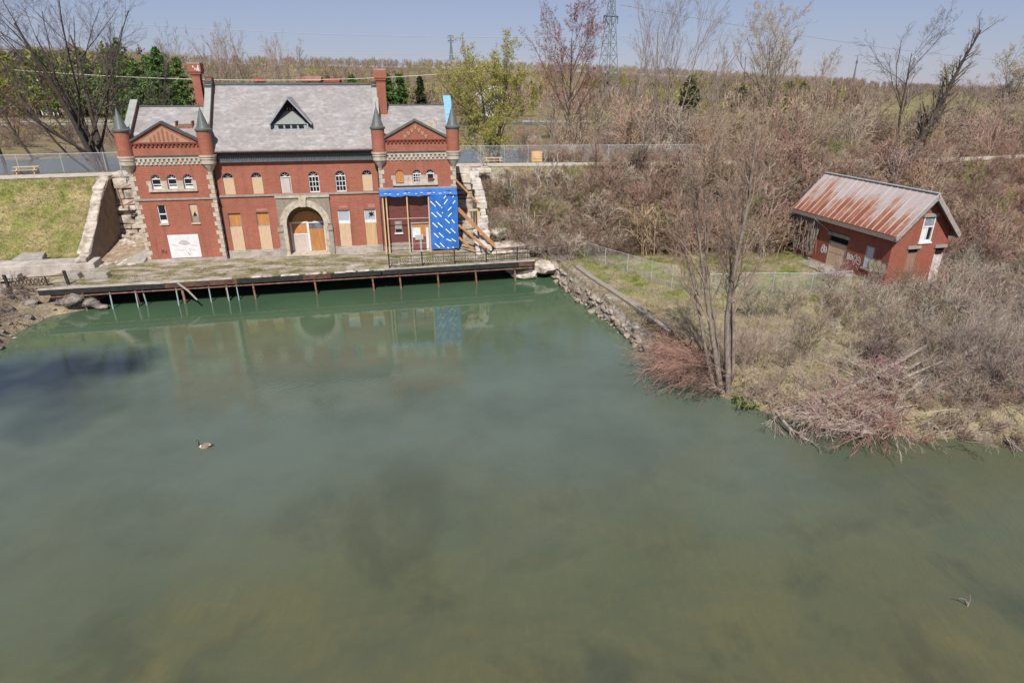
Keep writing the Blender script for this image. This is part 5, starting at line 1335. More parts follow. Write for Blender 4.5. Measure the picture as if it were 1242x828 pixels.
for xx in (x0, x1):
    for sg in (1, -1): hb(MB().bar((xx, -HW/2+sg*(ov), ze-.25), (xx, -HW/2, zr-.25), .05, .32, up=(0, 0, 1)), 'bargeboard', BARGE, ro)
hb(MB().box(x0+.02, x1-.02, -.0, ov-HW/2-.04, ze-.2, ze-.14), 'soffit', OLDWOOD, ro)
hb(MB().box(-.08, HL+.08, -HW-.08, .08, -.6, .18), 'plinth', CONC)
# long wall openings
d = hb(MB().box(4.95, 5.06, -.12, .0, 0, 2.5).box(7.24, 7.35, -.12, .0, 0, 2.5).box(5.06, 7.24, -.12, -.01, 2.42, 2.5), 'door', OLDWOOD)
hb(MB().box(5.06, 7.24, -.1, -.05, .18, 1.42).box(5.06, 7.24, -.1, -.045, 1.46, 2.42), 'door_leaf', PLY, d)
hb(MB().box(5.0, 7.3, -.28, -.2, 2.51, 3.05), 'dark_transom', HOLE, d)
hb(MB().box(4.7, 7.6, -.05, .12, 3.053, 3.34), 'lintel', STONE_GREY, d)
wi = hb(MB().box(1.75, 1.84, -.12, .0, 1.1, 3.1).box(2.61, 2.7, -.12, .0, 1.1, 3.1).box(1.84, 2.61, -.12, 0, 3.0, 3.1), 'window', GREYPAINT)
hb(MB().box(1.84, 2.61, -.1, -.04, 1.15, 3.0), 'grey_shutter', M('pale grey boards', [(.42, .45, .46), (.54, .56, .56)], 3, .7), wi)
hb(MB().box(1.6, 2.85, -.05, .1, .95, 1.097), 'sill', STONE_GREY, wi)
# gable openings
wi = hb(MB().box(-.02, .1, -3.85, -3.74, 3.87, 6.0).box(-.02, .1, -2.76, -2.65, 3.87, 6.0).box(-.01, .1, -3.74, -2.76, 5.1, 5.22).box(-.01, .1, -3.74, -2.76, 3.87, 4.02).box(-.005, .09, -3.3, -3.2, 4.02, 5.1), 'window', WHITE)
hb(MB().box(.1, .2, -3.74, -2.76, 3.9, 5.95), 'pane', HOLE, wi); hb(MB().box(.02, .06, -3.74, -2.76, 5.22, 5.95), 'upper_pane', M('dirty blue glass', [(.16, .18, .22), (.26, .29, .33)], 3, .3), wi)
hb(MB().box(.03, .06, -3.2, -2.76, 4.02, 5.1), 'white_board', WHITE, wi)
hb(MB().box(-.12, .05, -4.05, -2.45, 6.003, 6.28), 'lintel', STONE_GREY, wi); hb(MB().box(-.1, .05, -3.95, -2.55, 3.7, 3.867), 'sill', WHITE, wi)
wi = hb(MB().box(.03, .12, -2.8, -2.69, 1.35, 2.9).box(.03, .12, -1.91, -1.8, 1.35, 2.9).box(.05, .1, -2.69, -1.91, 1.35, 2.9), 'window', M('brown boards', [(.20, .11, .08), (.31, .19, .14)], 3, .8, sc=(1, 3, .4)))
hb(MB().box(.13, .2, -2.79, -1.81, 2.9, 3.3), 'gap', HOLE, wi); hb(MB().box(-.12, .05, -3.0, -1.6, 3.303, 3.56), 'lintel', STONE_GREY, wi)
wi = hb(MB().box(.02, .12, -5.6, -5.5, 0, 2.7).box(.02, .12, -4.75, -4.65, 0, 2.7).box(.04, .1, -5.5, -4.75, 0.02, 2.6), 'door', M('peeling white door', [(.30, .26, .23), (.62, .58, .56)], 3.5, .8, sc=(1, 1, .6)))
hb(MB().box(.13, .2, -5.59, -4.66, 2.7, 3.25), 'gap', HOLE, wi); hb(MB().box(-.12, .05, -5.75, -4.45, 3.253, 3.5), 'lintel', STONE_GREY, wi)
# graffiti: looping fat letters sprayed on the long wall
def graffiti(xc, zc, n, w_, h_, seed, mat, thick=.07, fill=False):
    r = np.random.default_rng(seed); g = MB()
    for i in range(n):
        cx = xc-(i-(n-1)/2)*w_*.92; pts = []
        k = 16; ph = r.uniform(0, 6.28); e = r.uniform(.6, 1.0)
        for j in range(k+1):
            t = 6.2832*j/k; rr = 1+.22*math.sin(2*t+ph)+.12*math.sin(3*t+ph*2)
            pts.append((cx+w_/2*rr*math.cos(t)*e, zc+h_/2*rr*math.sin(t)+r.normal()*.02))
        if fill: g.prism(pts[:-1], 'y', .0, .012+.002*i)
        else:
            for a, b_ in zip(pts, pts[1:]):
                g.bar((a[0], .004+.002*i, a[1]), (b_[0], .004+.002*i, b_[1]), .012, thick, up=(0, 1, 0)) if False else g.bar((a[0], .004+.002*i, a[1]), (b_[0], .004+.002*i, b_[1]), thick, .012, up=(0, 1, 0))
            g.bar((cx-w_*.3, .005, zc), (cx+w_*.25, .005, zc+h_*.2*r.uniform(-1, 1)), thick, .012, up=(0, 1, 0))
    return g
g1 = hb(graffiti(11.0, 1.1, 5, .62, .8, 3, SPRAYW, .14), 'graffiti', SPRAYW)
hb(graffiti(7.85, 1.5, 2, .4, .65, 7, SPRAYW, .11), 'graffiti', SPRAYW)
hb(graffiti(4.45, 1.6, 2, .36, .5, 9, SPRAYW, .1), 'graffiti', SPRAYW)
hb(graffiti(3.55, 1.5, 2, .5, .8, 6, SPRAYG, .1), 'graffiti', M('grey spray paint', [(.35, .31, .31), (.5, .47, .46)], 4, .7))
g = MB(); go_ = MB()
for i, (cx, cz, rx, rz_) in enumerate(((1.62, 1.55, .42, .55), (1.02, 1.62, .44, .62), (.42, 1.5, .40, .52))):
    lp = [(cx+rx*(1+.12*math.sin(3*t+i))*math.cos(t), cz+rz_*(1+.10*math.sin(2*t+i*2))*math.sin(t)) for t in [6.2832*j/18 for j in range(19)]]
    g.prism(lp[:-1], 'y', .002, .010+.003*i)
    for q0, q1 in zip(lp, lp[1:]): go_.bar((q0[0], .014+.003*i, q0[1]), (q1[0], .014+.003*i, q1[1]), .05, .008, up=(0, 1, 0))
    go_.bar((cx-.1, .016+.003*i, cz-.15), (cx+.12, .016+.003*i, cz+.1), .05, .008, up=(0, 1, 0))
gf = hb(g, 'graffiti', SPRAYC)
hb(go_, 'graffiti_outline', M('olive spray paint', [(.2, .17, .1), (.3, .26, .17)], 4, .7), gf)
# torn porch posts and vines at the far end
pm = MB()
rg = np.random.default_rng(44)
for i in range(26):
    x = 8.6+rg.uniform(0, 3.8); z1 = ze-.3; z0 = rg.uniform(0, 2.4)
    pm.tube([(x, .25+rg.uniform(-.15, .2), z1), (x+rg.normal()*.35, .3+rg.uniform(-.1, .2), (z0+z1)/2), (x+rg.normal()*.5, .25+rg.uniform(-.1, .4), z0)], [.03, .025, .015], 4)
for i in range(60):
    x = 9.6+rg.normal()*.25; pm.tube([(x, .15, rg.uniform(2.5, ze)), (x+rg.normal()*.2, .3, rg.uniform(.4, 2.2))], [.03, .012], 4)
tag(pm.build('dry_vines', DEADWOOD), 'dead grey vines hanging on the far end of the small house\'s front wall', 'vines').location = (HX, HY, HZ)
bpy.data.objects['dry_vines'].rotation_euler = (0, 0, HYAW)
hb(MB().bar((6.8, .1, 3.1), (9.4, .45, ze-.35), .07), 'loose_lath', OLDWOOD)
# paved strip by its long wall
sp_ = MB().box(3.5, 9.0, .1, 2.0, -.2, .12).build('doorstep_slab', STONE_GREY); sp_.location = (HX, HY, HZ); sp_.rotation_euler = (0, 0, HYAW); tag(sp_, 'broken pale slab in the grass before the small house door', 'slab')
# ------------------------------------------------------------------ goose
GO = empty('goose', (-16.4, 28.8, -.01), .1, 'brown goose with black neck swimming alone on the pond', 'goose')
def ell(secs, k=14):
    b = MB(); vs = []
    for x, z, ry, rz_ in secs:
        for j in range(k):
            a = 6.2832*j/k; vs.append((x, ry*math.cos(a), z+rz_*math.sin(a)))
    fs = [(i*k+j, i*k+(j+1) % k, (i+1)*k+(j+1) % k, (i+1)*k+j) for i in range(len(secs)-1) for j in range(k)]
    fs += [tuple(range(k-1, -1, -1)), tuple(range((len(secs)-1)*k, len(secs)*k))]
    return b.add(vs, fs)
def mat_goose():
    m, nt, bs = new_mat('goose plumage')
    t = nd(nt, 'ShaderNodeTexCoord'); sx = nd(nt, 'ShaderNodeSeparateXYZ'); nt.links.new(t.outputs['Object'], sx.inputs[0])
    c_ = ramp(nt, sx.outputs[2], [(.05, (.55, .47, .38)), (.13, (.36, .26, .18)), (.24, (.20, .13, .085))])
    # breast pale, tail black over white
    mx = nd(nt, 'ShaderNodeMapRange'); mx.inputs[1].default_value = -.38; mx.inputs[2].default_value = .45; nt.links.new(sx.outputs[0], mx.inputs[0])
    c2 = ramp(nt, mx.outputs[0], [(.0, (1, 1, 1)), (.16, (1, 1, 1)), (.22, (0, 0, 0)), (1., (0, 0, 0))])
    c_ = mixc(nt, c2, c_, (.62, .56, .48))
    c3 = ramp(nt, mx.outputs[0], [(0, (0, 0, 0)), (.80, (0, 0, 0)), (.84, (1, 1, 1)), (.95, (1, 1, 1))])
    c_ = mixc(nt, c3, c_, (.70, .66, .6))
    nt.links.new(c_, bs.inputs['Base Color']); bs.inputs['Roughness'].default_value = .8; return m
secs = [(-.36, .10, .03, .03), (-.33, .10, .10, .09), (-.22, .09, .165, .14), (-.05, .09, .19, .165), (.12, .10, .175, .15), (.26, .12, .13, .10), (.36, .15, .08, .055), (.42, .17, .05, .03)]
bd = ell(secs).build('body', mat_goose(), GO, smooth=True)
MB().hexa([(.36, -.06, .16), (.56, -.05, .20), (.56, .05, .20), (.36, .06, .16)], [(.36, -.06, .19), (.56, -.05, .215), (.56, .05, .215), (.36, .06, .19)]).build('tail', IRON, GO)
for sg in (-1, 1):
    ws = [(-.18, .15, .02, .03), (-.1, .17, .05, .07), (.08, .18, .055, .08), (.28, .20, .035, .05), (.46, .22, .01, .015)]
    wbm = ell(ws, 10); wbm.v = [(x, y+sg*.145, z) for x, y, z in wbm.v]
    wbm.build('wing', M('goose wing', [(.17, .11, .07), (.30, .21, .15)], 9, .8, sc=(.5, 3, 3)), GO, smooth=True)
nk = MB().tube([(-.28, 0, .12), (-.36, 0, .22), (-.375, 0, .34), (-.36, 0, .46), (-.385, 0, .52)], [.085, .06, .045, .04, .045], 10).build('neck', IRON, GO, smooth=True)
ell([(-.52, .535, .012, .012), (-.47, .54, .035, .032), (-.42, .545, .048, .05), (-.36, .54, .04, .045), (-.33, .53, .012, .015)], 10).build('head', IRON, GO, smooth=True)
MB().hexa([(-.50, -.02, .525), (-.58, -.012, .515), (-.58, .012, .515), (-.50, .02, .525)], [(-.50, -.018, .55), (-.58, -.01, .528), (-.58, .01, .528), (-.50, .018, .55)]).build('bill', IRON, GO)
ell([(-.455, .505, .02, .01), (-.42, .51, .051, .028), (-.385, .52, .046, .03), (-.37, .53, .02, .015)], 8).build('cheek_patch', WHITE, GO, smooth=True)
GO.scale = (.78, .78, .78)
# ------------------------------------------------------------------ car on the road
CA = empty('parked_car', (94.5, 181.2, 7.08), math.atan2(-5, 39), 'small white estate car on the road beyond the brush at right', 'car')
CW = M('white car paint', [(.72, .73, .74), (.76, .77, .78)], 1, .3, .5)
pf = [(-2.2, .35), (2.15, .35), (2.2, .62), (2.05, .85), (1.15, .98), (.55, 1.45), (-1.5, 1.5), (-2.05, 1.05), (-2.25, .8)]
MB().prism(pf, 'y', -.86, .86).build('body', CW, CA, bevel=.08)
MB().prism([(.98, 1.0), (.5, 1.38), (-1.42, 1.42), (-1.85, 1.03)], 'y', -.875, .875).build('window', PANE, CA)
for x in (-1.35, 1.35):
    for y in (-.8, .8):
        wh = MB(); k = 18
        wh.hexa([(x+.33*math.cos(6.2832*j/k), y-.11, .33+.33*math.sin(6.2832*j/k)) for j in range(k)], [(x+.33*math.cos(6.2832*j/k), y+.11, .33+.33*math.sin(6.2832*j/k)) for j in range(k)])
        wo = wh.build('wheel', IRON, CA)
        rm = MB().hexa([(x+.19*math.cos(6.2832*j/k), y-.12, .33+.19*math.sin(6.2832*j/k)) for j in range(k)], [(x+.19*math.cos(6.2832*j/k), y+.12, .33+.19*math.sin(6.2832*j/k)) for j in range(k)])
        rm.build('rim', GALV, wo)
MB().box(2.1, 2.23, -.75, -.45, .6, .75).build('headlight', WHITE, CA); MB().box(2.1, 2.23, .45, .75, .6, .75).build('headlight', WHITE, CA)
# guard rails
def road_y(x): return np.interp(x, [p[0] for p in ROAD], [p[1] for p in ROAD])
def guard(x0, x1, d, label, z=7.05, tall=.8):
    y0 = float(road_y(x0))+d; e = empty('guard_rail', (x0, y0, z), 0, label, 'guard rail')
    n = max(3, int((x1-x0)/8)); L = [((x1-x0)*i/n, float(road_y(x0+(x1-x0)*i/n))+d-y0) for i in range(n+1)]
    b = MB()
    for p, q in zip(L, L[1:]):
        b.bar((p[0], p[1], tall), (q[0], q[1], tall), .1, .34); b.bar((p[0], p[1]-.04, tall-.0), (q[0], q[1]-.04, tall), .12, .1)
    b.build('rail', GALV, e)
    for p in L: MB().box(p[0]-.08, p[0]+.08, p[1]+.06, p[1]+.2, -.05, tall+.05).build('post', OLDWOOD, e)
guard(-175, -98, -7.0, 'pale road barrier across the left background, nearer of two', tall=1.0)
guard(-175, -98, 7.5, 'pale road barrier across the left background, farther of two', tall=1.0)
guard(3, 62, -7.0, 'pale road barrier behind the trees right of the willow', tall=1.0)
guard(118, 185, -7.0, 'white road barrier at the far right picture edge', tall=1.0)
# ------------------------------------------------------------------ transmission towers, cables
def pylon(loc, h, w, label, arms, name='transmission_tower', t=.16):
    e = empty(name, loc, .5, label, 'pylon'); b = MB()
    wd_ = lambda z: w*(1-.72*min(z/(h*.62), 1)) if z < h*.62 else w*.28*(1-.75*(z-h*.62)/(h*.38))
    n = 14; zs_ = [h*i/n for i in range(n+1)]
    for za_, zb_ in zip(zs_, zs_[1:]):
        A = [(sx*wd_(za_)/2, sy*wd_(za_)/2, za_) for sx, sy in ((-1, -1), (1, -1), (1, 1), (-1, 1))]
        B = [(sx*wd_(zb_)/2, sy*wd_(zb_)/2, zb_) for sx, sy in ((-1, -1), (1, -1), (1, 1), (-1, 1))]
        for i in range(4):
            j = (i+1) % 4
            b.bar(A[i], B[i], t); b.bar(A[i], B[j], t*.6); b.bar(A[j], B[i], t*.6); b.bar(B[i], B[j], t*.6)
    b.build('lattice_mast', M('grey green steel', [(.13, .15, .15), (.2, .22, .22)], 2, .7), e)
    for z, l in arms:
        a = MB().bar((-l, 0, z), (l, 0, z), t*2.2); a.bar((-l, 0, z), (-.6, 0, z-2.8), t).bar((l, 0, z), (.6, 0, z-2.8), t).bar((-l, 0, z), (-.6, .6, z+1.2), t*.8).bar((l, 0, z), (.6, .6, z+1.2), t*.8)
        a.build('crossarm', LEAD_DK, e)
        for sg in (-1, 1): MB().tube([(sg*(l-.1), 0, z-.1), (sg*(l-.1), 0, z-2.4)], .13, 6).build('insulator', LEAD_DK, e)
    return e
TY = 260.0
pylon((36.6, TY, 7), 57, 7.5, 'tall grey green lattice transmission tower between bare trees', ((55, 4.6), (45.2, 3.9), (33.5, 3.3)), t=.17)
pylon((-67, 760, 40), 26, 4, 'tiny far transmission tower above the wooded skyline behind the willow', ((24.5, 3.5), (20, 3.5)), t=.26)
pylon((352, 700, 8), 36, 2.4, 'tiny far lattice mast on the skyline in the right half', ((30, 1.5),), t=.22)
# sagging cable across the front of the roofs and two high lines
def cable(pts, r, mat, label, name='cable'):
    b = MB(); L = []
    p, q, sag = pts
    for i in range(25):
        t = i/24; L.append((p[0]+(q[0]-p[0])*t, p[1]+(q[1]-p[1])*t, p[2]+(q[2]-p[2])*t-4*sag*t*(1-t)))
    o = L[0]; b.tube([(x-o[0], y-o[1], z-o[2]) for x, y, z in L], r, 6); ob = b.build(name, mat); ob.location = o
    return tag(ob, label, 'cable')
def at(px, pyy, Y):
    u = (px-621)/F_PX; v = (pyy-414)/F_PX; sp, cp_ = math.sin(PITCH), math.cos(PITCH)
    d = (u, cp_-v*sp, -(sp+v*cp_)); t = Y/d[1]; return (d[0]*t, Y, CAMZ+d[2]*t)
cable((at(16, 85, 92), at(610, 83, 120), 1.6), .045, CABLE, 'pale yellow cable crossing behind the powerhouse chimneys')
cable((at(-20, 15, 250), at(760, 44, 262), 3), .10, CABLE_G, 'faint upper power line across the sky at left')
cable((at(-20, 58, 250), at(760, 66, 262), 1), .08, CABLE_G, 'faint lower power line just above the left skyline')
cable((at(752, 6, 260), at(1260, 75, 700), 4), .12, CABLE_G, 'faint power line running from the tall tower to the right')
# far poles
for px, pt, pb_, Y, lab, mt in ((903, 69, 105, 320, 'dark bare pole on the skyline left of the pale budding tree', BARK_D), (1010, 68, 96, 420, 'thin pale mast on the right skyline', GALV), (1036, 88, 98, 420, 'short thin pole on the right skyline', BARK)):
    a = at(px, pb_, Y); b2 = at(px+1.5, pt, Y); o = MB().tube([(0, 0, -6), (b2[0]-a[0], 0, b2[2]-a[2])], [.22, .12], 6).build('utility_pole', mt); o.location = a; tag(o, lab, 'pole')
# far buildings
def barn(px, pyy, Y, w_, d_, h_, rh, wall, roof, name, label, rz_=0.1):
    a = at(px, pyy, Y); z = float(ground_h(a[0], a[1])); z = min(z, a[2])
    e = empty(name, (a[0], a[1], a[2]-h_*.6), rz_, label, 'building')
    MB().prism([(-d_/2, -8), (d_/2, -8), (d_/2, h_), (0, h_+rh), (-d_/2, h_)], 'x', -w_/2, w_/2).build('wall', wall, e)
    b = MB()
    for sg in (-1, 1): b.hexa([(-w_/2-.4, sg*(d_/2+.5), h_-.2), (w_/2+.4, sg*(d_/2+.5), h_-.2), (w_/2+.4, 0, h_+rh), (-w_/2-.4, 0, h_+rh)], [(-w_/2-.4, sg*(d_/2+.5), h_+.1), (w_/2+.4, sg*(d_/2+.5), h_+.1), (w_/2+.4, 0, h_+rh+.3), (-w_/2-.4, 0, h_+rh+.3)])
    b.build('roof', roof, e)
    for i in range(max(1, int(w_/6))): MB().box(-w_/2+2+i*6, -w_/2+3.4+i*6, -d_/2-.08, -d_/2+.1, h_*.45, h_*.8).build('window', PANE, e)
    return e
REDW = M('red barn boards', [(.17, .035, .03), (.26, .06, .05)], 1, .8); TERR = M('terracotta roofing', [(.24, .10, .075), (.33, .16, .12)], 1, .8)
barn(376, 101, 300, 10, 8, 2.4, 1.6, REDW, TERR, 'barn', 'low far barn with a terracotta roof above the slate ridge, left one')
barn(398, 102, 320, 11, 8, 2.2, 1.2, REDW, REDW, 'barn', 'low far red roofed barn above the slate ridge, right one')
barn(316, 101, 300, 3.5, 4, 2.0, 1.0, REDW, REDW, 'barn', 'tiny far red shed above the left part of the slate ridge')
barn(597, 120, 215, 6, 7, 3.2, 2.2, WHITE, WHITE, 'white_house', 'far white house peeping out left of the willow', .9)
barn(66, 104, 235, 9, 8, 3.0, 1.8, WHITE, WHITE, 'white_house', 'far white house behind the left bare tree', .2)
# ------------------------------------------------------------------ plants
def gh(x, y): return float(ground_h(np.array([x]), np.array([y]))[0])
def tint(rng, base, n, j=.18):
    b = np.array(base)[None]*rng.uniform(1-j, 1+j, (n, 1)); return b*rng.uniform(1-j*.4, 1+j*.4, (n, 3))
def make_tree(name, loc, stems, levels, label, bark, twig_col, seed, group=None, leaf=None, cat='tree', trunk_k=7, trunk_levels=1, twig_r=1.0, sink=.3):
    """stems: list of (offset xyz, direction, length, radius, wobble, tropism)"""
    rng = np.random.default_rng(seed)
    e = empty(name, loc, 0, label, cat, group)
    T = []; C = []; Lf = []
    for (off, d, L, r, wb, tp) in stems:
        lv = grow(rng, (off[0], off[1], off[2]-sink), d, L, r, levels, trunk_m=9, wob=wb, trop=tp, taper=.2)
        for i, (P, Rr) in enumerate(lv):
            if i <= trunk_levels: T.append(tubes(P, Rr, trunk_k if i == 0 else 5))
            else: C.append(tubes(P, np.maximum(Rr*twig_r, .008*twig_r), 3))
        if leaf:
            n, sz, sp = leaf[:3]; Lf.append(leaves(rng, lv[-1][0], n, sz, sp))
    V, Q = join_tubes(T); np_mesh('trunk', V, Q, mat=bark, parent=e, smooth=True)
    V, Q = join_tubes(C); np_mesh('crown', V, Q, mat=PLANT, parent=e, col=np.repeat(tint(rng, twig_col, 1, .05), len(V), 0))
    if leaf:
        V, Q = join_tubes(Lf); cc = np.repeat(tint(rng, leaf[3], len(Q), .3), 4, 0)
        np_mesh('foliage', V, Q, mat=LEAFM, parent=e, col=cc)
    return e
def height(px_top, Y, z0):
    sp, cp_ = math.sin(PITCH), math.cos(PITCH); v = (px_top-414)/F_PX
    return CAMZ-(sp+v*cp_)/(cp_-v*sp)*Y-z0
STD = [(14, .25, 42, .52, 5, .10, .06), (8, .2, 40, .50, 4, .10, .04), (5, .2, 38, .5, 3, .12, .03), (4, .2, 35, .5, 2, .1, .02)]
UPR = [(14, .15, 20, .5, 5, .06, .05), (6, .2, 22, .5, 4, .07, .05), (4, .2, 26, .5, 3, .1, .04), (3, .2, 28, .5, 2, .1, .02)]
GREYT = (.27, .215, .18); REDT = (.27, .155, .125); DARKT = (.13, .105, .09); PALET = (.36, .30, .22)
def tree_at(px, Y, ytop, name, label, bark, col, seed, levels=STD, lean=(0, 0), r=None, stems=1, group=None, leaf=None, z0=None, spread=1, **kw):
    kw.setdefault('twig_r', max(1, Y/85))
    a = at(px, 150, Y); x = a[0]; z = gh(x, Y) if z0 is None else z0
    H = height(ytop, Y, z)
    r = r or .02*H
    rng = np.random.default_rng(seed+500)
    L = levels[0]
    reach = 1+L[3]*.35*(1 if L[2] < 35 else .55)
    st = []
    for i in range(stems):
        a_ = 6.28*i/stems+rng.uniform(0, 1)
        sp_ = 0 if stems == 1 else rng.uniform(.12, .32)*spread
        st.append(((.3*math.cos(a_)*(stems > 1), .3*math.sin(a_)*(stems > 1), 0), (lean[0]+sp_*math.cos(a_), lean[1]+sp_*math.sin(a_), 1), H/reach*rng.uniform(.9, 1.02), r*rng.uniform(.75, 1), .05, .03))
    return make_tree(name, (x, Y, z), st, levels, label, bark, col, seed, group, leaf, **kw)
# --- trees one can tell apart
tree_at(113, 76, -30, 'bare_tree', 'large dark bare tree behind the fence left of the powerhouse, trunk forked low', BARK_D, DARKT, 11, [(9, .12, 36, .75, 7, .08, .06), (7, .2, 38, .5, 5, .1, .05), (5, .2, 36, .5, 3, .12, .03), (4, .2, 35, .5, 2, .1, .02)], lean=(-.2, .05), r=.42, stems=3, spread=.5)
tree_at(150, 82, 30, 'bare_tree', 'slimmer dark bare tree just right of the large forked one', BARK_D, DARKT, 12, UPR, lean=(.1, 0), r=.2, stems=2)
tree_at(-6, 88, -40, 'bare_tree', 'reddish budding bare tree cut by the left picture edge', BARK_D, (.24, .11, .09), 13, STD, lean=(-.12, 0), r=.3)
tree_at(30, 95, 75, 'bare_tree', 'low leaning reddish bare tree near the left picture edge', BARK_D, (.25, .13, .11), 14, STD, lean=(-.35, 0), r=.25)
tree_at(216, 170, 46, 'bare_tree', 'thin bare poplar top left of the left chimney', BARK_W, GREYT, 15, UPR, r=.16)
tree_at(229, 175, 45, 'bare_tree', 'thin bare poplar top directly above the left chimney', BARK_W, GREYT, 16, UPR, r=.16)
for i, (px, yt) in enumerate(((263, 45), (272, 38), (282, 36), (292, 40), (300, 52))):
    tree_at(px, 165+i*4, yt, 'bare_tree', ['leftmost pale poplar of the clump behind the slate ridge', 'second pale poplar from the left in the clump behind the ridge', 'middle and tallest pale poplar of the clump behind the ridge', 'fourth pale poplar from the left in the clump behind the ridge', 'rightmost shorter poplar of the clump behind the ridge'][i], BARK_W, (.33, .26, .21), 20+i, UPR, r=.15, group='poplar clump behind the ridge')
for i, (px, yt) in enumerate(((338, 48), (350, 44), (362, 50))):
    tree_at(px, 175+i*4, yt, 'bare_tree', ['left poplar of the three behind the dormer', 'middle poplar of the three behind the dormer', 'right poplar of the three behind the dormer'][i], BARK_W, (.33, .26, .21), 30+i, UPR, r=.15, group='poplars behind the dormer')
WIL = [(13, .12, 50, .62, 6, .10, .10), (8, .2, 42, .5, 5, .12, .02), (6, .15, 45, .55, 4, .10, -.06), (5, .15, 38, .6, 3, .08, -.14)]
tree_at(599, 92, 70, 'willow', 'yellow green budding willow behind the fence right of the powerhouse', BARK_D, (.34, .31, .10), 41, WIL, r=.38, stems=2, leaf=(5, .10, .12, (.36, .335, .10)))
tree_at(687, 104, 12, 'bare_tree', 'tall rounded reddish bare maple near the picture\'s top middle', BARK_D, REDT, 42, [(16, .22, 34, .62, 6, .08, .07), (9, .2, 34, .5, 4, .1, .05), (6, .2, 36, .5, 3, .12, .03), (4, .2, 35, .5, 2, .1, .02)], r=.34, leaf=(2, .09, .08, (.26, .10, .08)))
tree_at(672, 83, 70, 'bare_tree', 'thin straight bare trunk in front of the maple, by the path', BARK, GREYT, 43, [(22, .3, 45, .22, 4, .1, .05), (6, .2, 40, .45, 3, .1, .03), (4, .2, 38, .5, 2, .1, .02)], r=.15)
tree_at(764, 140, 48, 'bare_tree', 'sparse crooked bare tree right beside the transmission tower', BARK_W, GREYT, 44, UPR, r=.22, lean=(.08, 0))
tree_at(803, 90, -12, 'bare_tree', 'tall fan shaped bare tree right of the transmission tower', BARK, GREYT, 45, [(6, .10, 20, .8, 7, .06, .05), (7, .25, 26, .4, 4, .08, .05), (5, .2, 30, .5, 3, .1, .04), (3, .2, 30, .5, 2, .1, .02)], r=.17, stems=4)
tree_at(866, 150, 52, 'bare_tree', 'small faint bare tree on the skyline right of the fan shaped one', BARK_W, GREYT, 46, UPR, r=.14)
tree_at(926, 140, 14, 'budding_tree', 'pale budding poplar standing alone against the sky', BARK, PALET, 47, [(12, .2, 30, .62, 6, .08, .07), (8, .2, 32, .5, 4, .1, .05), (6, .2, 34, .5, 3, .12, .03), (4, .2, 35, .5, 2, .1, .02)], r=.34, stems=2, leaf=(1, .10, .12, (.46, .40, .27)))
tree_at(984, 145, 60, 'budding_tree', 'smaller pale budding tree right of the lone poplar', BARK, PALET, 48, UPR, r=.18, leaf=(1, .09, .12, (.42, .37, .26)))
tree_at(1092, 98, 40, 'bare_tree', 'dark bare tree with broken crooked trunk left of the leaning one', BARK_D, DARKT, 49, [(9, .35, 40, .6, 6, .1, .10), (8, .2, 34, .5, 4, .1, .06), (5, .2, 36, .5, 3, .12, .03), (4, .2, 35, .5, 2, .1, .02)], r=.3, lean=(.03, 0))
tree_at(1112, 84, 14, 'leaning_tree', 'tall leaning bare tree by the path at right, tilting towards the picture edge', BARK_D, GREYT, 50, [(30, .12, 34, .20, 5, .08, .04), (6, .2, 34, .5, 4, .1, .04), (5, .2, 36, .5, 3, .12, .03), (3, .2, 35, .5, 2, .1, .02)], r=.42, lean=(.42, -.02))
tree_at(1122, 84.6, 60, 'leaning_tree', 'second leaning trunk with fresh green leaves beside the tall leaning tree', BARK_D, GREYT, 51, [(22, .15, 34, .24, 5, .08, .05), (6, .2, 34, .5, 4, .1, .05), (5, .2, 36, .5, 3, .12, .03)], r=.32, lean=(.22, 0), leaf=(1, .11, .2, (.24, .27, .06)))
tree_at(1213, 130, 62, 'budding_tree', 'pale tan budding tree near the right picture edge', BARK, PALET, 52, STD, r=.3, stems=2, leaf=(1, .10, .12, (.45, .38, .28)))
tree_at(1165, 118, 105, 'bare_tree', 'low dark bare tree between the leaning tree and right edge', BARK_D, GREYT, 53, STD, r=.2)
tree_at(1250, 110, 70, 'bare_tree', 'bare tree cut by the right picture edge', BARK, PALET, 54, STD, r=.25)
# crooked limbs over the path
tree_at(728, 74, 150, 'crooked_tree', 'small dark crooked tree on the bank below the path, left one', BARK_D, GREYT, 55, [(7, .3, 50, .7, 6, .16, .06), (6, .2, 40, .5, 4, .12, .04), (5, .2, 38, .5, 3, .12, .02)], r=.12, lean=(-.35, 0))
tree_at(768, 72, 138, 'crooked_tree', 'small dark crooked tree on the bank below the path, right one', BARK_D, GREYT, 56, [(7, .3, 50, .7, 6, .16, .06), (6, .2, 40, .5, 4, .12, .04), (5, .2, 38, .5, 3, .12, .02)], r=.13, lean=(.35, 0))
# --- the big bank tree
bx, by = 13.4, 34.6
make_tree('bank_tree', (bx, by, gh(bx, by)), [((0, 0, 0), (-.12, .12, 1), 15.5, .21, .04, .03), ((-.4, .2, 0), (-.22, .12, 1), 13.8, .19, .05, .03), ((-.7, .4, 0), (-.33, .14, 1), 11.5, .13, .06, .04), ((.4, .3, 0), (.02, .15, 1), 12.5, .13, .06, .03), ((.2, .4, 0), (-.06, .2, 1), 13.8, .12, .06, .03), ((-.2, .5, 0), (-.17, .22, 1), 13.0, .10, .06, .03)],
          [(11, .30, 22, .33, 6, .09, .07), (6, .15, 28, .48, 4, .1, .06), (5, .2, 32, .5, 3, .12, .04), (3, .2, 30, .55, 2, .1, .03)], 'tall bare multi stemmed tree rooted at the edge of the right bank', BARK, (.32, .225, .175), 61, trunk_k=8, twig_r=.85, trunk_levels=0)
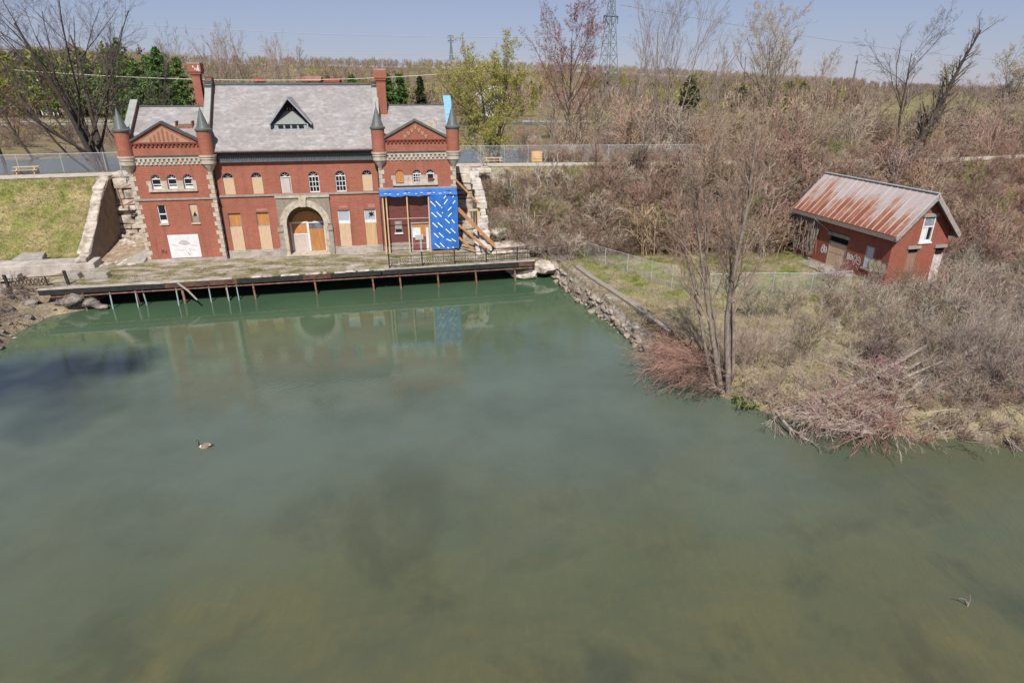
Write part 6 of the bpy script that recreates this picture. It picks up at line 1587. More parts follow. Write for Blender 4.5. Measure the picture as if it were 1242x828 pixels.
# --- evergreens
def conifer(px, Y, ytop, wid, label, seed, col=(.09, .16, .045), bare=.08, name='evergreen', dens=1.0, group=None):
    rng = np.random.default_rng(seed); a = at(px, 150, Y); x = a[0]; z = gh(x, Y); H = height(ytop, Y, z)
    e = empty(name, (x, Y, z), 0, label, 'tree', group)
    MB().tube([(0, 0, -.3), (0, 0, H*.5), (0, 0, H*.97)], [H*.018, H*.011, .03], 7).build('trunk', BARK_D, e)
    n = int(150*dens); t = bare+(1-bare)*rng.random(n)**.9; az = rng.uniform(0, 6.283, n)
    L = wid*(1-t)**.75*rng.uniform(.55, 1.15, n)+.25
    m = 5; P = np.zeros((n, m+1, 3)); k = np.linspace(0, 1, m+1)
    P[:, :, 0] = np.cos(az)[:, None]*L[:, None]*k; P[:, :, 1] = np.sin(az)[:, None]*L[:, None]*k
    P[:, :, 2] = (t*H)[:, None]+L[:, None]*(-.25*k+.28*k**2)+.05*rng.normal(size=(n, 1))
    Vb, Qb = tubes(P, np.linspace(.05, .015, m+1)[None]*np.ones((n, 1)), 3)
    V, Q = leaves(rng, P, int(34), .30, .16, 2.6)
    cc = np.repeat(tint(rng, col, len(Q), .4), 4, 0)
    np_mesh('branches', Vb, Qb, mat=BARK_D, parent=e); np_mesh('foliage', V, Q, mat=LEAFM, parent=e, col=cc)
    return e
conifer(206, 128, 60, 5.2, 'dark tall evergreen left of the left chimney', 71, dens=1.6)
for i, (px, yt, Y, w) in enumerate(((176, 74, 140, 4.5), (192, 70, 145, 4.5), (228, 70, 140, 4.5), (160, 78, 150, 4.2))):
    conifer(px, Y, yt, w, ['mid green evergreen two places left of the tall dark one', 'mid green evergreen immediately left of the tall dark one', 'dark evergreen half hidden behind the left chimney', 'leftmost mid green evergreen of the row left of the powerhouse roof'][i], 72+i, col=(.14, .21, .065), group='evergreens left of the left chimney')
conifer(472, 118, 90, 3.6, 'dense dark pine just right of the right chimney', 80, dens=1.3)
conifer(488, 124, 92, 2.6, 'slimmer dark pine right of the dense one', 81)
conifer(512, 150, 95, 2.2, 'small thin evergreen between pine and willow', 82, col=(.05, .06, .025))
conifer(432, 150, 92, 4.0, 'low bright evergreen behind the slate ridge left of the right chimney', 83, col=(.085, .13, .03))
conifer(834, 125, 93, 4.2, 'olive cedar among bare trees right of the fan shaped tree', 84, col=(.20, .19, .10), dens=1.3, bare=.5)
# --- base shrubs for the thickets
def shrub_base(rng, stems=7, spread=.55, h=1.0, l1=5, l2=5, r=.013):
    p0 = np.zeros((stems, 3)); p0[:, :2] = rng.normal(size=(stems, 2))*.12; p0[:, 2] = -.08
    a = rng.uniform(0, 6.28, stems); s = rng.uniform(.1, 1, stems)*spread
    d0 = np.stack([np.cos(a)*s, np.sin(a)*s, np.ones(stems)], 1)
    lv = grow(rng, p0, d0, h*rng.uniform(.6, 1.0, stems), np.full(stems, r*1.5), [(l1, .25, 38, .55, 2, .14, .03), (l2, .2, 40, .55, 1, .1, .02)], trunk_m=3, wob=.14, trop=.05, taper=.4)
    return join_tubes([tubes(P, np.maximum(Rr, r*.5), 3) for P, Rr in lv])
def scatter(name, bases, pos, scale, cols, rng, label=None, cat=None, kind='stuff', mat=PLANT, squash=None, parent=None, lean=None):
    Vs = []; Qs = []; Cs = []; o = 0
    for i, (p, s) in enumerate(zip(pos, scale)):
        V, Q = bases[rng.integers(len(bases))]
        a = rng.uniform(0, 6.283); ca, sa = math.cos(a), math.sin(a)
        sx = s*rng.uniform(.85, 1.2); sz = s*(squash[i] if squash is not None else 1)
        W = np.empty_like(V); W[:, 0] = (V[:, 0]*ca-V[:, 1]*sa)*sx; W[:, 1] = (V[:, 0]*sa+V[:, 1]*ca)*sx; W[:, 2] = V[:, 2]*sz
        if lean is not None: W[:, 0] += W[:, 2]*lean[i][0]; W[:, 1] += W[:, 2]*lean[i][1]
        Vs.append(W+p); Qs.append(Q+o); o += len(V); Cs.append(np.repeat(cols[i][None], len(V), 0))
    ob = np_mesh(name, np.concatenate(Vs), np.concatenate(Qs), mat=mat, col=np.concatenate(Cs), parent=parent)
    if parent is None: tag(ob, label, cat, kind=kind)
    return ob
rng = np.random.default_rng(101)
BUSH = [shrub_base(rng, 9, .8, 1.0, 6, 6, .0095) for _ in range(5)]
TALL = [shrub_base(rng, 6, .28, 1.0, 7, 5, .008) for _ in range(4)]
STALK = [shrub_base(rng, 4, .35, 1.0, 4, 2, .010) for _ in range(5)]
def region(n, x0, x1, y0, y1, test, rng):
    out = []
    while len(out) < n:
        x = rng.uniform(x0, x1, 4*n); y = rng.uniform(y0, y1, 4*n); s, nn = to_sn(x, y)
        ok = test(x, y, s, nn, path_d(x, y), land_dist(x, y))
        out += list(zip(x[ok], y[ok]))
    out = np.array(out[:n]); return np.column_stack([out, ground_h(out[:, 0], out[:, 1])])
def in_house(x, y, m=.6):
    c, s = math.cos(HYAW), math.sin(HYAW); dx, dy = x-HX, y-HY
    a = dx*c+dy*s; b = -dx*s+dy*c
    return (a > -m) & (a < HL+m) & (b > -HW-m) & (b < m)
BROWN = (.33, .235, .17); PINK = (.34, .22, .17); GREYB = (.38, .315, .255); TAN = (.42, .345, .25)
def mixt(rng, base, n):
    k = rng.random((n, 1)); b = np.where(k < .10, np.array([[.24, .23, .09]]), np.where(k < .22, np.array([[.44, .38, .30]]), np.where(k < .34, np.array([[.22, .165, .13]]), np.array([base]))))
    return b*rng.uniform(.72, 1.25, (n, 1))
# bank right of the powerhouse
P = region(300, -8, 24, 58, 76, lambda x, y, s, n, dp, ld: (s > 33) & (s < 52) & (dp > 2.6) & (ld > 1.0) & (n < 3.2), rng)
scatter('bank_thicket', BUSH, P, rng.uniform(.9, 3.2, len(P))*np.clip(path_d(P[:, 0], P[:, 1])/6, .45, 1), mixt(rng, BROWN, len(P)), rng, 'tangled grey brown brush covering the bank right of the timber props', 'brush')
# behind the yard
P = region(430, 8, 46, 56, 77, lambda x, y, s, n, dp, ld: (s > 43) & (dp > 2.4) & (y > 62.5+.10*(x-8)) & ~in_house(x, y, .8), rng)
scatter('yard_thicket', BUSH, P, rng.uniform(1.3, 4.3, len(P))*np.clip(path_d(P[:, 0], P[:, 1])/5, .7, 1), mixt(rng, (.34, .23, .17), len(P)), rng, 'dense brown bare brush between the yard and the path', 'brush')
P = region(80, 14, 50, 58, 77, lambda x, y, s, n, dp, ld: (s > 42) & (dp > 2.4) & (y > 63) & ~in_house(x, y, .8), rng)
scatter('yard_saplings', TALL, P, rng.uniform(2.5, 6.0, len(P)), tint(rng, (.33, .23, .175), len(P), .25), rng, 'thin upright bare saplings rising from the brush before the path', 'saplings')
P = region(40, -4, 40, 60, 76, lambda x, y, s, n, dp, ld: (s > 33.5) & (dp > 2.4) & (ld > 2) & ((y > 63) | (x < 6)) & ~in_house(x, y, .8), rng)
scatter('pale_stems', STALK, P, rng.uniform(2.0, 4.2, len(P)), tint(rng, (.50, .44, .37), len(P), .15), rng, 'pale dead stems standing out of the brush on the bank', 'dead stems')
# pink brush behind and right of the house
P = region(520, 28, 92, 54, 82, lambda x, y, s, n, dp, ld: (dp > 2.2) & (y > 58) & ~in_house(x, y, 1.0) & ((x > 38.5) | (y > 66)), rng)
scatter('pink_thicket', BUSH, P, rng.uniform(1.2, 3.6, len(P))*np.clip(path_d(P[:, 0], P[:, 1])/6, .55, 1), mixt(rng, PINK, len(P)), rng, 'dense pinkish brown bare thicket behind and right of the small house', 'brush')
P = region(150, 28, 70, 54, 80, lambda x, y, s, n, dp, ld: (dp > 2.2) & ~in_house(x, y, 1.0) & ((x > 39) | (y > 66)), rng)
scatter('pink_stems', TALL, P, rng.uniform(2.0, 4.6, len(P)), tint(rng, (.33, .215, .17), len(P), .28), rng, 'upright reddish bare stems standing in the thicket round the small house', 'saplings')
# grey stalks in front of and right of the house
P = region(1150, 16, 64, 30.5, 58, lambda x, y, s, n, dp, ld: (ld > 2.5) & ~in_house(x, y, .7) & ((x > 37.5) | (y < 51.3-.25*np.abs(x-30)*0)) & (rng.random(x.shape) < np.clip((x-17)/8, .12, 1)), rng)
scatter('grey_stalks', STALK, P, rng.uniform(.9, 2.2, len(P))*np.clip((P[:, 0]-8)/20, .6, 1.25), tint(rng, GREYB, len(P), .2), rng, 'thin grey dry stalks standing all over the right bank', 'dry stalks')
P = region(330, 15, 48, 31, 46, lambda x, y, s, n, dp, ld: (ld > 1.2) & ~in_house(x, y, .7), rng)
scatter('shore_stalks', STALK, P, rng.uniform(.5, 1.25, len(P)), tint(rng, (.36, .29, .23), len(P), .25), rng, 'short tan dead stems along the right shore', 'dry stalks')
P = region(150, 16, 46, 30.8, 48, lambda x, y, s, n, dp, ld: (ld > .8) & ~in_house(x, y, .7) & (rng.random(x.shape) < np.clip((x-13)/14, .15, 1)), rng)
scatter('shore_brush', BUSH, P, rng.uniform(.6, 1.7, len(P)), mixt(rng, (.40, .325, .25), len(P)), rng, 'tan and grey bare brush covering the right shore', 'brush')
P = region(110, 40, 75, 40, 60, lambda x, y, s, n, dp, ld: (ld > 3) & ~in_house(x, y, .8), rng)
scatter('edge_brush', BUSH, P, rng.uniform(1.4, 2.5, len(P)), tint(rng, GREYB, len(P), .2), rng, 'grey bare brush right of the small house towards the picture edge', 'brush')
P = region(170, 18, 60, 31, 52, lambda x, y, s, n, dp, ld: (ld > 1.5) & ~in_house(x, y, .7) & (rng.random(x.shape) < np.clip((x-15)/10, .1, 1)), rng)
scatter('upright_stems', TALL, P, rng.uniform(1.4, 2.9, len(P)), tint(rng, (.27, .205, .165), len(P), .3), rng, 'dark upright bare stems standing among the grey stalks on the right bank', 'dead stems')
P = region(60, 19, 38, 28, 33, lambda x, y, s, n, dp, ld: (ld > .25) & (ld < 3.2), rng)
scatter('waterline_brush', BUSH, P, rng.uniform(.5, 1.3, len(P)), tint(rng, (.31, .22, .165), len(P), .3), rng, 'low brown brush along the right waterline', 'brush')
P = region(85, 2, 46, 74, 84, lambda x, y, s, n, dp, ld: (dp < -2.0) & (dp > -6), rng)
scatter('fence_brush', BUSH, P, rng.uniform(.9, 2.2, len(P)), mixt(rng, (.30, .21, .16), len(P)), rng, 'brown brush growing along the fence behind the path', 'brush')
# between path and road
P = region(480, 0, 150, 82, 170, lambda x, y, s, n, dp, ld: (dp < np.where(s < 42, -31, -4)) & (y < 176-.03*x) & (x < y*.95), rng)
scatter('far_thicket', BUSH, P, np.minimum(rng.uniform(1.2, 3.8, len(P)), np.where(rng.random(len(P)) < .12, 4, np.maximum(.5, (10.4-11*P[:, 1]/180)*.80))), mixt(rng, (.33, .22, .16), len(P)), rng, 'wide brown bare thicket between the path and the road', 'brush')
P = region(130, 8, 120, 84, 135, lambda x, y, s, n, dp, ld: (dp < -4) & (x < y*.95), rng)
scatter('far_saplings', TALL, P, rng.uniform(4, 8.5, len(P)), tint(rng, (.33, .25, .19), len(P), .25), rng, 'bare slender saplings standing between the path and the road', 'saplings')
P = region(170, -165, -8, 98, 165, lambda x, y, s, n, dp, ld: (dp < -31) & (x > -y*.95), rng)
scatter('left_thicket', BUSH, P, rng.uniform(1.6, 3.8, len(P)), mixt(rng, (.30, .22, .17), len(P)), rng, 'brown brush on the far side of the canal at left', 'brush')
# green-yellow budding scrub
P = np.concatenate([region(46, 12, 70, 86, 165, lambda x, y, s, n, dp, ld: (dp < -5), rng), region(30, -120, -10, 104, 168, lambda x, y, s, n, dp, ld: dp < -31, rng)])
Vb = []; rr = np.random.default_rng(6)
for k in range(3):
    c_ = rr.normal(size=(260, 3))*np.array([.26, .26, .3])+np.array([0, 0, .55]); a = nrm(rr.normal(size=c_.shape))*.05; b_ = nrm(np.cross(a, rr.normal(size=c_.shape)))*.028
    Vb.append((np.stack([c_-a, c_+b_, c_+a, c_-b_], 1).reshape(-1, 3), np.arange(len(c_)*4).reshape(-1, 4)))
scatter('budding_scrub', Vb, P, rng.uniform(2.0, 4.8, len(P)), tint(rng, (.25, .23, .055), len(P), .3), rng, 'yellow green budding scrub among the bare brush beyond the path', 'scrub', mat=LEAFM)
# dry grass and weeds
def grass(name, P, h, col, label, j=.3, n=9, w=.03):
    N = len(P)*n; r = np.random.default_rng(len(P)); c0 = np.repeat(P, n, 0)+np.column_stack([r.normal(size=(N, 2))*.13, np.zeros(N)])
    hh = np.repeat(h, n)*r.uniform(.5, 1.1, N); a = r.uniform(0, 6.283, N); ln = r.uniform(0, .5, N)*hh; b = r.uniform(0, 6.283, N)
    u = np.column_stack([np.cos(a), np.sin(a), np.zeros(N)])*w*.5
    tip = c0+np.column_stack([np.cos(b)*ln, np.sin(b)*ln, hh])
    V = np.stack([c0-u-[0, 0, .03], c0+u-[0, 0, .03], tip], 1).reshape(-1, 3)
    cc = np.repeat(np.repeat(col, n, 0)*r.uniform(1-j, 1+j, (N, 1)), 3, 0)
    return tag(np_mesh(name, V, None, np.arange(N*3).reshape(-1, 3), mat=LEAFM, col=cc), label, 'grass', kind='stuff')
P = region(9000, 5, 64, 28, 66, lambda x, y, s, n, dp, ld: (ld > .6) & (s > 38.5) & (dp > 9) & ~in_house(x, y, .1) & (x > np.interp(y, [41, 47.8, 54, 61], [11.2, 9.7, 7.6, 6.0])), rng)
f = fbm(P[:, 0], P[:, 1], 5, 21); near = np.clip((P[:, 1]-47)/6, 0, 1)
g_ = np.clip(f*1.5+.2+near*.5, 0, 1)[:, None]*np.clip(.22+near*.75, 0, 1)[:, None]
col = (1-g_)*np.array([.38, .325, .225])+g_*np.array([.205, .21, .075])
grass('dry_grass', P, rng.uniform(.18, .55, len(P)), col, 'tan and green grass over the right bank')
P = region(700, 4, 13, 40, 62, lambda x, y, s, n, dp, ld: (s > 38) & (np.abs(x-np.interp(y, [41.2, 44.2, 47.8, 50.9, 54.2, 58.2, 61.2], [10.0, 9.2, 8.2, 7.2, 6.1, 5.0, 4.4])-.75) < .75), rng); P[:, 2] = 1.45
grass('wall_grass', P, rng.uniform(.15, .45, len(P)), np.array([[.33, .28, .15]])*rng.uniform(.7, 1.15, (len(P), 1)), 'dry grass hanging over the top of the sea wall')
P = region(4200, -62, -38, 54, 70, lambda x, y, s, n, dp, ld: (s < -6.2) & (dp > 1.9) & (n < -.3), rng)
f = np.clip(fbm(P[:, 0], P[:, 1], 4, 25)*1.6+.55, 0, 1)[:, None]
grass('bank_grass', P, rng.uniform(.08, .22, len(P)), (1-f)*np.array([.36, .30, .16])+f*np.array([.20, .205, .065]), 'short yellow green grass on the left bank')
P = region(900, -42, 4, 50, 62, lambda x, y, s, n, dp, ld: (s > -5.5) & (s < 36) & (n > .5) & (n < 6.6) & (fbm(x, y, 3, 44) > .28), rng); P[:, 2] = 2.02
P = P[(P[:, 0]*0+to_sn(P[:, 0], P[:, 1])[1]) < fn(to_sn(P[:, 0], P[:, 1])[0])-.4]
grass('deck_weeds', P, rng.uniform(.06, .2, len(P)), np.array([[.20, .19, .06]])*np.ones((len(P), 1)), 'weeds growing in cracks of the platform deck')
P = region(2600, -60, 70, 62, 90, lambda x, y, s, n, dp, ld: (np.abs(dp) > 1.7) & (np.abs(dp) < 3.2) & ((s > 32) | (s < -6)), rng)
grass('verge_grass', P, rng.uniform(.1, .3, len(P)), np.array([[.23, .21, .08]])*np.ones((len(P), 1)), 'grass verges beside the gravel path')
P = region(2500, 8, 60, 60, 78, lambda x, y, s, n, dp, ld: (s > 33) & (dp > 2.5), rng)
grass('brush_grass', P, rng.uniform(.2, .5, len(P)), np.array([[.27, .22, .10]])*rng.uniform(.7, 1.2, (len(P), 1)), 'dry grass showing through the brush below the path')
# --- brush heaps and dead wood on the right shore
def gp0(px, pyy, z):
    u = (px-621)/F_PX; v = (pyy-414)/F_PX; sp, cp_ = math.sin(PITCH), math.cos(PITCH); d = (u, cp_-v*sp, -(sp+v*cp_)); t = (z-CAMZ)/d[2]; return (d[0]*t, d[1]*t, z)
def heap(name, loc, n, L, d0, spread, r, col, label, seed, cat='brush pile', l1=5, l2=4, width=.6, droop=-.05, mat=PLANT):
    rg_ = np.random.default_rng(seed); p0 = rg_.normal(size=(n, 3))*np.array([width, width, .12]); p0[:, 2] = np.abs(p0[:, 2])
    d = nrm(np.array(d0)[None]+rg_.normal(size=(n, 3))*spread); d[:, 2] = np.abs(d[:, 2])*.8+.05
    lv = grow(rg_, p0, d, L*rg_.uniform(.5, 1.1, n), np.full(n, r), [(l1, .2, 28, .5, 3, .12, droop), (l2, .2, 32, .5, 2, .12, droop)], trunk_m=6, wob=.09, trop=droop, taper=.3)
    V, Q = join_tubes([tubes(P_, np.maximum(R__, .007), 4) for P_, R__ in lv])
    o = np_mesh(name, V, Q, mat=mat, col=np.repeat(tint(rg_, col, 1, .05), len(V), 0)); o.location = loc
    return tag(o, label, cat)
heap('brush_pile', (12.9, 37.2, 1.0), 95, 4.3, (-1, -.05, .42), .38, .026, (.32, .19, .15), 'reddish drooping brush hanging over the water beside the bank tree', 5, width=.75, droop=-.07)
heap('brush_pile', (12.6, 35.3, .7), 40, 2.6, (-.8, -.5, .5), .5, .02, (.20, .13, .10), 'dark twiggy brush under the bank tree\'s trunk', 6, width=.6)
heap('brush_pile', (20.6, 31.6, .7), 100, 3.0, (-.35, -.55, .45), .5, .02, (.33, .18, .155), 'bright reddish fallen brush heap on the right shore', 7, width=.9, droop=-.06)
heap('brush_pile', (17.8, 31.8, .6), 70, 2.4, (-.4, -.5, .4), .6, .018, (.42, .32, .27), 'pale tan twig heap on the shore left of the reddish heap', 8, width=.9)
heap('brush_pile', (24.6, 30.6, .6), 60, 2.4, (.1, -.4, .7), .7, .02, (.33, .27, .23), 'grey twig heap near the right picture edge', 9, width=1.2)
heap('brush_pile', (15.3, 33.6, .7), 60, 1.7, (-.3, -.4, .6), .7, .014, (.38, .28, .23), 'low pinkish brush right of the bank tree', 10, width=.8)
heap('dry_bush', (14.3, 35.9, .9), 50, 3.4, (.1, .1, 1), .35, .014, (.34, .26, .215), 'upright dry bush behind the bank tree\'s trunk', 12, 'bush', width=.6, droop=.02)
heap('dry_bush', (26.8, 33.5, 1.2), 60, 3.6, (.1, 0, 1), .5, .018, (.27, .22, .19), 'tall grey bush near the right picture edge above the shore', 13, 'bush', width=.8, droop=.0)
heap('dry_bush', (30.0, 35.8, 1.3), 60, 3.4, (-.1, 0, 1), .5, .018, (.30, .25, .21), 'tall grey bush farther up the bank at the right picture edge', 16, 'bush', width=.8, droop=.0)
heap('dead_branches', gp0(1095, 474, 1.4), 42, 3.6, (-.85, -.35, .34), .30, .028, (.43, .35, .29), 'tangle of bleached dead branches round the fallen trunks on the right shore', 22, 'dead branches', width=1.1, droop=-.03)
heap('dead_branches', gp0(1165, 478, 1.3), 36, 2.6, (-.3, -.5, .5), .6, .02, (.36, .29, .24), 'grey dead branches between the fallen trunks and the right picture edge', 23, 'dead branches', width=1.2, droop=-.02)
heap('dead_branches', gp0(1030, 500, .9), 55, 2.2, (-.5, -.5, .4), .5, .018, (.47, .38, .31), 'pale dead twigs along the shore below the fallen trunks', 24, 'dead branches', width=1.2, droop=-.03)
def log(pts, r0, r1, label, branches=5, seed=0, name='fallen_trunk', mat=DEADWOOD):
    o = pts[0]; n = len(pts); q = [tuple(a-b_ for a, b_ in zip(p, o)) for p in pts]
    e = empty(name, o, 0, label, 'fallen tree', None)
    MB().tube(q, [r0+(r1-r0)*i/(n-1) for i in range(n)], 8).build('trunk', mat, e, smooth=True)
    if branches:
        rg_ = np.random.default_rng(seed); b = []
        a = np.array(q); t = rg_.uniform(.25, 1, branches)*(n-1); i = np.minimum(t.astype(int), n-2); p = a[i]*(1-(t-i))[:, None]+a[i+1]*(t-i)[:, None]
        d = nrm((a[-1]-a[0])[None]+rg_.normal(size=(branches, 3))*np.linalg.norm(a[-1]-a[0])*.35+np.array([0, 0, .15]))
        lv = grow(rg_, p, d, rg_.uniform(.8, 2.0, branches), np.full(branches, r1*.7), [(4, .2, 30, .5, 3, .12, -.02), (3, .2, 30, .5, 2, .1, -.02)], trunk_m=5, wob=.1, trop=-.02, taper=.3)
        V, Q = join_tubes([tubes(P_, np.maximum(R__, .008), 4) for P_, R__ in lv]); np_mesh('branches', V, Q, mat=mat, parent=e)
    return e
def gp(px, pyy, z):
    u = (px-621)/F_PX; v = (pyy-414)/F_PX; sp, cp_ = math.sin(PITCH), math.cos(PITCH); d = (u, cp_-v*sp, -(sp+v*cp_)); t = (z-CAMZ)/d[2]; return (d[0]*t, d[1]*t, z)
log([gp(1122, 420, 2.8), gp(1070, 450, 2.3), gp(1000, 486, 1.3)], .11, .18, 'long bleached fallen trunk lying over the reddish heap, upper one', 7, 1)
log([gp(1182, 422, 3.0), gp(1140, 447, 2.5), gp(1098, 476, 1.8), gp(1085, 490, 1.4)], .17, .09, 'dark grey fallen trunk right of the long bleached one', 12, 2)
log([gp(1132, 432, 2.6), gp(1085, 454, 2.2), gp(1035, 482, 1.3)], .07, .11, 'thinner fallen trunk beside the long bleached one', 8, 3)
log([gp(1158, 432, 2.8), gp(1110, 452, 2.5), gp(1055, 478, 1.6)], .06, .09, 'slim pale fallen pole between the two big fallen trunks', 6, 4)
log([gp(942, 500, .7), gp(958, 520, .3), gp(990, 540, -.1)], .12, .05, 'dead branch dipping into the water at the lower shore', 8, 5)
log([gp(1195, 505, .9), gp(1215, 525, .4), gp(1232, 548, -.1)], .12, .05, 'knotted dead limb hanging into the water at the right picture edge', 10, 6)
log([gp(1190, 470, 1.6), gp(1215, 455, 2.0), gp(1245, 430, 2.4)], .12, .05, 'dead limb slanting across the right picture edge', 8, 7)
# branch standing in the shallows
b = MB().tube([(0, 0, -.5), (.05, 0, .1), (-.12, .05, .3), (-.35, .05, .38)], [.03, .025, .02, .008], 6).tube([(.02, 0, .05), (.12, .05, .28), (.05, .1, .5)], [.02, .015, .006], 6)
o = b.build('snag', DEADWOOD); o.location = gp(1172, 735, 0); tag(o, 'small bleached snag poking from the water at lower right', 'branch')
# shoreline weeds, left shore
heap('dry_bush', (-41.2, 47.2, .9), 40, 1.6, (.1, 0, 1), .6, .014, (.27, .21, .16), 'low dry bush among the rocks on the left shore', 17, 'bush', width=.6)
heap('dry_bush', (-40.8, 43.5, .6), 34, 1.3, (.2, 0, 1), .6, .014, (.30, .22, .16), 'small dry bush at the left picture edge near the waterline', 18, 'bush', width=.6)
heap('dry_bush', (-37.2, 50.9, .9), 26, 1.2, (.0, -.1, 1), .6, .012, (.25, .20, .16), 'twiggy dry bush by the platform\'s left end', 19, 'bush', width=.7)
heap('dry_bush', (5.3, 61.6, 1.5), 60, 2.3, (-.3, -.1, 1), .55, .016, (.33, .26, .22), 'pale twiggy bush at the right end of the iron railing', 20, 'bush', width=.9)
heap('dry_bush', (2.4, 62.2, 2.1), 50, 2.0, (-.2, -.1, 1), .55, .014, (.31, .25, .21), 'grey bush behind the railing between the ledge stones and sea wall', 21, 'bush', width=.9)
for k_, (x, y, z, L_) in enumerate(((-42.5, 46.2, 1.2, 1.9), (-39.6, 45.6, .5, 1.0), (-42.0, 50.2, 1.6, 1.6))):
    heap('dry_bush', (x, y, z), 44, L_, (.1, -.1, .8), .7, .013, (.24, .18, .14), ['brown twiggy bush on the left shore by the picture edge', 'small brown bush between boulders above the sandy strip', 'brown bush by the concrete abutment below the broken railing'][k_], 30+k_, 'bush', width=.7)
# green sprig beside the red brush
V, Q = leaves(np.random.default_rng(3), np.array([[[0, 0, .2], [0, 0, .5]]])*np.ones((40, 1, 1))+np.random.default_rng(4).normal(size=(40, 1, 3))*.28, 4, .13, .1)
o = np_mesh('green_bush', V, Q, mat=LEAFM, col=np.repeat(tint(np.random.default_rng(5), (.06, .11, .02), len(Q), .3), 4, 0)); o.location = (11.6, 39.6, .9); tag(o, 'small dark green bush above the reddish drooping brush', 'bush')
V, Q = leaves(np.random.default_rng(7), np.array([[[0, 0, .0], [0, 0, .25]]])*np.ones((40, 1, 1))+np.random.default_rng(4).normal(size=(40, 1, 3))*np.array([.3, .3, .08]), 5, .12, .1)
o = np_mesh('green_tuft', V, Q, mat=LEAFM, col=np.repeat(tint(np.random.default_rng(5), (.17, .24, .05), len(Q), .3), 4, 0)); o.location = (13.9, 33.3, .25); tag(o, 'fresh green tuft on the shore below the bank tree', 'tuft')
# --- far woods
def far_tree_base(rng, leafy=False):
    n = 46; t = rng.random(n); az = rng.uniform(0, 6.283, n)
    c_ = np.column_stack([np.cos(az)*.26*(1-.4*t)*rng.random(n)**.5, np.sin(az)*.26*(1-.4*t)*rng.random(n)**.5, .25+.62*t])
    out = nrm(np.column_stack([np.cos(az)*.35, np.sin(az)*.35, np.full(n, 1.)])+rng.normal(size=(n, 3))*.2)
    L = rng.uniform(.12, .30, n)[:, None]; w = (.014 if not leafy else .065)
    u = nrm(np.cross(out, rng.normal(size=(n, 3))))*w*rng.uniform(.6, 1.6, (n, 1))
    A = np.stack([c_-u-out*L*.4, c_+u-out*L*.4, c_+out*L*.6+u*.3, c_+out*L*.6-u*.3], 1)
    tr = np.array([[[-.012, 0, -.08], [.012, 0, -.08], [.006, 0, .8], [-.006, 0, .8]], [[0, -.012, -.08], [0, .012, -.08], [0, .006, .8], [0, -.006, .8]]])
    A = np.concatenate([A, tr]); return A.reshape(-1, 3), np.arange(len(A)*4).reshape(-1, 4)
r2 = np.random.default_rng(202)
FB = [far_tree_base(r2) for _ in range(5)]
def leafy_base(rng, n=230):
    t = rng.random(n); az = rng.uniform(0, 6.283, n); rad = .24*np.sin(np.pi*np.clip(.18+.8*t, 0, 1))**.8*rng.random(n)**.4
    c_ = np.column_stack([np.cos(az)*rad, np.sin(az)*rad, .15+.83*t])+rng.normal(size=(n, 3))*.02
    a_ = nrm(rng.normal(size=(n, 3)))*rng.uniform(.02, .045, (n, 1)); b_ = nrm(np.cross(a_, rng.normal(size=(n, 3))))*rng.uniform(.015, .03, (n, 1))
    A = np.stack([c_-a_, c_+b_, c_+a_, c_-b_], 1)
    tr = np.array([[[-.012, 0, -.08], [.012, 0, -.08], [.006, 0, .8], [-.006, 0, .8]], [[0, -.012, -.08], [0, .012, -.08], [0, .006, .8], [0, -.006, .8]]])
    A = np.concatenate([A, tr]); return A.reshape(-1, 3), np.arange(len(A)*4).reshape(-1, 4)
FL = [leafy_base(r2) for _ in range(5)]
def wood(n, y0, y1, axr, rng, pw=1.0, test=None):
    out = []
    while len(out) < n:
        D = y0+(y1-y0)*rng.random(4*n)**pw; px = rng.uniform(axr[0], axr[1], 4*n); x = (px-621)/(F_PX*.985)*D
        ok = np.ones(len(x), bool) if test is None else test(x, D, px)
        out += list(zip(x[ok], D[ok]))
    out = np.array(out[:n]); return np.column_stack([out, ground_h(out[:, 0], out[:, 1])])
rdt = lambda x, y: np.abs(y-road_y(x)) > 12
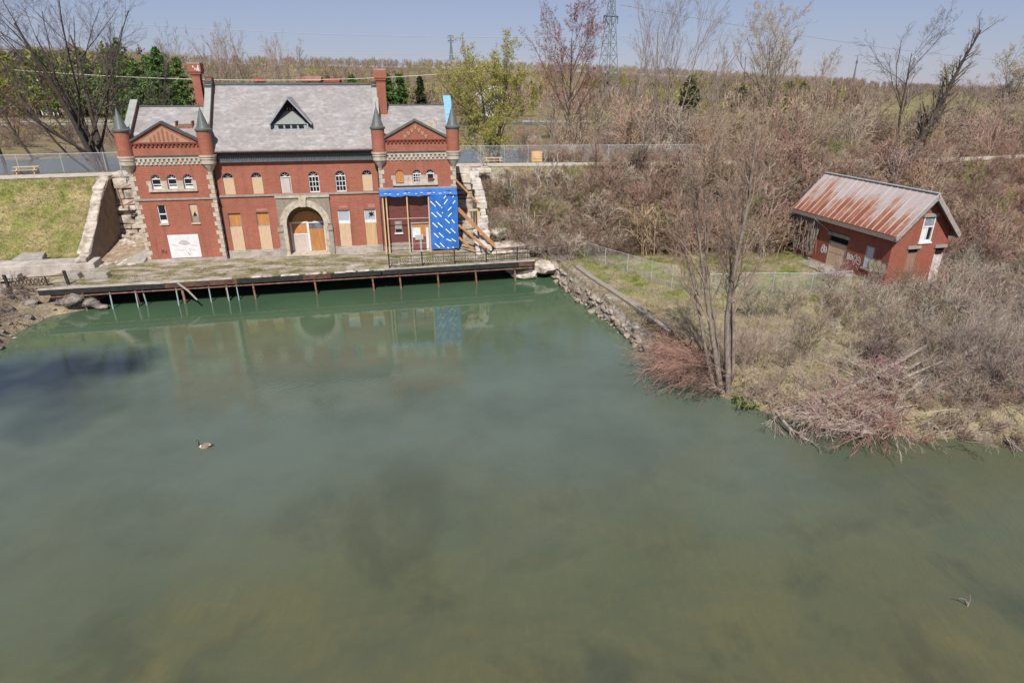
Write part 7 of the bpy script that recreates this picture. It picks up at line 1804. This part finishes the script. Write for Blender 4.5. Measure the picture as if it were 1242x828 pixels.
P = wood(4300, 205, 1150, (-120, 1010), r2, 1.15, lambda x, y, px: rdt(x, y) & (fbm(x, y, 120, 61) > -.55) & ~((px > 340) & (px < 420) & (y < 330)))
k = fbm(P[:, 0], P[:, 1], 150, 62)[:, None]
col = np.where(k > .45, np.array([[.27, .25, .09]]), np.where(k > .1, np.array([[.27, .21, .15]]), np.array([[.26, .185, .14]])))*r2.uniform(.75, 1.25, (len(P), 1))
far = np.clip((P[:, 1]-300)/900, 0, 1)[:, None]; col = col*(1-far*.25)+np.array([.20, .17, .19])*far*.25  # distance haze put into the tint: farther trees shift to grey purple
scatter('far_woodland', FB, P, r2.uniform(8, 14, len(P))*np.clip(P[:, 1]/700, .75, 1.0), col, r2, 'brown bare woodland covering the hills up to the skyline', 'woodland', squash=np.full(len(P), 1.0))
P = wood(1500, 230, 1200, (820, 1500), r2, .9, lambda x, y, px: rdt(x, y) & (fbm(x, y, 140, 66) > .0))
scatter('far_hedgerows', FB, P, r2.uniform(6, 11, len(P)), tint(r2, (.22, .165, .135), len(P), .2), r2, 'brown hedgerows and copses on the far plain at right', 'woodland')
P = wood(700, 205, 420, (-150, 240), r2, 1.0, lambda x, y, px: rdt(x, y))
k = r2.random((len(P), 1)); col = np.where(k < .45, np.array([[.10, .15, .045]]), np.where(k < .85, np.array([[.26, .28, .065]]), np.array([[.22, .17, .13]])))*r2.uniform(.7, 1.3, (len(P), 1))
scatter('green_woodland', FL, P, r2.uniform(12, 23, len(P)), col, r2, 'yellow green and dark green wood left of the left chimney', 'woodland', mat=LEAFM)
P = wood(420, 210, 700, (240, 980), r2, 1.0, lambda x, y, px: rdt(x, y) & (fbm(x, y, 90, 63) > .15) & ~((px > 340) & (px < 420) & (y < 330)))
scatter('budding_woodland', FL, P, r2.uniform(6, 11, len(P)), np.where(r2.random((len(P), 1)) < .75, np.array([[.24, .23, .055]]), np.array([[.06, .075, .03]]))*r2.uniform(.7, 1.25, (len(P), 1)), r2, 'yellow green budding trees scattered in the far wood', 'woodland', mat=LEAFM)
